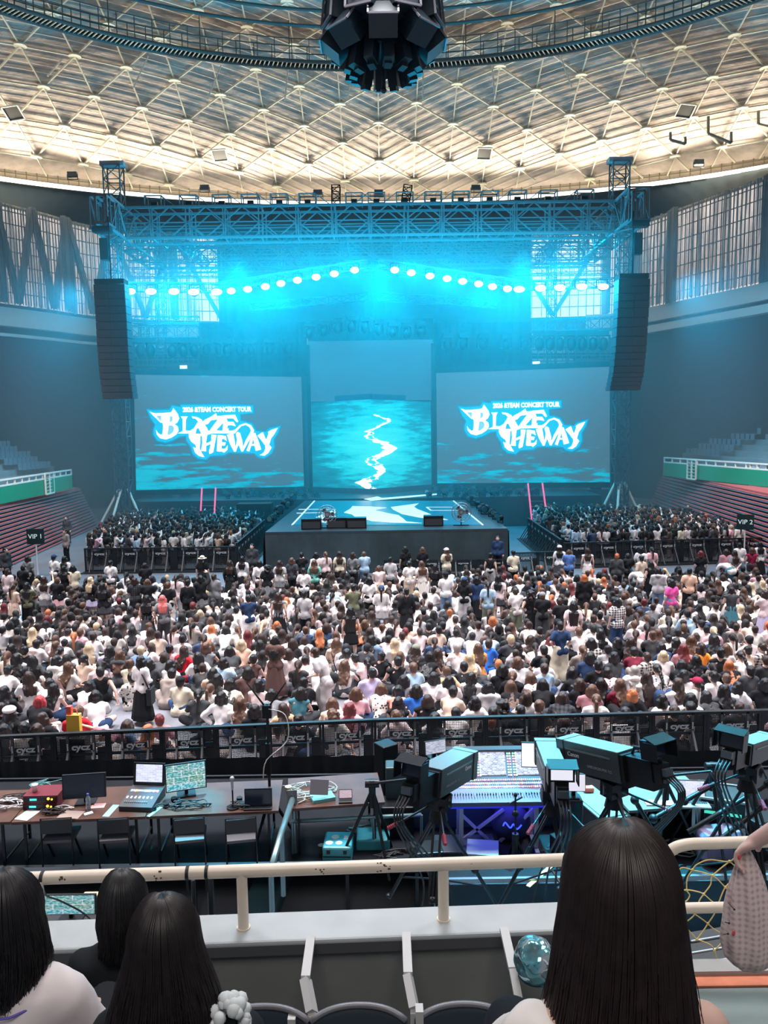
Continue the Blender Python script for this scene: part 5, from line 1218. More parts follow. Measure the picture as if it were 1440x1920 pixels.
def person(px, py, pn='cross', hair='long', hc='black', tv='tee', tc='white', bv='trousers', bc='black', tm='plain', rz=None, s=None, hat=None, label=None, zt=None, loc=None, skin=None, extra=''):
    p = POSES[pn]; rnd = random.Random(int(px * 31 + py * 7)); top = p['H'].z + .13; sc = (s or rnd.uniform(1.0, 1.1)) * (1.10 if p['P'].z < .6 else 1.03)
    if loc is None: loc = on_z(px, py, top * sc); 
    loc = Vector((loc.x, loc.y, zt or 0))
    rz = rnd.uniform(-.45, .45) if rz is None else rz
    # the head should land where the photo has it, so step back by the head's offset
    h = Matrix.Rotation(rz, 3, 'Z') @ V(p['H'].x, p['H'].y, 0) * sc; loc -= h; wd = 1.12 if p['P'].z < .6 else 1.10; ymin = 15.55 if loc.x < 0 else 15.75; loc.y = max(loc.y, ymin + .2 * rnd.random())
    b = mkobj('person', body_mesh(pn), None, skin or SKIN); b.location = loc; b.rotation_euler.z = rz; b.scale = (sc * wd, sc * 1.06, sc)
    mkobj('hair', hair_mesh(pn, hair), b, HCOL[hc]); mkobj('top', top_mesh(pn, tv), b, COLS[tc], CLOTH[tm] if tm != 'plain' else None)
    bvn = bv; mkobj({'trousers': 'trousers', 'wide': 'trousers', 'shorts': 'shorts', 'skirt': 'skirt', 'longskirt': 'skirt'}[bv], bottom_mesh(pn, bvn), b, COLS[bc])
    if hat: mkobj(hat[0] if hat[0] != 'sun' else 'sun_hat', hat_mesh(pn, hat[0]), b, COLS[hat[1]])
    if label is None:
        st = p['P'].z > .6; pw = PW.get(pn, 'standing' if st else 'seated'); tw = {'tee': 'tee', 'long': 'top', 'tank': 'tank top', 'hoodie': 'hoodie', 'shirt': 'shirt', 'jacket': 'jacket'}[tv]; hcw = hc if hair != 'bob' else hc
        desc = '%s person, %s %s hair, %s%s %s' % (pw, HW[hair], hcw, (tm if tm in ('plaid', 'floral') else 'striped' if tm == 'stripe' else ''), (' ' if tm != 'plain' else '') + tc, tw)
        if hat: desc = '%s person, %s %s, %s hair, %s %s' % (pw, hat[1], hat[0], hcw, tc, tw)
        desc = desc.replace('  ', ' ').replace(', ' + ' ', ', ')
        if st: desc += ', %s %s' % (bc, {'wide': 'trousers', 'longskirt': 'long skirt'}.get(bv, bv))
        for w in where(px, py, None):
            cand = desc + ', ' + w
            if len(cand.replace(',', '').split()) <= 16 and cand not in USED: label = cand; break
        if label is None: label = ' '.join((desc + ', ' + next(where(px, py, None))).split()[:16])
    USED.add(label); tag(b, label, 'person', 'audience members' if b.location.y < 40 else None); PEOPLE.append(b); return b
Sx = 'cross hunch knees lean phone_sit aside'.split()
# --- seated audience of the front zone, head position in the photo, hair, top
SEAT = """21 1206 long black tee olive|15 1246 bun black tee white|30 1224 long black tee light_grey|60 1228 long black tee charcoal|46 1211 bun black tee black|69 1198 short black hoodie white|105 1201 verylong brown tank white|112 1212 pony black tank grey|106 1228 bob black hoodie offwhite|90 1256 bun black long brown|53 1258 long dark_brown tee white lean|100 1280 long black tank pale_pink|8 1285 long black long black|74 1303 bob red tee black|18 1324 long black long black cross beret:white|44 1352 bun black tank offwhite|69 1355 bob dark_brown tee black|146 1322 short brown tee red|178 1293 bob black tee white hunch|168 1274 bob black tee pale_pink|187 1249 short black tank black lean|165 1206 long blond tee grey|158 1226 pigtails black tee beige|205 1210 long black tee lavender|225 1218 long brown hoodie charcoal|264 1210 short blond tee denim|244 1235 bun brown tee cream|246 1260 short black shirt offwhite/floral|318 1208 bun black tank pink|345 1210 long dark_brown tee red|320 1236 bob black long white|322 1252 short black hoodie taupe|338 1268 short black shirt cream cross cap:black|298 1338 short dark_red tee mauve|371 1291 pony black long charcoal|415 1295 bob black long white hips|394 1281 pony brown tee offwhite|431 1271 long black tee cream|399 1251 long black tee peach|371 1222 long black tee white|419 1232 bob black shirt light_blue|464 1249 bob black tee brown|485 1272 bob black tank pale_pink|509 1291 bob black tee grey|477 1319 bob black long black|530 1317 long dark_brown tee tan|560 1337 short black tee black|564 1287 bob black tank teal|569 1269 bun black tee charcoal|430 1211 bob black tee charcoal|452 1198 bob blond tee peach|487 1199 long black tee offwhite/floral|386 1203 bob brown tank grey|475 1226 bun black tank brown|515 1240 long brown tee beige|572 1228 short black long pink|646 1236 long brown tank offwhite|665 1224 bun black tee white|650 1215 short black tee white|697 1251 bun black tee lavender|667 1287 bob brown long pink|715 1280 bob brown tee offwhite/floral|656 1316 long dark_red tee pink|622 1328 curly brown tee offwhite|697 1190 long black shirt denim|715 1221 bun black tank black|630 1195 long brown long beige|747 1284 bob black tank coral|747 1305 long black tank black|742 1330 short brown tee pale_pink|780 1282 bob black tee blue|801 1301 bob dark_brown tank black|842 1266 bob black shirt white|850 1285 short black tee beige|884 1259 verylong black tee white|889 1304 bob black tee white|915 1277 bob black hoodie light_grey|855 1325 short black tee white hunch|924 1324 short black tee black|942 1310 curly black tee black|961 1257 pony brown jacket black|985 1295 bob dark_brown tee white|975 1321 short black tee black|1011 1311 bun brown tee charcoal|1018 1272 bob black long black hunch|1055 1296 long dark_brown shirt charcoal/plaid|970 1230 bob brown long white|836 1248 short brown tee tan|757 1264 bob black tee grey|745 1230 bun black tank black|774 1241 short brown tee light_blue|806 1221 long black tank black|820 1215 long dark_brown tank white|739 1196 verylong blond tee white|896 1205 long brown tee orange kneel|916 1197 short dark_brown tee blue|880 1224 wavy blond tee white|870 1240 bun black tank black|942 1244 bob black long black|970 1204 long black tee pale_pink|995 1190 long dark_brown tee pale_pink|1019 1209 short black tee black|1020 1243 short dark_brown tee light_blue|1072 1250 long black long black|957 1189 short blond tee charcoal/floral|780 1208 long dark_brown long charcoal cross cap:khaki|856 1205 short grey tank white|1110 1282 bob brown tee mauve|1118 1300 pony brown tee white|1139 1250 wavy black long pink|1162 1271 long brown long burgundy|1185 1291 bob ginger jacket black|1172 1324 short black tee black|1189 1247 long grey hoodie white|1212 1257 verylong dark_brown tank offwhite|1232 1244 pony black long light_grey/floral|1271 1270 long dark_brown tee white|1240 1300 bob black tee white|1264 1321 short dark_brown tee black|1294 1314 short black tee black|1308 1270 pony black shirt white cross cap:maroon|1324 1294 wavy black tee charcoal|1337 1257 short black tee white lean|1382 1277 bob black shirt white|1386 1315 short dark_brown tee charcoal|1407 1247 short black shirt charcoal/floral|1435 1270 bob black tee black|1367 1237 wavy ginger tee black|1244 1219 bob blond long white|1212 1222 short dark_brown shirt offwhite/plaid|1151 1221 bob black long charcoal|1107 1222 bob black long navy|1121 1236 short black tee black|1280 1236 long black tee black|1305 1227 long black jacket black|1314 1204 bob dark_brown long orange|1352 1214 bun black tank black|1361 1206 bob brown tee white|1340 1189 long black long navy|1389 1220 pony black tank white|1402 1210 bun black tank beige|1429 1204 pony dark_brown shirt offwhite/plaid|1297 1190 long brown tee offwhite/stripe|1267 1195 verylong black tee black|1281 1206 long dark_red long mauve|1240 1204 bob black tee navy|1224 1182 bun brown tee charcoal|1157 1194 bob black long black|1109 1195 bob black shirt offwhite/plaid|1092 1209 pony brown tee taupe|1140 1209 bun black tee light_grey|1189 1212 short black tee burgundy|1184 1194 wavy dark_brown tee charcoal|1125 1178 long black tee white|1022 1077 bob dark_brown jacket denim_jacket_blue|128 1240 long brown tee offwhite|280 1235 bob black tee charcoal|600 1236 short black tee white|688 1232 pony black tee pale_pink|540 1215 bob dark_brown tee white|1085 1175 short brown tee white"""
taken = []
cyc = 0; BCY = ['black', 'charcoal', 'black', 'black', 'taupe', 'navy', 'charcoal']
for row in SEAT.split('|'):
    f = row.split(); x, y = float(f[0]), float(f[1]); hair, hc, tv, tc = f[2], f[3].replace('_', ' '), f[4], f[5].replace('_', ' '); pn = Sx[cyc % 6]; cyc += 1; hat = None; tm = 'plain'
    if '/' in tc: tc, tm = tc.split('/')
    for w in f[6:]:
        if ':' in w: hat = w.split(':')
        else: pn = w
    o = person(x, y, pn, hair, hc, tv, tc, ['trousers', 'skirt', 'wide', 'trousers', 'shorts'][cyc % 5], BCY[cyc % 7], tm, hat=hat, rz=(.5 if pn == 'lean' else None)); taken.append((o.location.x, o.location.y, .42))
# --- standing members of the audience
STAND = """52 1041 bob dark_brown tee grey wide black stand|44 1059 short black tee black trousers black stand_look|101 1040 short black tee white trousers black stand_front cap:navy|121 1042 long black tee white trousers charcoal stand|136 1059 bob black shirt cream shorts charcoal stand_front|207 1050 short black tee white shorts charcoal stand_front|14 1065 bob dark_brown shirt pale_pink wide grey stand|24 1095 pony dark_brown tank beige skirt beige stand_front|50 1091 long black tee olive wide black stand_phone|82 1080 long dark_brown tee white skirt grey one_up|108 1082 short brown tee black skirt pink stand_look|170 1081 long blond tee black skirt lavender stand_front|192 1092 long black tee black skirt charcoal stand_front|120 1060 wavy black tank black wide black stand|275 1115 wavy black tank black longskirt charcoal stand|304 1115 long pink-red tee grey trousers charcoal hip_shift|276 1085 bob brown tee black wide black stand_look|252 1082 bob dark_brown shirt charcoal/plaid skirt black stand_front|331 1077 pony black tee pale_pink trousers light_grey stand|352 1086 bun black long black wide black stand|315 1090 short brown tee black trousers offwhite stand|271 1055 bob black tee black trousers black stand_look|376 1078 bob black jacket black skirt grey one_up|465 1114 short black tee navy wide white stand_phone|522 1110 long dark_brown tank grey longskirt black stand|571 1107 short black shirt light_grey trousers black stand|657 1137 verylong black tank black skirt black stand|662 1095 bun black long olive longskirt charcoal stand_phone|524 1050 long dark_brown tee light_grey skirt grey stand|500 1058 curly black tee black longskirt grey stand|486 1050 bob black long white trousers black stand|589 1049 wavy brown tee mint trousers charcoal stand_front|569 1064 short black tee white trousers black stand_front|610 1034 pony brown tee pale_pink skirt black stand|636 1033 long dark_brown tee cream skirt black stand|662 1035 bob dark_brown tee grey trousers black stand_front|682 1034 short brown shirt light_blue trousers denim stand_look|692 1081 bob black tee white trousers black stand|710 1060 bob brown tank pale_pink skirt tan stand_look|454 1042 long black tee white longskirt black stand|431 1050 long dark_brown long black longskirt black stand|379 1042 pony black tee black skirt black stand sun:cream|401 1075 short dark_brown jacket grey trousers charcoal stand_front|547 1045 bob brown tee charcoal trousers black stand|565 1035 short black tee black trousers black stand_phone|592 1035 bob black long white trousers black stand|715 1098 pony black long white skirt light_grey stand_front cap:navy|732 1044 bun black shirt light_grey trousers black stand|767 1051 short black tee white wide beige stand_front|790 1051 wavy brown tee offwhite longskirt offwhite stand|759 1024 bob black tee black trousers black stand|792 1025 bob brown tee black trousers black stand_front|837 1027 long brown shirt cream trousers beige stand_front cap:white|762 1102 bun black long black longskirt black stand|836 1072 short black shirt white trousers denim stand_front cap:black|871 1082 bob black tee black wide light_grey stand_front cap:navy|894 1080 bob black long navy longskirt black stand|915 1090 pony black tee light_blue trousers khaki stand|935 1077 long black tee pale_pink skirt charcoal stand|966 1102 bun dark_brown tee white wide khaki stand_look|994 1105 curly black tank black longskirt black hip_shift|1017 1110 short brown tee black wide charcoal stand_look cap:grey|1049 1120 short dark_brown tee black trousers charcoal stand_look|1075 1127 verylong black shirt pale_pink skirt grey stand|1050 1164 short black tee navy wide cream hip_shift|962 1031 bun black shirt cream trousers black stand_front|1049 1022 long black tee white longskirt charcoal stand cap:white|1067 1030 bob brown shirt denim_jacket_blue trousers black stand_look|817 1057 long black tee black skirt offwhite stand|920 1036 bun black tank black trousers light_grey stand|1102 1027 long dark_brown tank white skirt white stand|1259 1085 bob black tee hot_pink shorts denim stand|1157 1120 bob black shirt white/plaid trousers navy stand|1371 1100 bun black tank charcoal longskirt teal stand_look|1095 1076 bob ginger jacket black longskirt black stand|1411 1026 bob brown tank maroon shorts charcoal stand_front|1377 1031 long dark_brown tee grey trousers black hands_back|1387 1017 short black shirt white trousers light_blue stand|1425 1015 long black long white longskirt black stand|1314 1032 bob dark_red tee black wide black stand|1235 1064 bob black hoodie light_grey trousers denim stand_front|1222 1025 pony black tee pink trousers light_grey stand|1202 1025 bob black tee white trousers black stand|1187 1070 short black tee white skirt charcoal bend|1349 1054 bob dark_brown tee white trousers teal bend|1293 1065 bun black shirt peach wide black stand|1157 1037 short ginger jacket charcoal trousers black stand|1435 1105 bob dark_brown tee pale_pink longskirt lavender stand_phone|1362 1029 bob dark_brown jacket mauve trousers black stand|1202 1041 bun black long beige trousers black stand|1220 1051 long black tank black wide black stand|1177 1037 short black tee black trousers charcoal stand_look|516 1191 long black tee brown longskirt brown stand_look"""
for row in STAND.split('|'):
    f = row.split(); x, y = float(f[0]), float(f[1]); tc = f[5].replace('_', ' '); tm = 'plain'; tcn = tc
    if '/' in tc: tc, tm = tc.split('/')
    hat = f[9].split(':') if len(f) > 9 else None
    o = person(x, y, f[8], f[2], f[3].replace('_', ' '), f[4], tc, f[6], f[7].replace('_', ' '), tm, hat=hat, s=1.02); taken.append((o.location.x, o.location.y, .5))
# the woman in white cardigan and black skirt, the walker, the one draped over the barrier, the guards
w = person(264, 1229, 'stand_front', 'bob', 'black', 'long', 'white', 'longskirt', 'black', rz=-.5, s=1.0, label='standing woman in white cardigan and long black skirt with black tote, nearest the barrier'); taken.append((w.location.x, w.location.y, .7))
b = empty('tote_bag', w.location + V(.22, -.05, .72)); tag(b, 'black tote bag with long strap worn by the woman in white cardigan', 'bag'); MB().box((0, 0, 0), (.12, .34, .4)).build('bag_body', mat('tote_black', (.02, .025, .03), .8), b)
MB().tube([(0, -.12, .2), (-.10, -.12, .45), (-.22, -.05, .66), (-.30, .03, .66), (-.14, .14, .45), (0, .12, .2)], .018, 6).build('strap', mat('tote_black', (.02, .025, .03)), b)
w = person(590, 1213, 'walk', 'short', 'dark brown', 'shirt', 'light grey', 'wide', 'light grey', rz=1.2, s=1.1, label='walking person in grey shirt and pale wide trousers carrying a black bag, nearest the barrier', skin=SKIN); taken.append((w.location.x, w.location.y, .8))
b = empty('sling_bag', w.location + Matrix.Rotation(1.2, 3, 'Z') @ V(.05, -.13, 1.02)); tag(b, 'black sling bag on the walker in grey shirt and pale trousers', 'bag'); MB().ell((0, 0, 0), (.16, .10, .15), 14, 10).build('bag_body', mat('tote_black', (.02, .025, .03)), b); MB().tube([(-.1, 0, .1), (-.12, .12, .3), (0, .2, .38), (.1, .1, .1)], .015, 6).build('strap', mat('tote_black', (.02, .025, .03)), b)
leaner = person(200, 1350, 'over_rail', 'short', 'black', 'tee', 'mauve', 'trousers', 'denim', loc=V(0, 0, 0), rz=2.45, label='person in mauve tee stooping along the front barrier with one arm stretched over it')
leaner.scale = (1, 1, 1)
bags = empty('shopping_bag', on_z(115, 1366, .45)); bags.location.z = 0.62; tag(bags, 'orange and yellow paper shopping bag raised behind the front barrier', 'bag')
mb = MB(); mb.box((0, 0, .22), (.26, .14, .44)).build('bag_body', mat('bag_yellow', (.95, .55, .08), .6), bags); MB().tube([(-.08, 0, .44), (-.05, 0, .56), (.05, 0, .56), (.08, 0, .44)], .012, 6).build('handles', mat('bag_orange', (.9, .2, .06)), bags); MB().box((-.08, .0, .5), (.1, .1, .22)).build('drink_pack', mat('bag_red', (.9, .12, .1)), bags)
def guard(px, py, lab, rz, tc='charcoal', pn='stand', hc='black', bv='trousers'):
    o = person(px, py, pn, 'short', hc, 'jacket', tc, bv, 'black', rz=rz, s=1.07, label=lab); o['group'] = 'staff around the pens'; taken.append((o.location.x, o.location.y, .6)); return o
guard(10, 1026, 'staff member in black jacket standing at the VIP-1 side edge of the crowd', -1.9)
guard(472, 1019, 'staff member in dark suit with lanyard facing the crowd beside the VIP-1 side pen', 3.1, 'charcoal')
guard(943, 983, 'taller staff member in navy standing at the VIP-2 side of the pit', 3.0, 'navy'); guard(933, 1004, 'staff member in dark blue shirt nearest the cage fan, facing the crowd', 2.9, 'navy')
guard(1145, 942, 'staff member in black mask standing before the folded bleachers, farther from the VIP-2 sign', 2.9, 'black'); guard(1147, 970, 'person in patterned jacket below the black-masked guard at the VIP-2 side pen', 2.5, 'taupe'); guard(1290, 955 - 10, 'guard in black cap shirt before the folded bleachers, nearer the VIP-2 sign', 2.9, 'black')
guard(1357, 953, 'staff member in black tee standing right at the VIP-2 sign', 2.7, 'black'); guard(124, 967, 'dark-clothed staff member standing high behind the VIP-1 side pen', 2.9, 'charcoal'); guard(122, 992, 'person in patterned shirt standing before the folded bleachers, VIP-1 side', 2.4, 'taupe')
# --- the rest of the seated floor audience
rng = random.Random(11); fill = []
def free(x, y, r=0.):
    return all((x - a) ** 2 + (y - b) ** 2 > (c + r) ** 2 for a, b, c in taken)
gaps = [(165, 345, 1255, 1372), (330, 470, 1325, 1365), (1, 1, 1, 1)]
y = 14.9
while y < 38.5:
    half = y * .56 + 1.5; x = -half + rng.uniform(0, .5)
    while x < half:
        xx, yy = x + rng.uniform(-.12, .12), y + rng.uniform(-.16, .16)
        u, v = proj((xx, yy, .86)); ok = free(xx, yy, .06) and -40 < u < 1480
        if ok and yy > 15.4 and not any(a < u < b and c < v < d for a, b, c, d in gaps) and v > (1062 if 470 < u < 960 else 1078 if u < 470 else 1062):
            if v < 1185 or rng.random() < .45: fill.append((yy, xx, u, v)); taken.append((xx, yy, .37))
        x += .50 + rng.uniform(0, .08)
    y += .56
fill.sort()
HS = ['long'] * 6 + ['bob'] * 5 + ['pony'] * 2 + ['bun'] * 2 + ['short'] * 3 + ['wavy'] * 2; HC = ['black'] * 14 + ['dark brown'] * 10 + ['brown'] * 4 + ['blond', 'ginger', 'dark red']
TC = ['white'] * 14 + ['offwhite'] * 6 + ['pale pink'] * 4 + ['cream', 'beige', 'pink'] + ['black'] * 13 + ['charcoal'] * 5 + ['grey', 'light grey', 'light grey', 'navy', 'light blue', 'brown', 'taupe']
N_IND = max(0, 296 - len(PEOPLE))
for (yy, xx, u, v) in fill[:N_IND]:
    person(u, v, rng.choice(['cross', 'hunch', 'knees', 'phone_sit', 'aside']), rng.choice(HS), rng.choice(HC), rng.choice(['tee', 'tee', 'long', 'tank', 'hoodie', 'shirt']), rng.choice(TC), rng.choice(['trousers', 'skirt', 'wide']), rng.choice(BCY), loc=V(xx, yy, 0))
rest = [(xx, yy, None) for (yy, xx, u, v) in fill[N_IND:]]
# pens on both sides of the thrust, standing
def pen(poly, sp):
    xs = [p.x for p in poly]; ys = [p.y for p in poly]; y = min(ys)
    while y < max(ys):
        x = min(xs)
        while x < max(xs):
            xx, yy = x + rng.uniform(-.16, .16), y + rng.uniform(-.16, .16); c = False; j = len(poly) - 1
            for i in range(len(poly)):
                a, b = poly[i], poly[j]
                if (a.y > yy) != (b.y > yy) and xx < (b.x - a.x) * (yy - a.y) / (b.y - a.y) + a.x: c = not c
                j = i
            if c and free(xx, yy): rest.append((xx, yy, 'pen'))
            x += sp
        y += sp * 1.05
pen([on_z(150, 1062, 0), on_z(430, 1062, 0), on_z(492, 1008, 0), on_z(440, 990, 0), on_z(240, 992, 0)], .54)
pen([on_z(1075, 1052, 0), on_z(1395, 1046, 0), on_z(1330, 1012, 0), on_z(1215, 990, 0), on_z(1000, 988, 0), on_z(1003, 1005, 0)], .54)
# one merged crowd mesh with coloured vertices
parts_cache = {}
def arr(me):
    n = len(me.vertices); co = np.empty(n * 3); me.vertices.foreach_get('co', co); me.calc_loop_triangles(); t = np.empty(len(me.loop_triangles) * 3, dtype=np.int32); me.loop_triangles.foreach_get('vertices', t); return co.reshape(-1, 3), t.reshape(-1, 3)
def lowset(pn, hs, tv, bv):
    out = []
    for k, f in (('b', lambda: body_mesh(pn, .03, .16, False)), ('h', lambda: hair_mesh(pn, hs, .16)), ('t', lambda: top_mesh(pn, tv, .22)), ('u', lambda: bottom_mesh(pn, bv, .2 if POSES[pn]['P'].z < .6 or bv == 'trousers' else .8))):
        kk = (k, pn, hs if k == 'h' else tv if k == 't' else bv if k == 'u' else '')
        if kk not in parts_cache: parts_cache[kk] = arr(f())
        out.append(parts_cache[kk])
    return out
VS, TS, CS = [], [], []; off_ = 0
for (xx, yy, kind) in rest:
    if kind: pn = rng.choice(['stand', 'stand_front', 'stand_phone', 'stand_look', 'one_up'] if rng.random() < .8 else ['stand']); bv = 'trousers'
    else: pn = rng.choice(['cross', 'hunch', 'phone_sit', 'aside']); bv = 'trousers'
    hs = rng.choice(['long', 'bob', 'pony', 'short', 'bun']); tv = rng.choice(['tee', 'long']); cols = [SKIN[:3], HCOL[rng.choice(HC)], COLS[rng.choice(TC)], COLS[rng.choice(BCY)]]
    a = rng.uniform(-.5, .5) + (0 if not kind else (-.5 if xx < 0 else .5)); s = rng.uniform(1.04, 1.15) if not kind else rng.uniform(.98, 1.07); ca, sa = math.cos(a) * s * 1.08, math.sin(a) * s * 1.08
    for (co, t), c in zip(lowset(pn, hs, tv, bv), cols):
        q = np.empty_like(co); q[:, 0] = co[:, 0] * ca - co[:, 1] * sa + xx; q[:, 1] = co[:, 0] * sa + co[:, 1] * ca + yy; q[:, 2] = co[:, 2] * s
        VS.append(q); TS.append(t + off_); CS.append(np.tile(np.array([*c, 1.]), (len(co), 1))); off_ += len(co)
VS = np.concatenate(VS); TS = np.concatenate(TS); CS = np.concatenate(CS)
me = bpy.data.meshes.new('crowd'); me.vertices.add(len(VS)); me.vertices.foreach_set('co', VS.ravel()); me.loops.add(TS.size); me.loops.foreach_set('vertex_index', TS.ravel().astype(np.int32))
me.polygons.add(len(TS)); me.polygons.foreach_set('loop_start', np.arange(0, TS.size, 3, dtype=np.int32)); me.polygons.foreach_set('use_smooth', [True] * len(TS)); me.update(calc_edges=True)
ca_ = me.color_attributes.new('Col', 'FLOAT_COLOR', 'POINT'); ca_.data.foreach_set('color', CS.ravel())
m = bpy.data.materials.new('crowd_clothes'); nt, N, L, B = nodes(m); at_ = N.new('ShaderNodeAttribute'); at_.attribute_name = 'Col'; L.new(at_.outputs['Color'], B.inputs['Base Color']); B.inputs['Roughness'].default_value = .7; me.materials.append(m)
co_ = bpy.data.objects.new('crowd', me); COL.objects.link(co_); tag(co_, 'packed crowd in white and black clothes filling the far floor and both side pens', 'crowd', kind='stuff')
# ================================================================ BARRIERS
perf = bpy.data.materials.new('perforated_panel'); nt, N, L, B = nodes(perf); B.inputs['Base Color'].default_value = (.02, .025, .03, 1); B.inputs['Roughness'].default_value = .5
tc = N.new('ShaderNodeTexCoord'); sep = N.new('ShaderNodeSeparateXYZ'); L.new(tc.outputs['Object'], sep.inputs[0]); hs_ = []
for ax in 'XZ':
    a = N.new('ShaderNodeMath'); a.operation = 'MULTIPLY'; a.inputs[1].default_value = 36; f = N.new('ShaderNodeMath'); f.operation = 'FRACT'; g = N.new('ShaderNodeMath'); g.operation = 'GREATER_THAN'; g.inputs[1].default_value = .40
    L.new(sep.outputs[ax], a.inputs[0]); L.new(a.outputs[0], f.inputs[0]); L.new(f.outputs[0], g.inputs[0]); hs_.append(g)
mu_ = N.new('ShaderNodeMath'); mu_.operation = 'MULTIPLY'; L.new(hs_[0].outputs[0], mu_.inputs[0]); L.new(hs_[1].outputs[0], mu_.inputs[1]); iv = N.new('ShaderNodeMath'); iv.operation = 'SUBTRACT'; iv.inputs[0].default_value = 1; L.new(mu_.outputs[0], iv.inputs[1]); L.new(iv.outputs[0], B.inputs['Alpha'])
logo_w = mat('logo_grey_white', (.52, .54, .56), .6); stick = mat('sticker_white', (.75, .77, .78), .6)
bar_m = mat('barrier_black', (.022, .027, .033), .42, .3)
def make_barrier(W_=1.1, H_=1.2):
    r = empty('crowd_barrier'); h = W_ / 2
    f = MB(); f.box((0, 0, H_ - .03), (W_, .10, .06)).box((0, .0, .74), (W_, .05, .05)).box((0, 0, .06), (W_, .08, .06))
    for x in (-h + .03, h - .03): f.box((x, 0, H_ / 2), (.055, .07, H_))
    f.box((0, -.35, .02), (W_, .7, .03)).build('frame', bar_m, r)
    u = MB()
    for x in (-.26, .26): u.box((x, -.03, H_ / 2), (.05, .04, H_ - .05)).bar((x, -.04, .8), (x, -.55, .04), .04)
    u.build('upright', mat('upright_grey', (.07, .075, .085), .5), r)
    MB().box((0, .02, .6), (W_ - .08, .006, 1.1)).build('perforated_panel', perf, r)
    MB().box((0, -.02, .88), (.46, .012, .12)).build('name_plate', bar_m, r)
    text('cycz', .17, 'lettering', logo_w, r, (0, -.04, .90), ext=.004, sx=1.25, off=.006)
    s = MB()
    for x in (-.26, .26):
        for k in range(5): s.box((x, -.055, .86 + .028 * k), (.022, .004, .018))
    s.build('small_sticker', stick, r)
    MB().box((h - .12, 0, .45), (.20, .03, .85)).build('joint_plate', bar_m, r)
    return r
bar0 = make_barrier(); bch = tree_of(bar0); used_b = [False]
def barrier_line(A, Bp, label, group, seg=1.1, scale=1.):
    A, Bp = Vector(A), Vector(Bp); A.z = Bp.z = 0; d = Bp - A; n = max(1, round(d.length / seg)); ang = math.atan2(d.y, d.x); k = d.length / n / 1.1
    for i in range(n):
        o = bar0 if not used_b[0] else copy_tree(bar0, bch); used_b[0] = True
        o.location = A + d * ((i + .5) / n); o.rotation_euler.z = ang; o.scale = (k, 1, scale)
        tag(o, (label % nth(i)) if '%s' in label else label, 'barrier', group)
def on12(x, y): return on_z(x, y, 1.2)
p0, p1, p2 = on12(-110, 1384), on12(700, 1348), on12(1530, 1328)
barrier_line(p0, p1, 'black perforated cycz barrier before the seated crowd, audio desk half, %s from the picture edge', 'front barrier, audio desk half')
barrier_line(p1, p2, 'black perforated cycz barrier before the seated crowd, camera half, %s from the middle', 'front barrier, camera half')
leaner.location = lerp(p0, p1, .40) + V(-.05, .55, 0); leaner.location.z = 0
bags.location = lerp(p0, p1, .285) + V(0, .3, 0); bags.location.z = 1.02
stl = boxthing('flight_case', bags.location - V(0, 0, 1.02), (.5, .35, 1.02), black, 'black case behind the front barrier carrying the orange-yellow shopping bag', 'case')
# barriers of the pens
barrier_line(on_z(160, 1072, 0), on_z(445, 1068, 0), 'black barrier section with cycz plate closing the VIP-1 side pen, %s from the sign', 'VIP-1 side pen barriers', 1.5, 1.0)
barrier_line(on_z(1056, 1062, 0), on_z(1440, 1050, 0), 'black barrier section with cycz plate closing the VIP-2 side pen, %s from the pit', 'VIP-2 side pen barriers', 1.5, 1.0)
barrier_line(on_z(445, 1066, 0), on_z(497, 1012, 0), 'teal-lit barrier section of the slanting pen edge beside the thrust, VIP-1 side, %s row piece', 'slanting pen edge, VIP-1 side', 1.0, 1.1)
barrier_line(on_z(990, 1010, 0), on_z(1052, 1060, 0), 'teal-lit barrier section of the slanting pen edge beside the thrust, VIP-2 side, %s row piece', 'slanting pen edge, VIP-2 side', 1.0, 1.1)
barrier_line(on_z(960, 1078, 0), on_z(1056, 1075, 0), 'low black barrier section between pit and floor crowd, %s past the fan', 'pit barriers', 1.5, .9)
barrier_line(on_z(720, 1078, 0), on_z(958, 1076, 0), 'low black barrier section before the pit camera and cage fan, %s from the camera', 'pit barriers before the thrust', 1.5, .6)
# VIP signs
for i, (x0, y0, x1, y1, Y, s) in enumerate(((50, 992, 83, 1020, 37.5, 'VIP 1'), (1384, 965, 1411, 993, 39, 'VIP 2'))):
    a, b = on_y(x0, y0, Y), on_y(x1, y1, Y); c = (a + b) / 2; r = empty('vip_sign', V(c.x, Y, 0), .12 if i == 0 else -.35); tag(r, 'black sign board reading VIP %s in white on a white pole' % ('one' if i == 0 else 'two'), 'sign')
    w_, h_ = (b.x - a.x) * (1.0 if i == 0 else 1.05), a.z - b.z
    MB().box((0, 0, c.z), (w_, .04, h_)).build('board', mat('sign_black', (.01, .03, .035), .4), r); text(s, h_ * .42, 'lettering', mat('sign_white', (.8, .95, .97), emit=(.5, .7, .72), es=.5), r, (0, -.03, c.z), ext=.003)
    MB().cyl((0, .02, 0), (0, .02, c.z), .035, n=8).cyl((0, .02, 0), (0, .02, .04), .3, n=16).build('pole', whitep, r)
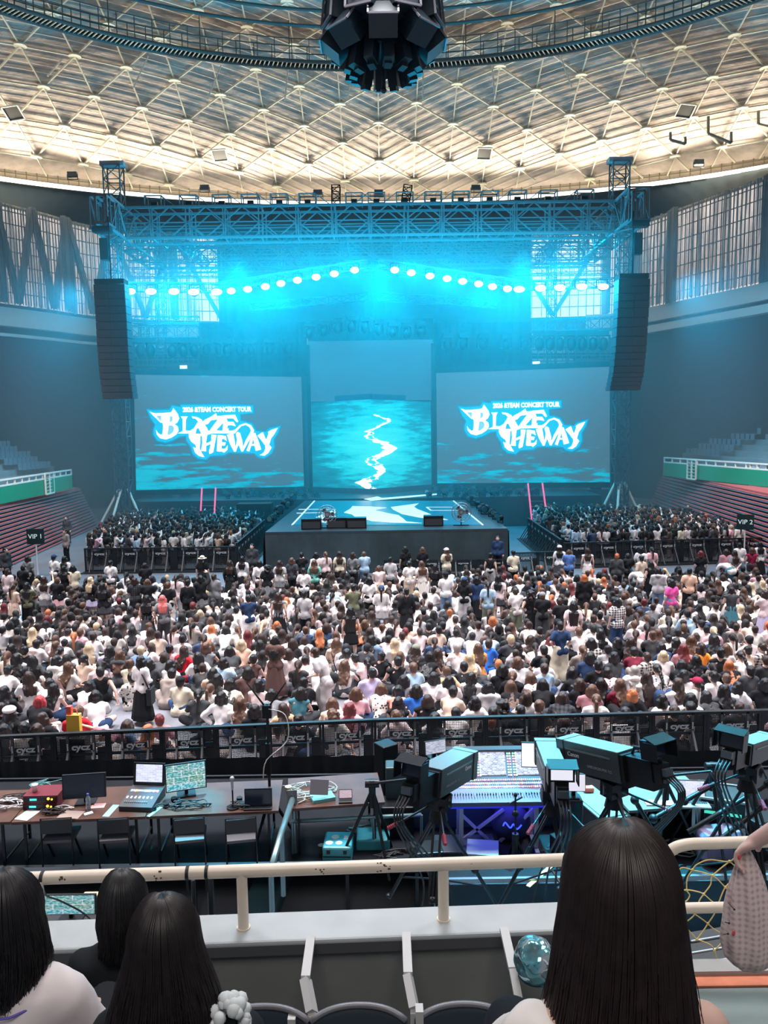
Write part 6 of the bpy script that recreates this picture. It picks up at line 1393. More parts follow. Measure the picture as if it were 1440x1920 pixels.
# ================================================================ FRONT OF HOUSE RISER
F = .85; T = 1.6
ris_m = mat('riser_deck', (.012, .014, .018), .85, var=.2, scale=2, spec=.1)
riser = empty('mixing_riser', (0, 11.9, 0)); tag(riser, 'low black platform carrying the mixing desks and cameras behind the front barrier', 'platform')
MB().box((-3.6, .05, F / 2 + .38), (8.6, 2.9, .1)).box((4.2, -.1, F / 2 + .38), (7.0, 3.3, .1)).build('deck', ris_m, riser)
MB().box((4.2, -1.78, .4), (7.0, .05, .82)).box((-3.6, 1.52, .45), (8.6, .05, .9)).box((4.2, 1.58, .45), (7.0, .05, .9)).box((-7.9, .05, .4), (.05, 2.9, .8)).build('skirt', mat('riser_skirt', (.012, .02, .03), .8), riser)
lg = MB()
for x in (-7.2, -6.1, -5, -3.9, -2.8, -1.7, -.6, .4): lg.bar((x, -1.35, 0), (x, -1.35, .8), .05); lg.bar((x, 1.3, 0), (x, 1.3, .8), .05)
lg.bar((-7.9, -1.38, .1), (.7, -1.38, .1), .04).build('leg_frame', blackm, riser)
edge = MB(); edge.bar((-7.9, -1.42, F + .05), (.7, -1.42, F + .05), .06, .1).bar((.75, -1.80, F + .03), (7.6, -1.80, F + .03), .05, .06).build('edge_rail', mat('edge_metal', (.25, .28, .30), .3, .8), riser)
curtain('black_valance', [V(-7.6, 13.55, 0), V(0, 13.6, 0), V(7.6, 13.6, 0)], .0, 1.16, mat('valance_black', (.015, .02, .026), .8), .05, 160, 'black cloth valance hung low between the mixing desks and the front barrier', 'drape', .5)
wood = mat('desk_wood', (.085, .042, .032), .32, var=.3, scale=2.5)
def table(xL, yL, xR, yR, dep, label, z=T, m=None, leg_n=2, name='folding_table'):
    a, b = on_z(xL, yL, z), on_z(xR, yR, z); d = b - a; L_ = d.length; r = empty(name, V((a.x + b.x) / 2, (a.y + b.y) / 2, F), math.atan2(d.y, d.x)); tag(r, label, 'table'); h = z - F
    MB().box((0, dep / 2, h - .02), (L_, dep, .04)).build('tabletop', m or wood, r); lm_ = blackm
    for sx in (-1, 1):
        for sy in (.08, dep - .08): MB().bar((sx * (L_ / 2 - .15), sy, 0), (sx * (L_ / 2 - .15), sy, h - .04), .035).build('leg', lm_, r)
        MB().bar((sx * (L_ / 2 - .15), .08, .12), (sx * (L_ / 2 - .15), dep - .08, .12), .025).build('leg_brace', lm_, r)
    return r
table(21, 1542, 272, 1531, 1.0, 'dark wood folding table carrying the console with laptop and the dark monitor')
table(274, 1531, 522, 1520, 1.0, 'dark wood folding table carrying the bright tilted monitor and desk microphone')
table(-130, 1545, 19, 1541, 1.0, 'dark wood folding table cut off by the picture edge, covered in white cables')
table(540, 1517, 722, 1504, 1.0, 'dark wood folding table carrying the silver laptop with cables, next to the cameras')
table(1180, 1520, 1345, 1508, 1.0, 'grey table carrying the white laptop behind the tripods', m=mat('desk_grey', (.11, .13, .14), .5))
DK = T
def at_z(x, y, z): p = on_z(x, y, z); return p
def monitor(x, y, w, h, rz, scr, label, z=DK, tilt=-.1, name='monitor', stand=True, px_wh=None):
    r = empty(name, at_z(x, y, z), rz); tag(r, label, 'monitor'); zb = .10 if stand else .02
    R = Matrix.Rotation(tilt, 3, 'X'); c = V(0, 0, zb + h / 2)
    MB().box(c, (w, .035, h), M=R).build('bezel', black, r); n = V(0, -.019, 0); MB().box(c + R @ n, (w * .95, .006, h * .92), M=R).build('screen', scr, r)
    if stand: MB().box((0, .05, .01), (w * .45, .22, .02)).bar((0, .05, 0), (0, .04, zb + h * .3), .05).build('stand', blackm, r)
    return r
def ui_mat(name, kind, es=1.2):
    m = bpy.data.materials.new(name); nt, N, L, B = nodes(m); B.inputs['Base Color'].default_value = (.02, .02, .02, 1); tc = N.new('ShaderNodeTexCoord')
    if kind == 'stage':
        # picture-in-picture view of the arena: crowd speckle, cyan stage patch, pale tool strips
        sep = N.new('ShaderNodeSeparateXYZ'); L.new(tc.outputs['Generated'], sep.inputs[0]); n = N.new('ShaderNodeTexNoise'); n.inputs['Scale'].default_value = 16; n.inputs['Detail'].default_value = 3; L.new(tc.outputs['Generated'], n.inputs[0])
        cr = N.new('ShaderNodeValToRGB'); e = cr.color_ramp.elements; e[0].position = .42; e[0].color = (.03, .07, .09, 1); e[1].position = .6; e[1].color = (.8, .8, .85, 1); L.new(n.outputs[0], cr.inputs[0])
        b = N.new('ShaderNodeTexBrick'); b.inputs['Scale'].default_value = 1.3; b.inputs['Row Height'].default_value = .33; b.inputs['Color1'].default_value = (.0, .5, .62, 1); b.inputs['Color2'].default_value = (.1, .35, .18, 1); b.inputs['Mortar'].default_value = (.9, .95, 1, 1); b.inputs['Mortar Size'].default_value = .015; b.inputs['Bias'].default_value = -.2
        mp = N.new('ShaderNodeMapping'); mp.inputs['Rotation'].default_value = (math.pi / 2, 0, 0); L.new(tc.outputs['Generated'], mp.inputs[0]); L.new(mp.outputs[0], b.inputs[0])
        x = N.new('ShaderNodeMix'); x.data_type = 'RGBA'; x.inputs['Factor'].default_value = .55; L.new(cr.outputs[0], x.inputs['A']); L.new(b.outputs[0], x.inputs['B']); L.new(x.outputs['Result'], B.inputs['Emission Color'])
    else:
        b = N.new('ShaderNodeTexBrick'); b.inputs['Scale'].default_value = {'doc': 2.5, 'desk': 4, 'pink': 1.6}[kind]; c1 = {'doc': (.85, .88, 1, 1), 'desk': (.75, .78, .95, 1), 'pink': (.85, .62, .75, 1)}[kind]; c2 = {'doc': (.60, .66, .92, 1), 'desk': (.25, .3, .5, 1), 'pink': (.8, .5, .66, 1)}[kind]
        b.inputs['Color1'].default_value = c1; b.inputs['Color2'].default_value = c2; b.inputs['Mortar'].default_value = (.95, .96, 1, 1); b.inputs['Mortar Size'].default_value = .02
        mp = N.new('ShaderNodeMapping'); mp.inputs['Rotation'].default_value = (math.pi / 2, 0, 0); L.new(tc.outputs['Generated'], mp.inputs[0]); L.new(mp.outputs[0], b.inputs[0]); L.new(b.outputs[0], B.inputs['Emission Color'])
    B.inputs['Emission Strength'].default_value = es; return noes(m)
ui_doc, ui_stage, ui_pink, ui_desk = ui_mat('doc_screen', 'doc', 1.0), ui_mat('stage_view_screen', 'stage', 1.1), ui_mat('pink_screen', 'pink', .7), ui_mat('desk_screen', 'desk', 1.1)
off_scr = mat('screen_off', (.012, .025, .05), .15, spec=.8)
monitor(160, 1507, .62, .36, .12, off_scr, 'switched-off dark desktop monitor behind the water bottle')
monitor(350, 1492, .60, .42, .30, ui_stage, 'bright tilted monitor showing multiview pictures of the stage', tilt=-.05, stand=True)
def laptop(x, y, w, rz, scr, label, z=DK, body=alum, openang=.25, d=None):
    r = empty('laptop', at_z(x, y, z), rz); tag(r, label, 'laptop'); d = d or w * .68
    MB().box((0, 0, .012), (w, d, .02)).build('keyboard_base', body, r); k = MB()
    for j in range(5):
        for i in range(12): k.box((-w * .42 + i * w * .076, -d * .05 + j * d * .09, .025), (w * .06, d * .07, .006))
    k.build('keys', black, r); R = Matrix.Rotation(-openang, 3, 'X'); hgt = w * .66; c = V(0, d / 2, .02) + R @ V(0, 0, hgt / 2)
    lid = MB().box(c, (w, .012, hgt), M=R).build('lid', body, r); MB().box(c + R @ V(0, -.008, 0), (w * .92, .004, hgt * .88), M=R).build('screen', scr, lid); return r
# audio console with a laptop-like screen
def console(x, y, w, d, rz, label, scr, z=DK):
    r = empty('mixing_console', at_z(x, y, z), rz); tag(r, label, 'mixing console'); mb = MB(); mb.prism([(0, 0), (d, 0), (d, .16), (0, .07)], (-w / 2, 0, 0), (0, 1, 0), (0, 0, 1), (1, 0, 0), w); mb.build('body', mat('console_black', (.03, .035, .045), .4), r)
    sl = .09 / d; rr = random.Random(4); cols = [(1, .9, .9), (.2, .8, 1), (1, .25, .5), (.4, .4, 1), (.9, .95, 1), (1, .6, .1)]
    for j in range(2):
        for i in range(14):
            c = cols[rr.randrange(6)] if j else (.9, .95, 1); xx = -w * .42 + i * w * .062; yy = d * (.42 + .3 * j)
            if i % 2 == 0 or j: MB().box((xx, yy, .072 + sl * yy), (w * .045, d * .09, .012)).build('lit_button', noes(mat('btn_%d_%d' % (cols.index(c), j) if c in cols else 'btn_w', c, emit=c, es=1.3)), r)
    f = MB()
    for i in range(12): f.box((-w * .40 + i * w * .06, d * .2, .075 + sl * d * .2), (.012, d * .05, .02))
    f.build('faders', alum, r); R = Matrix.Rotation(-.18, 3, 'X'); h = w * .66; c = V(0, d, .16) + R @ V(0, 0, h / 2)
    lid = MB().box(c, (w * .98, .02, h), M=R).build('screen_lid', black, r); MB().box(c + R @ V(0, -.012, .01), (w * .82, .004, h * .78), M=R).build('screen', scr, lid); return r
console(254, 1522, .50, .52, -.10, 'compact mixing console with glowing buttons and raised white document screen', ui_doc)
def mic(x, y):
    r = empty('desk_microphone', at_z(x, y, DK)); tag(r, 'grey-headed microphone on a short black desk stand', 'microphone'); MB().cyl((0, 0, 0), (0, 0, .02), .09, n=16).cyl((0, 0, 0), (0, 0, .30), .012, n=6).build('stand', blackm, r)
    MB().cyl((0, 0, .28), (.0, 0, .42), .016, .022, 10).build('handle', alum, r); MB().ell((0, 0, .45), .034, 12, 8).build('grille_head', mat('mic_grille', (.4, .4, .42), .5, .5), r)
mic(437, 1515)
def rack(x, y, rz, label, z=DK, dz=0):
    r = empty('amplifier_rack', at_z(x, y, z) + V(0, 0, dz), rz); tag(r, label, 'amplifier'); MB().box((0, .18, .05), (.5, .36, .10)).build('chassis', mat('rack_red', (.14, .015, .03), .4), r); MB().box((0, -.005, .05), (.46, .01, .07)).build('front_panel', black, r)
    MB().box((-.1, -.012, .05), (.10, .006, .03)).build('display', noes(mat('cyan_display', (0, 0, 0), emit=(.1, .8, .8), es=1.2)), r); MB().cyl((.12, -.012, .06), (.12, -.02, .06), .02).build('amber_lamp', noes(mat('amber', (0, 0, 0), emit=(1, .45, .05), es=3)), r)
    MB().cyl((.17, -.012, .05), (.17, -.02, .05), .014).build('amber_lamp', noes(mat('amber', (0, 0, 0))), r)
rack(75, 1518, .0, 'lower red-framed amplifier with cyan display on the desk, under the other one'); rack(77, 1518, .03, 'upper red-framed amplifier with a white cup on it', dz=.11)
r = empty('cup', at_z(75, 1518, DK) + V(-.12, .14, .212)); tag(r, 'pale cup standing on the stacked red amplifiers', 'cup'); MB().lathe([(.035, 0), (.045, .10), (.046, .11), (.040, .11), (.032, .01)], n=16).build('cup_body', whitep, r)
r = empty('water_bottle', at_z(166, 1518, DK)); tag(r, 'clear water bottle with blue cap in front of the dark monitor', 'bottle'); gl_ = bpy.data.materials.new('clear_plastic'); nt, N, L, B = nodes(gl_); B.inputs['Base Color'].default_value = (.7, .85, 1, 1); B.inputs['Transmission Weight'].default_value = .8; B.inputs['Roughness'].default_value = .1
MB().lathe([(.03, 0), (.034, .01), (.034, .10), (.030, .12), (.034, .14), (.033, .18), (.014, .215), (.014, .225)], n=16).build('bottle_body', gl_, r); MB().cyl((0, 0, .225), (0, 0, .245), .017, n=12).build('cap', mat('blue_cap', (.05, .1, .6)), r)
def flat(name, x, y, w, d, h, rz, m, label, cat, z=DK): return boxthing(name, at_z(x, y, z), (w, d, h), m, label, cat, None, rz, 0)
flat('paper_sheet', 52, 1528, .21, .30, .003, -.25, mat('paper', (.75, .75, .78)), 'white printed sheet lying at the desk edge below the amplifiers', 'paper'); flat('closed_laptop', 133, 1529, .32, .22, .015, -.1, mat('champagne', (.45, .36, .32), .35, .5), 'closed champagne-coloured laptop at the desk edge before the dark monitor', 'laptop')
flat('leaflet', 184, 1511, .2, .14, .003, .1, mat('leaflet_pink', (.85, .45, .45)), 'pink and white leaflet beside the water bottle', 'leaflet'); flat('wallet_case', 166, 1527, .12, .07, .02, .6, mat('wallet_white', (.7, .7, .75)), 'small white and dark case near the closed laptop', 'case')
flat('adhesive_strip', 208, 1520, .10, .35, .002, -.1, mat('cyan_tape', (.25, .6, .6)), 'pale teal adhesive strip stuck over the joint beside the compact console', 'tape'); flat('adhesive_strip', 290, 1522, .05, .30, .002, -.35, mat('cyan_tape', (.2, .5, .5)), 'pale teal adhesive strip on the table joint between console and bright monitor', 'tape')
lp1 = laptop(484, 1517, .40, .03, off_scr, 'black laptop with dark screen standing open beside the desk microphone', body=black, openang=.05, d=.1)
laptop(648, 1503, .20, .05, ui_pink, 'open laptop with pink document on screen next to the silver tablet', body=black, openang=.1)
flat('silver_laptop', 604, 1497, .34, .26, .05, .35, mat('device_teal_lit', (.15, .42, .46), .3), 'flat teal-lit device under cables behind the grey tablet', 'device')  # teal light on the device is held in its base colour
tb = boxthing('tablet', at_z(598, 1505, DK) + V(0, 0, .12), (.30, .015, .22), mat('tablet_grey', (.16, .15, .17), .3), 'grey tablet leaning among cables on the table by the cameras', 'tablet', None, .45); tb.rotation_euler = (-.35, .25, .45)
tb = boxthing('tablet', at_z(548, 1516, DK) + V(0, 0, .06), (.15, .012, .22), mat('tablet_grey', (.16, .15, .17), .3), 'small grey tablet upright at the table end beside the drink cup', 'tablet', None, .1)
r = empty('drink_cup', at_z(541, 1490, DK)); tag(r, 'pale green drink cup on the table end behind the small tablet', 'cup'); MB().lathe([(.04, 0), (.05, .13), (.052, .13)], n=14).build('cup_body', mat('cup_green', (.6, .75, .55)), r)
def cables(pts_list, col, label, rad=.008, name='cable_bundle'):
    mb = MB()
    for p in pts_list: mb.tube(polycurve(p, 24), rad, 5)
    o = mb.build(name, mat('cable_' + str(col), col, .5)); return tag(o, label, 'cables', kind='stuff')
rc = random.Random(21)
def squiggle(x, y, z, n, rad, k=7):
    c = at_z(x, y, z); out = []
    for _ in range(n):
        a = rc.uniform(0, 6.28); p = []
        for i in range(k): a += rc.uniform(-1.1, 1.1) + .5; q = c + V(rad * rc.uniform(.3, 1) * math.cos(a) * 1.5, rad * rc.uniform(.3, 1) * math.sin(a) * .7, .01 + rc.uniform(0, .06)); p.append(q)
        out.append(p)
    return out
cables(squiggle(10, 1512, DK, 9, .28), (.5, .5, .52), 'tangle of white cables on the table at the picture edge'); cables(squiggle(40, 1500, DK, 6, .22), (.03, .03, .035), 'tangle of black cables beside the red amplifiers')
cables(squiggle(100, 1525, DK, 7, .14), (.02, .02, .025), 'black cables heaped before the red amplifiers'); cables(squiggle(122, 1518, DK, 2, .10), (.6, .58, .55), 'white cable coil before the dark monitor'); cables(squiggle(110, 1478, DK, 6, .35), (.08, .25, .27), 'teal cables behind the red amplifiers')
cables(squiggle(350, 1512, DK, 7, .25), (.02, .022, .028), 'black cables and headset leads below the bright monitor'); cables(squiggle(450, 1513, DK, 4, .15), (.03, .05, .06), 'black cables around the desk microphone foot'); cables(squiggle(585, 1482, DK, 8, .35), (.35, .45, .45), 'pale cables behind the grey tablet')
cables(squiggle(560, 1500, DK, 4, .2), (.45, .5, .5), 'white cables hanging at the end of the table by the mic stand'); cables(squiggle(872, 1597, F, 9, .22), (.30, .45, .45), 'coiled pale cables on the platform floor beside the teal lid')
def headphones(x, y, rz, label, z=DK):
    r = empty('headphones', at_z(x, y, z), rz); tag(r, label, 'headphones'); MB().tube([(.09 * math.cos(a), .09 * math.sin(a) * .9, .03) for a in [math.pi * i / 10 for i in range(11)]], .012, 6).build('headband', black, r)
    for s in (-1, 1): MB().cyl((s * .09, 0, 0), (s * .09, 0, .06), .045, n=14).build('ear_cup', blackm, r)
headphones(300, 1516, .5, 'black headphones between the compact console and the bright monitor'); headphones(330, 1507, -1, 'black headphones lying under the bright monitor'); headphones(452, 1507, 2, 'black headphones behind the desk microphone')
# chairs under the desks
def chair(x, y, label, rz=0):
    r = empty('folding_chair', at_z(x, y, F), rz); tag(r, label, 'chair', None); MB().box((0, .05, .44), (.42, .40, .04)).build('seat', mat('chair_seat', (.10, .10, .11), .5), r)
    MB().box((0, -.17, .68), (.42, .03, .20)).build('backrest', mat('chair_back', (.03, .035, .04), .35), r)
    MB().tube([(-.21, -.19, .0), (-.21, -.17, .80), (.21, -.17, .80), (.21, -.19, 0)], .013, 6).build('back_frame', blackm, r)
    for sx in (-.2, .2): MB().bar((sx, .25, 0), (sx, -.02, .42), .025).build('leg', blackm, r)
for x, lab in ((118, 'black folding chair under the table, below the closed laptop'), (222, 'black folding chair under the table, below the compact console'), (360, 'black folding chair under the table, below the bright monitor'), (455, 'black folding chair under the table, below the desk microphone')): chair(x, 1622, lab, random.Random(x).uniform(-.2, .2))
# tall antenna stand
r = empty('antenna_stand', at_z(508, 1560, F)); tag(r, 'tall black stand with two spread antennas and strapped gear beside the table end', 'stand'); tripod(MB(), .6, .35).build('tripod_base', blackm, r)
MB().cyl((0, 0, .3), (0, 0, 2.05), .022, n=8).build('pole', blackm, r); MB().box((0, 0, 1.95), (.14, .10, .2)).box((0, -.03, 1.2), (.07, .06, .5)).build('receiver_box', blackm, r)
for s in (-1, 1): MB().cyl((s * .05, 0, 2.05), (s * .30, 0, 2.40), .016, .008, 6).build('antenna', blackm, r)
MB().tube(polycurve([(.03, -.05, 2.0), (.28, -.05, 1.9), (.30, -.05, 1.5), (-.02, -.08, 1.2), (-.08, -.08, .9)], 20), .008, 5).build('cable', mat('cable_white', (.6, .6, .6)), r)
# dividing rail and frames
def rail3(pts, z0, label, m=None, name='steel_rail', r_=.03):
    P = [at_z(x, y, z) for x, y, z in pts]; mb = MB(); mb.tube(P, r_, 6)
    for p in P: mb.cyl((p.x, p.y, z0), (p.x, p.y, p.z), r_ * .8, n=6)
    return tag(mb.build(name, m or mat('rail_cyan_lit', (.18, .30, .33), .3, .6)), label, 'rail')  # cyan light falling on the steel is put into its colour
rail3([(551, 1490, 1.75), (528, 1560, 1.75), (508, 1630, 1.75)], F, 'slanting steel rail dividing the audio desks from the camera platform', r_=.045)
rail3([(548, 1540, 1.35), (700, 1532, 1.35), (790, 1528, 1.35)], F, 'low steel rail before the table with the silver tablet')
c = boxthing('hard_case', at_z(635, 1605, F), (.42, .46, .26), mat('case_teal', (.05, .33, .40), .35), 'teal hard case with round stickers standing on the platform floor', 'case', None, -.05, .03)
MB().box((0, -.232, .12), (.40, .01, .012)).box((-.12, -.24, .2), (.05, .02, .06)).box((.12, -.24, .2), (.05, .02, .06)).build('latch', black, c); MB().cyl((-.05, .06, .26), (-.05, .06, .264), .06, n=16).cyl((-.12, -.1, .26), (-.12, -.1, .264), .055, n=16).cyl((.02, -.1, .26), (.02, -.1, .264), .05, n=16).box((.11, .05, .262), (.06, .10, .004)).build('sticker', stick, c)
r = empty('paper_cup', at_z(603, 1600, F)); tag(r, 'brown paper cup on the floor beside the teal hard case', 'cup'); MB().lathe([(.035, 0), (.05, .13), (.052, .13)], n=14).build('cup_body', mat('cup_brown', (.45, .33, .22)), r)
boxthing('flat_case', at_z(700, 1582, F), (.5, .4, .16), mat('flat_case_teal_lit', (.05, .28, .34), .35), 'flat teal-lit case on the floor between hard case and tripod', 'case'); lid_ = flat('case_lid', 905, 1592, .46, .42, .03, -.15, mat('lid_teal', (.22, .34, .36), .4), 'pale teal flat lid lying on the platform floor below the lighting desk', 'lid', F + .1)  # flat case colour carries the teal light on it
boxthing('equipment_box', at_z(872, 1592, F), (.9, .5, .10), mat('box_dark', (.03, .05, .06), .5), 'low dark equipment box under the teal lid and coiled cables', 'box')
# ---- lighting desk
LDx = on_z(937, 1512, T); r = empty('lighting_console', V(LDx.x, LDx.y, F), .0); tag(r, 'large glowing purple lighting console with three screens on a metal stand', 'lighting console'); h = T - F
cbm = mat('console_violet', (.09, .08, .15), .45); W_ = 1.50
mb = MB(); mb.prism([(0, 0), (.62, 0), (.62, .17), (.30, .10), (0, .06)], (-W_ / 2, 0, h), (0, 1, 0), (0, 0, 1), (1, 0, 0), W_); mb.build('body', cbm, r)
R = Matrix.Rotation(-.62, 3, 'X'); hc = V(0, .64, h + .30); MB().box(hc, (W_, .06, .50), M=R).box(hc + R @ V(0, 0, .28), (W_, .12, .06), M=R).build('screen_hood', mat('hood_grey', (.12, .16, .20), .35), r)
for sx, w_ in ((-.46, .34), (-.02, .40), (.52, .36)): MB().box(hc + R @ V(sx, -.034, .05), (w_, .006, .34), M=R).build('screen', ui_desk, r)
rr = random.Random(9); pal = [(1, .2, .5), (1, .9, .3), (.3, 1, .6), (.9, .95, 1), (.3, .5, 1), (1, .35, .2)]
bm_ = [MB() for _ in pal]
for i in range(46):
    for j in range(3): bm_[rr.randrange(6)].box((-W_ * .47 + i * W_ * .0205, .36 + .07 * j, h + .118 + .0219 * (j + .3)), (.016, .03, .012))
for cx in (-.245, .22, .305):
    for i in range(2):
        for j in range(9): bm_[(j + i) % 6].box(hc + R @ V(cx + i * .035, -.036, -.12 + j * .04), (.022, .008, .022), M=R)
for k, (mb_, c_) in enumerate(zip(bm_, pal)): mb_.build('lit_buttons', noes(mat('lit_btn_%d' % k, c_, emit=c_, es=1.5)), r)
fd = MB(); 
for i in range(34):
    if i % 9 != 8: fd.box((-W_ * .45 + i * W_ * .027, .17 + .02 * rr.random(), h + .105), (.014, .035, .02))
fd.build('faders', black, r); sl_ = MB()
for i in range(34): sl_.box((-W_ * .45 + i * W_ * .027, .16, h + .092), (.006, .16, .004))
sl_.build('fader_slots', mat('slot', (.02, .02, .04)), r)
MB().box((0, .3, h - .02), (W_ * .98, .55, .04)).build('lit_underside', mat('blue_under', (.02, .02, .3), emit=(.02, .04, 1), es=.5), r)
stm = mat('stand_violet', (.30, .32, .45), .35, .6)
for sx in (-.55, .55):
    MB().bar((sx, .1, 0), (sx, .1, h - .04), .06).bar((sx, .5, 0), (sx, .5, h - .04), .06).bar((sx, -.05, .03), (sx, .65, .03), .06).build('stand_leg', stm, r)
MB().bar((-.55, .3, .05), (.1, .3, .55), .04).bar((-.1, .3, .05), (-.55, .3, .5), .04).bar((.55, .3, .55), (.05, .3, .05), .04).build('cross_brace', stm, r)
l = bpy.data.lights.new('console_glow', 'AREA'); l.energy = 9; l.color = (.15, .12, 1); l.size = 1.2; l.size_y = .4; l.shape = 'RECTANGLE'; lo = bpy.data.objects.new('console_glow', l); COL.objects.link(lo); lo.location = (LDx.x, LDx.y + .3, T - .08)
l = bpy.data.lights.new('console_lamp', 'AREA'); l.energy = 1.0; l.color = (.75, .6, 1); l.size = 1.2; l.size_y = .15; l.shape = 'RECTANGLE'; lo = bpy.data.objects.new('console_lamp', l); COL.objects.link(lo); lo.location = (LDx.x, LDx.y + .45, T + .62); lo.rotation_euler = (-.25, 0, 0)
monitor(996, 1440, .30, .38, -.1, noes(mat('white_tablet', (.8, .8, .8), emit=(.9, .93, 1), es=1.1)), 'bright white upright tablet behind the lighting console', z=T + .35, stand=False, name='tablet'); 
monitor(816, 1424, .34, .20, .35, ui_mat('desk_screen2', 'desk', .8), 'small monitor with pink and white interface behind the lens housings', z=T + .5, stand=True)
boxthing('monitor_shelf', at_z(905, 1440, T + .25) - V(0, -.2, T + .25 - F), (3.0, .3, T + .25 - F), mat('shelf_dark', (.03, .06, .07), .4), 'dark equipment shelf behind the lighting console', 'shelf')
r = empty('backpack', at_z(960, 1582, F)); tag(r, 'dark backpack with blue light scribbled on it under the lighting console', 'backpack'); mb = MB(); mb.ell((0, .1, .28), (.30, .2, .28), 16, 12); mb.build('bag_body', mat('bag_navy', (.01, .015, .06), .6), r)
MB().tube(polycurve([(-.15, -.1, .34), (-.12, -.12, .4), (-.05, -.13, .32), (.0, -.13, .38), (.05, -.13, .3), (.12, -.12, .36)], 20), .012, 5).build('scribble', noes(mat('blue_light_mark', (0, 0, .2), emit=(.05, .1, 1), es=1.6)), r)  # glowing line stands in for blue light on the bag
MB().ell((-.06, .25, .48), (.22, .2, .2), 14, 10).build('round_pouch', black, r)
r = empty('light_stand', at_z(966, 1612, F)); tag(r, 'thin black stand on a small tripod before the lighting console', 'stand'); tripod(MB(), .35, .14).build('tripod_base', blackm, r); MB().cyl((0, 0, .1), (0, 0, .95), .014, n=8).cyl((-.08, 0, .85), (.1, 0, .95), .012, n=6).ell((0, 0, .7), (.05, .04, .05), 8, 6).ell((0, 0, .98), (.03, .03, .04), 8, 6).build('pole', blackm, r)
# ---- broadcast cameras
lens_blk = mat('lens_housing', (.035, .04, .045), .42); top_m = mat('housing_top', (.13, .15, .16), .45); grip_m = mat('grip_red', (.30, .04, .07), .45)  # housing top coloured lighter so the cyan light from above shows
def box_lens(parent, pf, pr_, w, h, side_text):
    """box lens from its rear centre pr_ to its front centre pf"""
    d = (pf - pr_); L_ = d.length; z = d.normalized(); x = z.cross(V(0, 0, 1)).normalized(); y = x.cross(z); R = Matrix((x, z, y)).transposed(); c = (pf + pr_) / 2
    MB().box(c, (w, L_, h), M=R).box(c + z * (L_ * .47), (w * 1.08, L_ * .12, h * 1.06), M=R).build('housing', lens_blk, parent)
    MB().box(c + y * (h * .515), (w * .98, L_, h * .03), M=R).box(c + z * (L_ * .47) + y * h * .54, (w * 1.06, L_ * .12, h * .02), M=R).build('housing_top', top_m, parent)
    MB().box(c + x * side_text * w * .505 + y * h * .25, (.012, L_ * .75, h * .06), M=R).box(c - x * side_text * w * .505 + y * h * .25, (.012, L_ * .75, h * .06), M=R).build('side_rail', mat('rail_grey', (.10, .11, .12), .3), parent)
    MB().cyl(pf + z * .03, pf + z * .035, h * .38, n=20).build('front_glass', off_scr, parent)
    t = text('Canon', h * .22, 'lettering', logo_w, parent, c + x * side_text * w * .51 + z * L_ * .25 + y * h * .08, ext=.002)
    zz = z if side_text > 0 else z
    ux = z * (1 if (z.cross(y)).dot(x * side_text) > 0 else -1); t.rotation_euler = Matrix((ux, y, x * side_text)).transposed().to_euler()
    t = text('UHD-DIGISUPER 122', h * .13, 'model_lettering', mat('letter_grey', (.18, .19, .2)), parent, c + x * side_text * w * .51 - z * L_ * .18 - y * h * .2, ext=.002); t.rotation_euler = Matrix((ux, y, x * side_text)).transposed().to_euler()
    return c, R, z, x, y, L_
def pan_bar(parent, p, d, L_, up=.0):
    d = d.normalized(); e = p + d * L_; MB().cyl(p, p + d * L_ * .8, .014, n=6).build('pan_bar', blackm, parent); g = MB()
    for i in range(7): g.cyl(p + d * L_ * (.78 + .03 * i), p + d * L_ * (.795 + .03 * i), .028, .022, 8)
    g.build('handgrip', grip_m, parent)
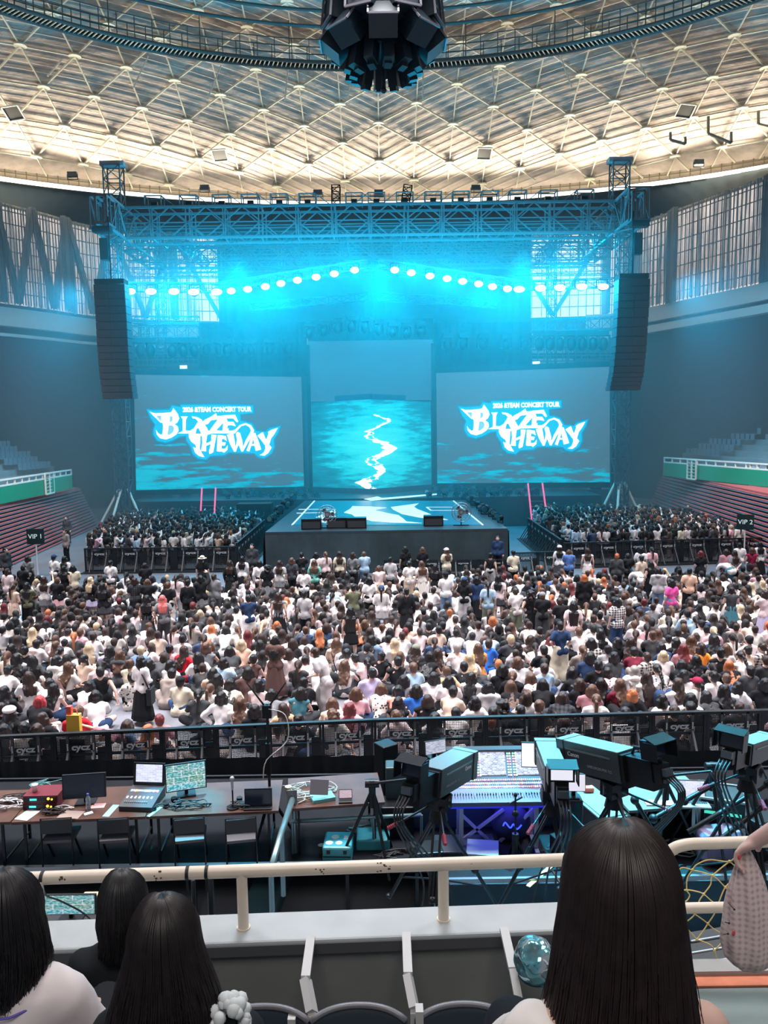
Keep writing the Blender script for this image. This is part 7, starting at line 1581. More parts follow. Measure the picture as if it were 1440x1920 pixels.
def camera_rig(label, pf, pr_, w, h, stext, tri=.75, rot=.4, vf=True, vfscr=None):
    r = empty('broadcast_camera', V(pr_.x, pr_.y, F)); tag(r, label, 'camera'); o = r.location; a, b = pf - o, pr_ - o
    c, R, z, x, y, L_ = box_lens(r, a, b, w, h, stext)
    q = b - z * .24 - y * h * .05; MB().box(q, (w * .62, .42, h * .95), M=R).box(q + y * h * .1 - z * .26, (w * .5, .14, h * .6), M=R).box(b - z * .02, (w * .9, .08, h * .9), M=R).build('camera_body', blackm, r)
    MB().tube([q + y * h * .5 + z * .15, q + y * h * .75 + z * .1, q + y * h * .75 - z * .18, q + y * h * .5 - z * .22], .02, 6).build('carry_handle', blackm, r)
    MB().box(q - x * .03 - z * .34 - y * .04, (.05, .05, .04), M=R).box(q - z * .36 + y * .06, (.12, .06, .08), M=R).build('connector_block', darkm, r)
    if vf:
        v = q + y * h * .85 - z * .18; MB().box(v, (.30, .10, .22), M=R).build('viewfinder', blackm, r); R2 = R @ Matrix.Rotation(.35, 3, 'X'); hd = MB()
        for s, e in (((-.17, -.05, .12), (.34, .16, .01)), ((0, 0, 0), (.01, .01, .01))):
            hd.box(v - z * .12 + y * .12, (.34, .18, .012), M=R2)
        hd.box(v - z * .12 - x * .17, (.012, .18, .2), M=R).box(v - z * .12 + x * .17, (.012, .18, .2), M=R).build('sun_hood', blackm, r)
        MB().box(v - z * .056, (.25, .006, .17), M=R).build('viewfinder_screen', vfscr or off_scr, r)
    MB().box(c - y * h * .6 - z * L_ * .2, (w * .5, L_ * .7, .05), M=R).build('support_plate', blackm, r)
    hp = c - z * L_ * .25 - y * h * .62
    tp = empty('support_tripod', V(0, 0, 0)); tp.parent = r
    oo = V(hp.x, hp.y, 0); hh_ = hp.z
    for k in range(3):
        aa = rot + 2 * math.pi * k / 3; f = oo + V(math.cos(aa) * tri, math.sin(aa) * tri, 0); side = V(-math.sin(aa), math.cos(aa), 0) * .045; tpx = oo + V(0, 0, hh_ - .22)
        mb = MB(); mb.bar(tpx + side, lerp(tpx, f, .6) + side, .028).bar(tpx - side, lerp(tpx, f, .6) - side, .028).cyl(lerp(tpx, f, .4), f, .026, n=6).ell(f + V(0, 0, .03), (.05, .05, .03), 8, 6).ell(lerp(tpx, f, .58), (.055, .055, .05), 8, 6); mb.bar(lerp(tpx, f, .75), oo + V(0, 0, hh_ * .35), .018); mb.build('tripod_leg', blackm, tp)
    MB().cyl(oo + V(0, 0, hh_ - .34), oo + V(0, 0, hh_ - .2), .12, .09, 14).box(oo + V(0, 0, hh_ - .10), (.20, .28, .18), rz=math.atan2(z.y, z.x)).cyl(oo + V(-.15, 0, hh_ - .1), oo + V(.15, 0, hh_ - .1), .085, n=14).build('pan_head', blackm, tp)
    pan_bar(r, oo + V(0, 0, hh_ - .1), -z * .8 + x * .5 + V(0, 0, -.35), .75); pan_bar(r, oo + V(0, 0, hh_ - .1), -z * .8 - x * .5 + V(0, 0, -.35), .75)
    cb = MB()
    for k in range(4):
        s0 = q - z * .4 + x * (.04 * k - .06); cb.tube(polycurve([s0, s0 - z * .12 - V(0, 0, .3), oo + V(.1 * k - .2, -.2, hh_ * .4), oo + V(.15 * k - .3, -.1 - .1 * k, .02)], 18), .012, 5)
    cb.build('camera_cables', black, r)
    return r
camera_rig('broadcast camera with teal-lit box lens nearest the audio desks, aimed over the lighting console', on_y(872, 1430, 9.9), on_y(806, 1466, 9.0), .31, .33, 1, .85, .3)
camera_rig('middle broadcast camera seen from behind with small glowing viewfinder picture', on_y(1022, 1408, 10.2), on_y(1043, 1462, 9.1), .27, .31, -1, .7, .9, True, noes(mat('vf_picture', (0, 0, 0), emit=(.75, .75, .85), es=1.1)))
cR = camera_rig('long broadcast camera with teal-lit box lens pointing across, on the VIP-2 side', on_y(1066, 1408, 9.9), on_y(1178, 1436, 9.0), .31, .36, -1, .85, .1)
camera_rig('dark broadcast camera cut off by the picture edge with black sun hood', on_y(1440, 1395, 10.0), on_y(1392, 1412, 9.2), .24, .26, -1, .8, .5)
# camera monitor on the middle rig
monitor(1076, 1496, .30, .24, -.05, noes(mat('vf_picture2', (0, 0, 0), emit=(.8, .78, .9), es=1.0)), 'small camera monitor with pale stage picture beneath the long lens', z=2.1, stand=True)
boxthing('monitor_pedestal', at_z(1076, 1496, 2.1) - V(0, -.03, 2.1 - F), (.22, .22, 2.1 - F), blackm, 'black pedestal under the small camera monitor', 'pedestal')
# extra tripods and arms on the VIP-2 side
for i, (x, y, hgt, s, lab) in enumerate(((1245, 1610, 1.15, .55, 'empty black tripod behind the long-haired head'), (1330, 1612, 1.3, .6, 'black tripod with slanting arms before the rack cases'), (700, 1618, 1.1, .5, 'black tripod with a bent arm between the teal case and the first camera'))):
    r = empty('tripod', at_z(x, y, F)); tag(r, lab, 'tripod'); tripod(MB(), hgt, s, .5 * i).build('legs', blackm, r); MB().cyl((0, 0, hgt), (0, 0, hgt + .15), .05, n=10).cyl((-.1, 0, hgt + .1), (.1, 0, hgt + .1), .06, n=10).build('head', blackm, r); MB().cyl((0, 0, hgt + .1), (.55, -.2, hgt + .25), .022, n=6).cyl((.55, -.2, hgt + .25), (.75, -.1, hgt - .1), .02, n=6).build('arm', blackm, r)
for i, (a, b, Ya, Yb) in enumerate((((1440, 1470), (1290, 1560), 9.6, 9.4), ((1440, 1505), (1330, 1590), 9.3, 9.3), ((1225, 1535), (1340, 1470), 9.4, 9.6), ((1190, 1500), (1260, 1620), 9.8, 9.8))):
    o = MB().cyl(on_y(*a, Ya), on_y(*b, Yb), .032, n=8).ell(on_y(*a, Ya), .06, 8, 6).ell(lerp(on_y(*a, Ya), on_y(*b, Yb), .5), .055, 8, 6).build('crane_arm', blackm); tag(o, ['uppermost slanting black crane arm at the picture edge', 'lower slanting black crane arm at the picture edge', 'black crane arm rising to the red handgrip', 'black arm dropping beside the grey table'][i], 'arm')
laptop(1302, 1508, .40, -.1, ui_doc, 'white laptop with bright document screen on the grey table'); r = flat('keyboard', 1236, 1507, .40, .15, .02, -.05, mat('keys_white', (.6, .6, .62)), 'white keyboard on the grey table beside the white laptop', 'keyboard')
for i, (x, y, z, lab) in enumerate(((1350, 1600, F, 'lower black rack case with metal edges on the VIP-2 side'), (1352, 1600, F + .42, 'upper black rack case with metal edges and pale lid on the VIP-2 side'))):
    p = at_z(x, y, F); p.z = z; r = empty('rack_case', p, -.35); tag(r, lab, 'case'); MB().box((0, .25, .2), (.62, .55, .38)).build('shell', black, r); e = MB()
    for s in (-.31, .31):
        for u in (-.025, .525): e.bar((s, u, .01), (s, u, .40), .03)
    for u in (-.025, .525): e.bar((-.31, u, .01), (.31, u, .01), .03).bar((-.31, u, .40), (.31, u, .40), .03)
    for s in (-.31, .31): e.bar((s, 0, .40), (s, .5, .40), .03)
    e.build('metal_edges', alum, r); MB().box((0, -.03, .2), (.5, .02, .04)).build('indicator_strip', noes(mat('case_led', (0, 0, 0), emit=(.1, .9, .7), es=.8)), r)
rl = boxthing('road_case', at_z(1118, 1580, F), (.45, 1.0, .62), mat('road_black', (.03, .04, .045), .4), 'open road case with teal-lit rim beside the middle camera', 'case', None, .3); MB().box((0, 0, .63), (.47, 1.02, .02)).box((0, 0, .645), (.38, .93, .02)).build('rim', mat('rim_teal_lit', (.15, .35, .38), .3), rl)  # rim painted teal for the light along it
o = boxthing('red_box', at_z(1115, 1500, F) , (.16, .1, .08), mat('redbox', (.9, .12, .07)), 'small red pouch on the road case rim', 'pouch'); o.location = rl.location + V(-.05, .3, .66)
# violet garment bag and tape on the floor
o = boxthing('violet_bag', at_z(1345, 1612, F), (.6, .35, .5), mat('violet', (.22, .20, .34), .7), 'violet cloth bag before the rack cases', 'bag', None, .2, .1)
o = MB().bar(at_z(990, 1662, F + .02), at_z(1038, 1620, F + .02), .06, .01).build('yellow_tape', mat('tape_yellow', (.75, .9, .45))); tag(o, 'pale yellow tape strip running across the platform floor', 'tape')
# things on the arena floor below the parapet
fl_m = mat('floor_monitor_screen', (0, 0, 0)); pz = on_z(132, 1722, .9)
r = monitor(132, 1726, .70, .26, .0, ui_mat('floor_view', 'stage', .9), 'wide monitor picture of the arena glowing just above the parapet ledge', z=.75, stand=True, name='monitor'); tbp = at_z(132, 1726, .75)
t_ = empty('side_table', V(tbp.x, tbp.y + .1, 0)); tag(t_, 'low black table on the arena floor under the glowing wide monitor', 'table'); MB().box((0, 0, .73), (1.3, .5, .04)).build('tabletop', black, t_)
for a in (-.6, .6):
    for b in (-.2, .2): MB().bar((a, b, 0), (a, b, .71), .04).build('leg', blackm, t_)
bx = boxthing('cardboard_box', tbp + V(-.0, .2, 0), (.3, .1, .2), mat('card', (.5, .4, .28)), 'small cardboard box behind the glowing wide monitor', 'box'); bx.location = tbp + V(.22, .28, 0)
boxthing('floor_box', at_z(490, 1720, 0), (.5, 2.0, .25), mat('teal_panel', (.08, .18, .22), .5), 'blue-grey panel on the arena floor behind the parapet post', 'panel', None, -.1)
area('foh_cyan_light', (4.5, 17, 24), (3.4, 9.7, 2), .6, FOHL, (0, .72, 1), 16)
spot('foh_cyan_spot', (-2, 18, 24), (-3.05, 10.9, 1.6), FOHS, (0, .7, 1), 3.2, .2, .1)

for i, (x, y, d_, lab) in enumerate(((745, 1560, (.5, .4, .5), 'black equipment case under the first box lens camera'), (800, 1618, (.45, .35, .25), 'low black case at the platform edge before the first camera'), (1170, 1560, (.5, .45, .55), 'black equipment case under the long camera'), (1255, 1560, (.5, .4, .45), 'black case beneath the white laptop table'), (1060, 1610, (.35, .3, .35), 'small black case under the middle camera'), (1420, 1600, (.5, .4, .6), 'black case at the picture edge under the crane arms'), (725, 1500, (.3, .3, 1.0), 'tall black rack between the silver tablet table and first camera'))):
    boxthing('equipment_case', at_z(x, y, F), d_, blackm, lab, 'case', None, .1 * i, .015)
for x, y, n_, r_, c_, lab in ((760, 1610, 9, .35, (.02, .022, .028), 'black cables heaped under the first camera'), (700, 1560, 5, .3, (.05, .18, .2), 'teal-lit cables on the platform floor beside the tripods'), (1080, 1600, 8, .35, (.02, .022, .028), 'black cables heaped under the middle camera'), (1200, 1590, 8, .4, (.03, .035, .04), 'dark cables under the long camera'), (1300, 1590, 7, .4, (.3, .32, .36), 'pale cables dangling between tripods on the VIP-2 side'), (1150, 1530, 5, .3, (.25, .3, .33), 'thin grey cables beside the road case')):  # teal-lit cables have that light painted in as their colour
    cables(squiggle(x, y, F, n_, r_, 9), c_, lab)
# ================================================================ OUR BALCONY
cream = mat('rail_cream', (.78, .68, .56), .38, var=.06, scale=6)
led_m = mat('parapet_top', (.42, .45, .46), .5, var=.12, scale=3); pw_m = mat('parapet_wall', (.20, .21, .20), .75, var=.1, scale=2); lip_m = mat('parapet_lip', (.09, .09, .10), .6)
RZ, PZ = 4.94, 4.645
ra, rb = on_z(-120, 1653, RZ), on_z(1062, 1612, RZ); rd = (rb - ra).normalized(); rn = V(-rd.y, rd.x, 0)
pa, pb = ra - rd * .6, on_z(1150, 1609, RZ) + rd * .0
pl = (pb - pa).length; pc_ = (pa + pb) / 2; ang = math.atan2(rd.y, rd.x)
mb = MB(); mb.box((pc_.x, pc_.y, 3.4) - rn * .0 if False else V(pc_.x, pc_.y, 3.6), (pl, .16, 2.0), ang); struct(mb, 'wall_parapet', pw_m)
mb = MB(); mb.box(V(pc_.x, pc_.y, PZ - .035) + rn * .0, (pl, .235, .07), ang); o = struct(mb, 'trim_parapet_cap', led_m)
bv_ = o.modifiers.new('b', 'BEVEL'); bv_.width = .012; bv_.segments = 2
mb = MB(); mb.box(V(pc_.x, pc_.y, PZ - .045) - rn * .119, (pl, .006, .05), ang); struct(mb, 'trim_parapet_lip', lip_m)
r = empty('balcony_railing', pc_); tag(r, 'cream-painted tubular railing with chipped paint on the parapet before the balcony seats', 'railing')
MB().cyl(pa + V(0, 0, 0) - pc_, rb - pc_, .031, n=20).build('top_rail', cream, r)
for x, y in ((70, 1652), (453, 1634), (831, 1619)):
    p = on_z(x, y, RZ); MB().cyl(V(p.x, p.y, PZ) - pc_, p - pc_, .027, n=16).cyl(V(p.x, p.y, PZ) - pc_, V(p.x, p.y, PZ + .006) - pc_, .034, n=16).build('post', cream, r)
chip = MB()
rch = random.Random(2)
for x in (600, 725, 876, 712, 1004, 120, 300):
    p = on_z(x, 1652 - (x + 60) * .0365, RZ) - pc_
    for k in range(5):
        q = p + rd * rch.uniform(-.02, .02); a = rch.uniform(-2.2, -1.0); n_ = V(0, math.sin(a) * .5, 0) - rn * .0; nn = (-rn * math.cos(a * .5) + V(0, 0, 1) * rch.uniform(-.4, .9)).normalized(); chip.box(q + nn * .0312, (rch.uniform(.004, .014), .003, rch.uniform(.003, .009)), ang)
chip.build('paint_chips', mat('chip_brown', (.10, .06, .04), .8), r)
for x in (352, 388, 80):
    p = on_z(x, 1652 - (x + 60) * .0365, RZ); o = MB().cyl(p - rd * .008, p + rd * .008, .0335, n=20).box(p - rn * .02 + V(0, 0, -.05), (.012, .003, .08), ang).build('cable_tie', black)
    tag(o, {352: 'black strap around the cream rail, nearer the microphone desk', 388: 'second black strap around the cream rail, beside the rail post', 80: 'black strap around the cream rail beside the white-shirted spectator'}[x], 'strap')
cb = MB(); cb.tube(polycurve([on_y(82, 1668, 3.62), on_y(88, 1680, 3.7), on_y(115, 1690, 3.9), on_y(160, 1715, 4.1), on_y(190, 1750, 4.3)], 16), .005, 5); tag(cb.build('cable', black), 'thin black cable dropping from the cream rail over the parapet', 'cable')
cb = MB(); a_, b_ = on_y(394, 1645, 3.85), on_y(362, 1650, 3.85); cb.cyl(a_, V(a_.x, a_.y, 0), .017, n=8).cyl(b_, V(b_.x, b_.y, 0), .011, n=8); tag(cb.build('dark_pole', blackm), 'pair of dark poles strapped to the outside of the cream rail below the straps', 'pole')
# gate railing beside the aisle
gz = 5.0; g = empty('aisle_railing', on_y(1300, 1582, 3.62)); tag(g, 'cream bent-tube railing with two rails beside the aisle, holding the yellow net', 'railing'); go = g.location.copy()
G = lambda x, y, d=3.62: on_y(x, y, d) - go
MB().tube(polycurve([G(1222, 1690), G(1226, 1650), G(1240, 1615), G(1262, 1592), G(1292, 1583), G(1340, 1581), G(1400, 1579), G(1520, 1575)], 40), .028, 16).build('top_rail', cream, g)
MB().cyl(G(1222, 1704), G(1520, 1698), .026, n=16).build('lower_rail', cream, g); MB().cyl(G(1222, 1690), G(1222, 1860), .027, n=14).build('post', cream, g); MB().cyl(G(1520, 1575), G(1520, 1860), .027, n=14).build('post', cream, g)
n5 = lambda X, Y: on_y(1180 + X / 5.054, 1540 + Y / 5.054, 3.72)
SN = [[(455, 490), (500, 440), (600, 462), (790, 515), (910, 625), (1000, 700), (1080, 780)], [(600, 460), (640, 410), (760, 365), (950, 380), (1040, 290), (1080, 250)], [(950, 380), (790, 515), (770, 600), (705, 690), (660, 760), (620, 880), (550, 945), (500, 960)],
      [(600, 460), (550, 540), (545, 650), (572, 700), (540, 755), (480, 765)], [(440, 662), (545, 650), (640, 665), (705, 690), (780, 755), (850, 800), (960, 860)], [(950, 380), (1010, 430), (1080, 480)], [(1060, 480), (1000, 540), (910, 625), (855, 750), (810, 870), (745, 970), (700, 1040), (640, 1120)],
      [(640, 1120), (700, 1140), (780, 1180), (805, 1225), (830, 1300), (850, 1400), (820, 1440), (690, 1430)], [(620, 880), (680, 920), (745, 970), (800, 1020), (885, 1075), (900, 1110), (850, 1180), (805, 1225)], [(850, 1400), (900, 1350), (990, 1310)], [(850, 1400), (870, 1470), (900, 1530)],
      [(1130, 1455), (1080, 1530), (1000, 1575), (880, 1590), (760, 1605)], [(1130, 1455), (1180, 1490), (1260, 1520), (1320, 1490)], [(885, 1075), (980, 1130), (1060, 1200)], [(500, 960), (560, 1030), (640, 1120)]]
mb = MB(); kn = MB(); rr = random.Random(5)
for s in SN:
    pts = polycurve([n5(*p) + V(0, rr.uniform(-.03, .03), 0) * 0 for p in s], len(s) * 4); mb.tube(pts, .0032, 6)
for p in ((600, 460), (950, 380), (790, 515), (910, 625), (545, 652), (705, 690), (745, 970), (640, 1120), (805, 1225), (850, 1400), (1130, 1455), (885, 1075)): kn.ell(n5(*p), .0075, 8, 6)
no_ = mb.build('safety_net', mat('net_yellow', (.72, .55, .20), .7)); kn.build('knots', mat('net_yellow', (.7, .5, .2)), no_); tag(no_, 'yellow knotted rope safety net hanging below the aisle railing', 'net')
# landing with orange strip
lx0 = on_z(1205, 1862, 4.38).x
mb = MB(); mb.box((lx0 + 1.6, 2.55, 4.18), (3.2, 1.88, .4)); struct(mb, 'floor_landing', mat('landing_green_grey', (.22, .28, .27), .6, var=.1, scale=3))
mb = MB(); mb.box((lx0 + 1.6, 3.53, 4.385), (3.2, .075, .01)); struct(mb, 'trim_orange_strip', mat('strip_orange', (.62, .20, .11), .6, var=.2, scale=9))
mb = MB(); mb.box((lx0 + 1.6, 3.61, 4.2), (3.2, .09, .42)); struct(mb, 'trim_landing_kerb', mat('kerb_grey', (.36, .36, .35), .7))
mb = MB(); mb.box((0, 1.9, 3.55), (4.6, 3.1, .1)); struct(mb, 'floor_balcony', mat('balcony_floor', (.12, .13, .13), .8))
# folded bleacher frames beyond the net
r = empty('folded_seats', on_y(1355, 1790, 5.2)); tag(r, 'dark folded seating with pale metal tubes seen through the yellow net', 'seating'); fo_ = r.location.copy(); mb = MB(); tb_ = MB()
for k in range(5):
    a, b = on_y(1290, 1768 + 22 * k, 5.4 - .12 * k) - fo_, on_y(1470, 1738 + 22 * k, 5.4 - .12 * k) - fo_; mb.bar(a, b, .10, .09); tb_.cyl(a + V(0, -.06, .055), b + V(0, -.06, .055), .009, n=6).cyl(a + V(0, -.06, .03), b + V(0, -.06, .03), .006, n=6)
mb.build('folded_seat_pan', mat('fold_black', (.03, .035, .04), .5), r); tb_.build('metal_tube', alum, r)
o_ = boxthing('seating_base', V(fo_.x + .1, fo_.y + .5, 0), (1.6, .6, fo_.z - .4), black, 'dark base carrying the folded seating beyond the net', 'base')
# ---- tip-up chairs of the first row
seat_dk = mat('seat_shell_dark', (.03, .045, .06), .4); seat_rim = mat('seat_rim', (.17, .17, .19), .35); arm_m = mat('arm_grey', (.50, .50, .50), .45)
CD, CZ = 3.02, 4.70
def tip_seat(x, lab):
    p = on_y(x, 1890 - (x - 500) * .012, CD); r = empty('tip_up_seat', V(p.x, CD - .075, 3.6)); tag(r, lab, 'seat', None); h = p.z - 3.6; w = .395; mb = MB(); rim_ = []
    def f(u, v): xx = (u - .5) * w; return V(xx, .05 * math.cos((u - .5) * 3.0) + .03 * v, h - .36 + .36 * v - (.035 * (abs(u - .5) * 2) ** 4 if v > .99 else 0))
    mb.grid(f, 16, 8); o = mb.build('backrest', seat_dk, r); so = o.modifiers.new('s', 'SOLIDIFY'); so.thickness = .022
    rm_ = MB(); rm_.tube([f(u / 16, 1) + V(0, .0, .004) for u in range(17)], .013, 8); rm_.build('back_rim', seat_rim, r)
    MB().box((0, .12, h - .33), (w * .92, .07, .34)).build('seat_pan', seat_dk, r); MB().bar((0, .05, 0), (0, .05, h - .35), .06).build('pedestal', darkm, r)
    return r
for x, lab in ((492, 'dark tip-up seat of the first row, beside the long-haired spectator in the middle'), (672, 'dark tip-up seat of the first row between the first two grey armrests'), (868, 'dark tip-up seat of the first row next to the silver hat')): tip_seat(x, lab)
for x, y0, lab in ((573, 1837, 'slim grey armrest nearest the microphone desk side of the first row'), (765, 1830, 'slim grey armrest in the middle of the first row'), (962, 1821, 'slim grey armrest closest to the silver hat')):
    t_ = on_y(x, y0, CD + .16); b_ = on_y(x + 12, y0 + 62, CD + .04); r = empty('armrest', V(t_.x, CD + .1, 3.6)); tag(r, lab, 'armrest'); o3 = r.location.copy()
    MB().bar(t_ - o3, b_ - o3, .034, .05, up=(0, 1, 0)).bar(b_ - o3 + V(.0, 0, 0), V(b_.x - o3.x, 0, 0), .034, .05, up=(0, 1, 0)).build('upright', arm_m, r); MB().bar(t_ - o3 + V(0, .0, .01), t_ - o3 + V(0, .26, .02), .04, .02).build('arm_pad', arm_m, r)
for x, y0, lab in ((548, 1900, 'low grey seat bracket below the armrest on the microphone desk side'), (786, 1886, 'low grey seat bracket beside the middle armrest')):
    t_ = on_y(x, y0, CD - .02); o = MB().box((t_.x, CD - .03, t_.z - .2), (.032, .05, .4)).build('seat_bracket', arm_m); tag(o, lab, 'bracket')
# ---- silver cap
c_ = on_y(1003, 1800, 3.12); r = empty('foil_hat', c_); tag(r, 'crumpled iridescent silver hat with dark blue brim beside the very long-haired spectator', 'hat')
irm = bpy.data.materials.new('iridescent_foil'); nt, N, L, B = nodes(irm); B.inputs['Metallic'].default_value = .9; B.inputs['Roughness'].default_value = .14; tc = N.new('ShaderNodeTexCoord'); n = N.new('ShaderNodeTexNoise'); n.inputs['Scale'].default_value = 9; L.new(tc.outputs['Object'], n.inputs[0]); cr = N.new('ShaderNodeValToRGB'); e = cr.color_ramp.elements
e[0].position = .35; e[0].color = (.35, .45, .5, 1); e[1].position = .6; e[1].color = (.85, .9, .95, 1); q = e.new(.48); q.color = (.25, .8, .9, 1); L.new(n.outputs[0], cr.inputs[0]); L.new(cr.outputs[0], B.inputs['Base Color']); bb = N.new('ShaderNodeBump'); bb.inputs['Strength'].default_value = .8; bb.inputs['Distance'].default_value = .03; L.new(n.outputs[0], bb.inputs['Height']); L.new(bb.outputs[0], B.inputs['Normal'])
mb = MB(); mb.ell((0, 0, 0), (.088, .1, .092), 40, 28)
for i, v in enumerate(mb.v): d = 1 + .10 * noise.noise(Vector(v) * 24); mb.v[i] = (v[0] * d, v[1] * d, v[2] * d)
mb.build('foil_crown', irm, r); MB().ell((.02, .05, -.074), (.095, .12, .012), 24, 8, M=Matrix.Rotation(-.15, 3, 'Y')).build('brim', mat('brim_blue', (.02, .09, .14), .35), r)
# ---- spectators in front of us
CH = pose(dict(P=V(0, 0, .48), C=V(0, -.01, .73), N=V(0, .0, .925), H=V(0, .02, 1.11), shR=V(.150, -.005, .845), elR=V(.205, .10, .62), haR=V(.10, .32, .56), hiR=V(.09, .02, .48), knR=V(.11, .42, .48), anR=V(.11, .42, .09), toR=V(.11, .55, .05)))
POSES['chair'] = CH
def fg_hair(parent, H, env, col, n=900, len_j=.05, seed=1, part=0., r0=.0024, flick=0.):
    """env: list of (drop below head centre, half width, back offset); strands over a closed under-shell"""
    rr = random.Random(seed); hm = mat('fg_hair_%d' % seed, col, .42, spec=.45, var=.35, scale=30); RX, RY, RZ_ = env[0][1], env[0][2], .124
    def envp(a, d, k=1.):
        # a: azimuth from the back (0) to the sides (+-pi/2) and on to the front
        for (d0, w0, b0), (d1, w1, b1) in zip(env, env[1:]):
            if d <= d1: t = (d - d0) / (d1 - d0); w, b = lerp(w0, w1, t), lerp(b0, b1, t); break
        else: w, b = env[-1][1], env[-1][2]
        return H + V(math.sin(a) * w * k, -math.cos(a) * (b if math.cos(a) > 0 else .085) * k - .01, -d)
    mb = MB(); Lmax = env[-1][0]
    def shell(u, v):
        a = (u - .5) * 2 * math.radians(178 if v < .38 else 118)
        if v < .4:
            ph = math.pi / 2 * v / .4; p = H + V(math.sin(a) * RX * .955 * math.sin(ph), -math.cos(a) * RY * .955 * math.sin(ph) - .01, RZ_ * .97 * math.cos(ph))
            return p
        a = (u - .5) * 2 * math.radians(118); return envp(a, (v - .4) / .6 * Lmax * .97, .90)
    mb.grid(shell, 48, 40); so = mb.build('hair', hm, parent)
    st = MB()
    for i in range(n):
        a = rr.uniform(-2.0, 2.0); pts = []; k = rr.uniform(.985, 1.045); L2 = Lmax * (1 - len_j * rr.random() * 2); wv = rr.uniform(0, 6.28); amp = rr.uniform(.001, .005); da = rr.uniform(-.05, .05)
        x0 = part
        for j in range(7):
            ph = math.pi / 2 * (.004 + .996 * j / 6); aa = a; p = H + V(x0 * (1 - j / 6) + math.sin(aa) * RX * math.sin(ph), -math.cos(aa) * RY * math.sin(ph) - .01 , RZ_ * math.cos(ph)); c = H + V(0, -.01, 0); pts.append(c + (p - c) * k)
        for j in range(1, 13):
            d = L2 * j / 12; p = envp(a + da * j / 12, d, k); p += V(math.sin(wv + d * 14) * amp * j / 4, math.cos(wv + d * 11) * amp * j / 5, 0)
            if flick and j > 9: p += V(math.sin(a) * flick * (j - 9) / 3, -abs(math.cos(a)) * flick * (j - 9) / 3, flick * .3 * (j - 9) / 3)
            pts.append(p)
        rw = r0 * rr.uniform(.6, 1.2); st.tube(pts, [rw * .7] + [rw] * (len(pts) - 4) + [rw * .8, rw * .5, rw * .2], 4)
    for i in range(n // 14):
        a = rr.uniform(-2, 2); pts = []; L2 = Lmax * rr.uniform(.7, 1.02); k = rr.uniform(1.05, 1.22)
        for j in range(0, 12): d = L2 * j / 11; kk = 1 + (k - 1) * (j / 11); pts.append(envp(a + .15 * math.sin(j * .5 + i), d, kk) + V(math.sin(i + j * .9) * .004, 0, 0))
        st.tube(pts, [.0009] * 12, 3)
    st.build('hair_strands', hm, so); return so
def spectator(px, pytop, D, env, col, lab, tv, tc, seed, n, part=0., flick=0., rz=0., s=1., skin=(.62, .40, .33, 1), tcol=None, vox=.013):
    top = on_y(px, pytop, D); z0 = top.z - (1.11 + .122) * s; b = empty('x'); bpy.data.objects.remove(b)
    p = POSES['chair']; body = body_mesh('chair', vox, .9) if ('fgbody',) not in _M else _M[('fgbody',)]
    o = mkobj('person', body, None, skin); h = Matrix.Rotation(rz, 3, 'Z') @ V(p['H'].x, p['H'].y, 0) * s; o.location = V(top.x, D, z0) - V(h.x, h.y, 0); o.rotation_euler.z = rz; o.scale = (s, s, s)
    fg_hair(o, p['H'], env, col, n, seed=seed, part=part, flick=flick)
    t = mkobj('top', top_mesh('chair', tv, .95), o, tcol or COLS[tc]); mkobj('trousers', bottom_mesh('chair', 'trousers'), o, COLS['black']); tag(o, lab, 'person'); return o
E1 = [(0, .098, .115), (.08, .108, .125), (.18, .120, .135), (.30, .135, .145), (.42, .150, .15), (.58, .155, .15)]
sp1 = spectator(1163, 1538, 1.32, E1, (.020, .012, .011), 'spectator with very long dark brown hair and bare shoulder, largest head before the camera', 'strapless', 'offwhite', 1, 2300, part=.0, rz=.02)
shw = MB(); Hh = POSES['chair']
# draped off-shoulder sleeve and thin strap
shw.cap(Hh['shL'] + V(-.0, -.01, .0), Hh['elL'] + V(0, 0, .06), .064, .060, 14); shw.cap(Hh['shL'] + V(.03, -.035, .0), V(-.03, -.065, .76), .055, .05, 12)
me_ = remesh(shw, .012, 1, 4, fold=.02, fs=16); me_.materials.clear(); me_.materials.append(CLOTH['plain']); mkobj('draped_sleeve', me_, sp1, COLS['offwhite'])
MB().tube([V(.10, .05, .86), V(.105, -.01, .90), V(.10, -.06, .87), V(.08, -.10, .79)], .003, 6).build('strap', black, sp1)
E2 = [(0, .090, .110), (.06, .105, .122), (.14, .128, .135), (.24, .148, .14), (.36, .150, .14)]
sp2 = spectator(306, 1676, 1.95, E2, (.014, .010, .011), 'spectator with long straight dark hair, in front of the rail between short-haired and empty seats', 'long', 'black', 2, 1500)
mb = MB(); rr = random.Random(8)
for i in range(60): a = rr.uniform(0, 6.28); b_ = rr.uniform(0, 3.14); mb.ell(V(.045 * math.cos(a) * math.sin(b_), .045 * math.sin(a) * math.sin(b_), .05 * math.cos(b_)), rr.uniform(.012, .02), 8, 6)
o = mb.build('fluffy_charm', mat('fluff_white', (.62, .66, .66), .95), None, on_y(432, 1908, 1.9)); tag(o, 'fluffy white plush ball beside the long-haired spectator in the middle', 'plush')
E3 = [(0, .088, .105), (.07, .092, .110), (.13, .080, .100), (.20, .072, .095)]
sp3 = spectator(229, 1630, 2.85, E3, (.010, .010, .012), 'spectator with short flicked dark hair and black shirt, nearest the rail', 'shirt', 'black', 3, 900, flick=.012)
E4 = [(0, .094, .110), (.07, .104, .118), (.14, .106, .118), (.21, .092, .105), (.25, .080, .09)]
sp4 = spectator(8, 1628, 2.12, E4, (.012, .010, .012), 'spectator with dark bobbed hair, white shirt and violet collar line at the picture edge', 'shirt', 'white', 4, 1100, tcol=(.80, .72, .72), s=1.02)
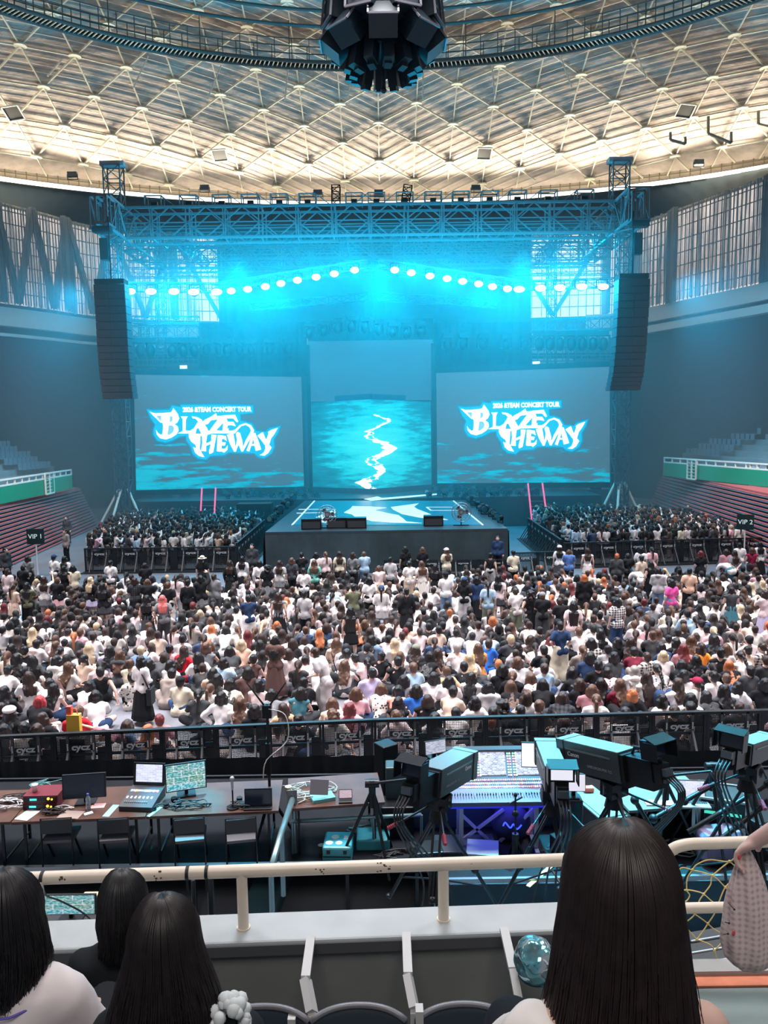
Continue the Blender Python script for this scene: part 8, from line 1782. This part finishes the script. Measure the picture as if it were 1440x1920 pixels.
MB().tube([V(.17, -.02, .885), V(.11, -.075, .885), V(.05, -.105, .875), V(-.02, -.11, .87)], .0035, 6).build('collar_line', mat('violet_line', (.15, .12, .5), .7), sp4)
# ---- arm with the gingham pouch
hp = on_y(1412, 1598, 2.42); ho = V(hp.x + .50, 2.15, hp.z - 1.31)
AP = pose(STD, haL=V(-.50, .27, 1.345), elL=V(-.37, .12, 1.56), haR=V(.2, .1, .84)); POSES['holder'] = AP
bm2 = body_mesh('holder', .0065, .6); o = mkobj('person', bm2, None, (.78, .52, .46, 1)); o.location = ho; tag(o, 'person at the picture edge of whom only the forearm and hand holding the pouch show', 'person')
mkobj('hair', hair_mesh('holder', 'bob'), o, HCOL['black']); mkobj('top', top_mesh('holder', 'tee'), o, COLS['white']); mkobj('trousers', bottom_mesh('holder', 'trousers'), o, COLS['black'])
gm = bpy.data.materials.new('gingham'); nt, N, L, B = nodes(gm); B.inputs['Roughness'].default_value = .9; tc = N.new('ShaderNodeTexCoord'); acc = None
for ax in 'XZ':
    w = N.new('ShaderNodeTexWave'); w.bands_direction = ax; w.inputs['Scale'].default_value = 16; w.inputs['Distortion'].default_value = 1.2; L.new(tc.outputs['Object'], w.inputs[0])
    if acc is None: acc = w.outputs['Fac']
    else: m_ = N.new('ShaderNodeMath'); m_.operation = 'ADD'; L.new(acc, m_.inputs[0]); L.new(w.outputs['Fac'], m_.inputs[1]); acc = m_.outputs[0]
cr = N.new('ShaderNodeValToRGB'); e = cr.color_ramp.elements; e[0].position = .4; e[0].color = (.72, .60, .57, 1); e[1].position = 1; e[1].color = (.50, .33, .34, 1); hv = N.new('ShaderNodeMath'); hv.operation = 'MULTIPLY'; hv.inputs[1].default_value = .5; L.new(acc, hv.inputs[0]); L.new(hv.outputs[0], cr.inputs[0]); L.new(cr.outputs[0], B.inputs['Base Color'])
tp = on_y(1398, 1592, 2.46); bo = empty('gingham_pouch', tp); tag(bo, 'drooping pink-white gingham cloth pouch with small printed marks hanging from a hand', 'pouch')
prof = [(0.012, .0), (.022, -.03), (.035, -.07), (.052, -.13), (.066, -.20), (.074, -.27), (.078, -.33), (.070, -.385), (.045, -.42), (.012, -.437)]
mb = MB()
def pouch(u, v):
    f = v * (len(prof) - 1); i = min(int(f), len(prof) - 2); t = f - i; r_, z = lerp(prof[i][0], prof[i + 1][0], t), lerp(prof[i][1], prof[i + 1][1], t); a = u * 2 * math.pi; w = 1 + .12 * math.cos(a * 7 + z * 6) * (1 - v * .5) + .05 * noise.noise(Vector((math.cos(a) * 2, math.sin(a) * 2, z * 12)))
    return V(r_ * w * math.cos(a) * 1.12 + .035 * v, r_ * w * math.sin(a) * .72, z)
mb.grid(pouch, 72, 40); mb.build('cloth', gm, bo)
mk = MB()
for (X, Y, s_) in ((988, 1060, .006), (1040, 340, .006)): p = on_y(1180 + X / 5.054, 1540 + Y / 5.054, 2.39) - tp; mk.ell(p, (s_, .003, s_ * 1.7), 10, 6)
mk.build('red_print', mat('print_red', (.7, .08, .12)), bo); mk = MB()
for (a, b) in (((935, 770), (995, 835)), ((905, 955), (945, 965)), ((890, 1070), (935, 1065))): p0_, p1_ = on_y(1180 + a[0] / 5.054, 1540 + a[1] / 5.054, 2.395) - tp, on_y(1180 + b[0] / 5.054, 1540 + b[1] / 5.054, 2.395) - tp; mk.bar(p0_, p1_, .002); mk.ell(p1_, .0035, 8, 6)
mk.build('dark_print', black, bo)
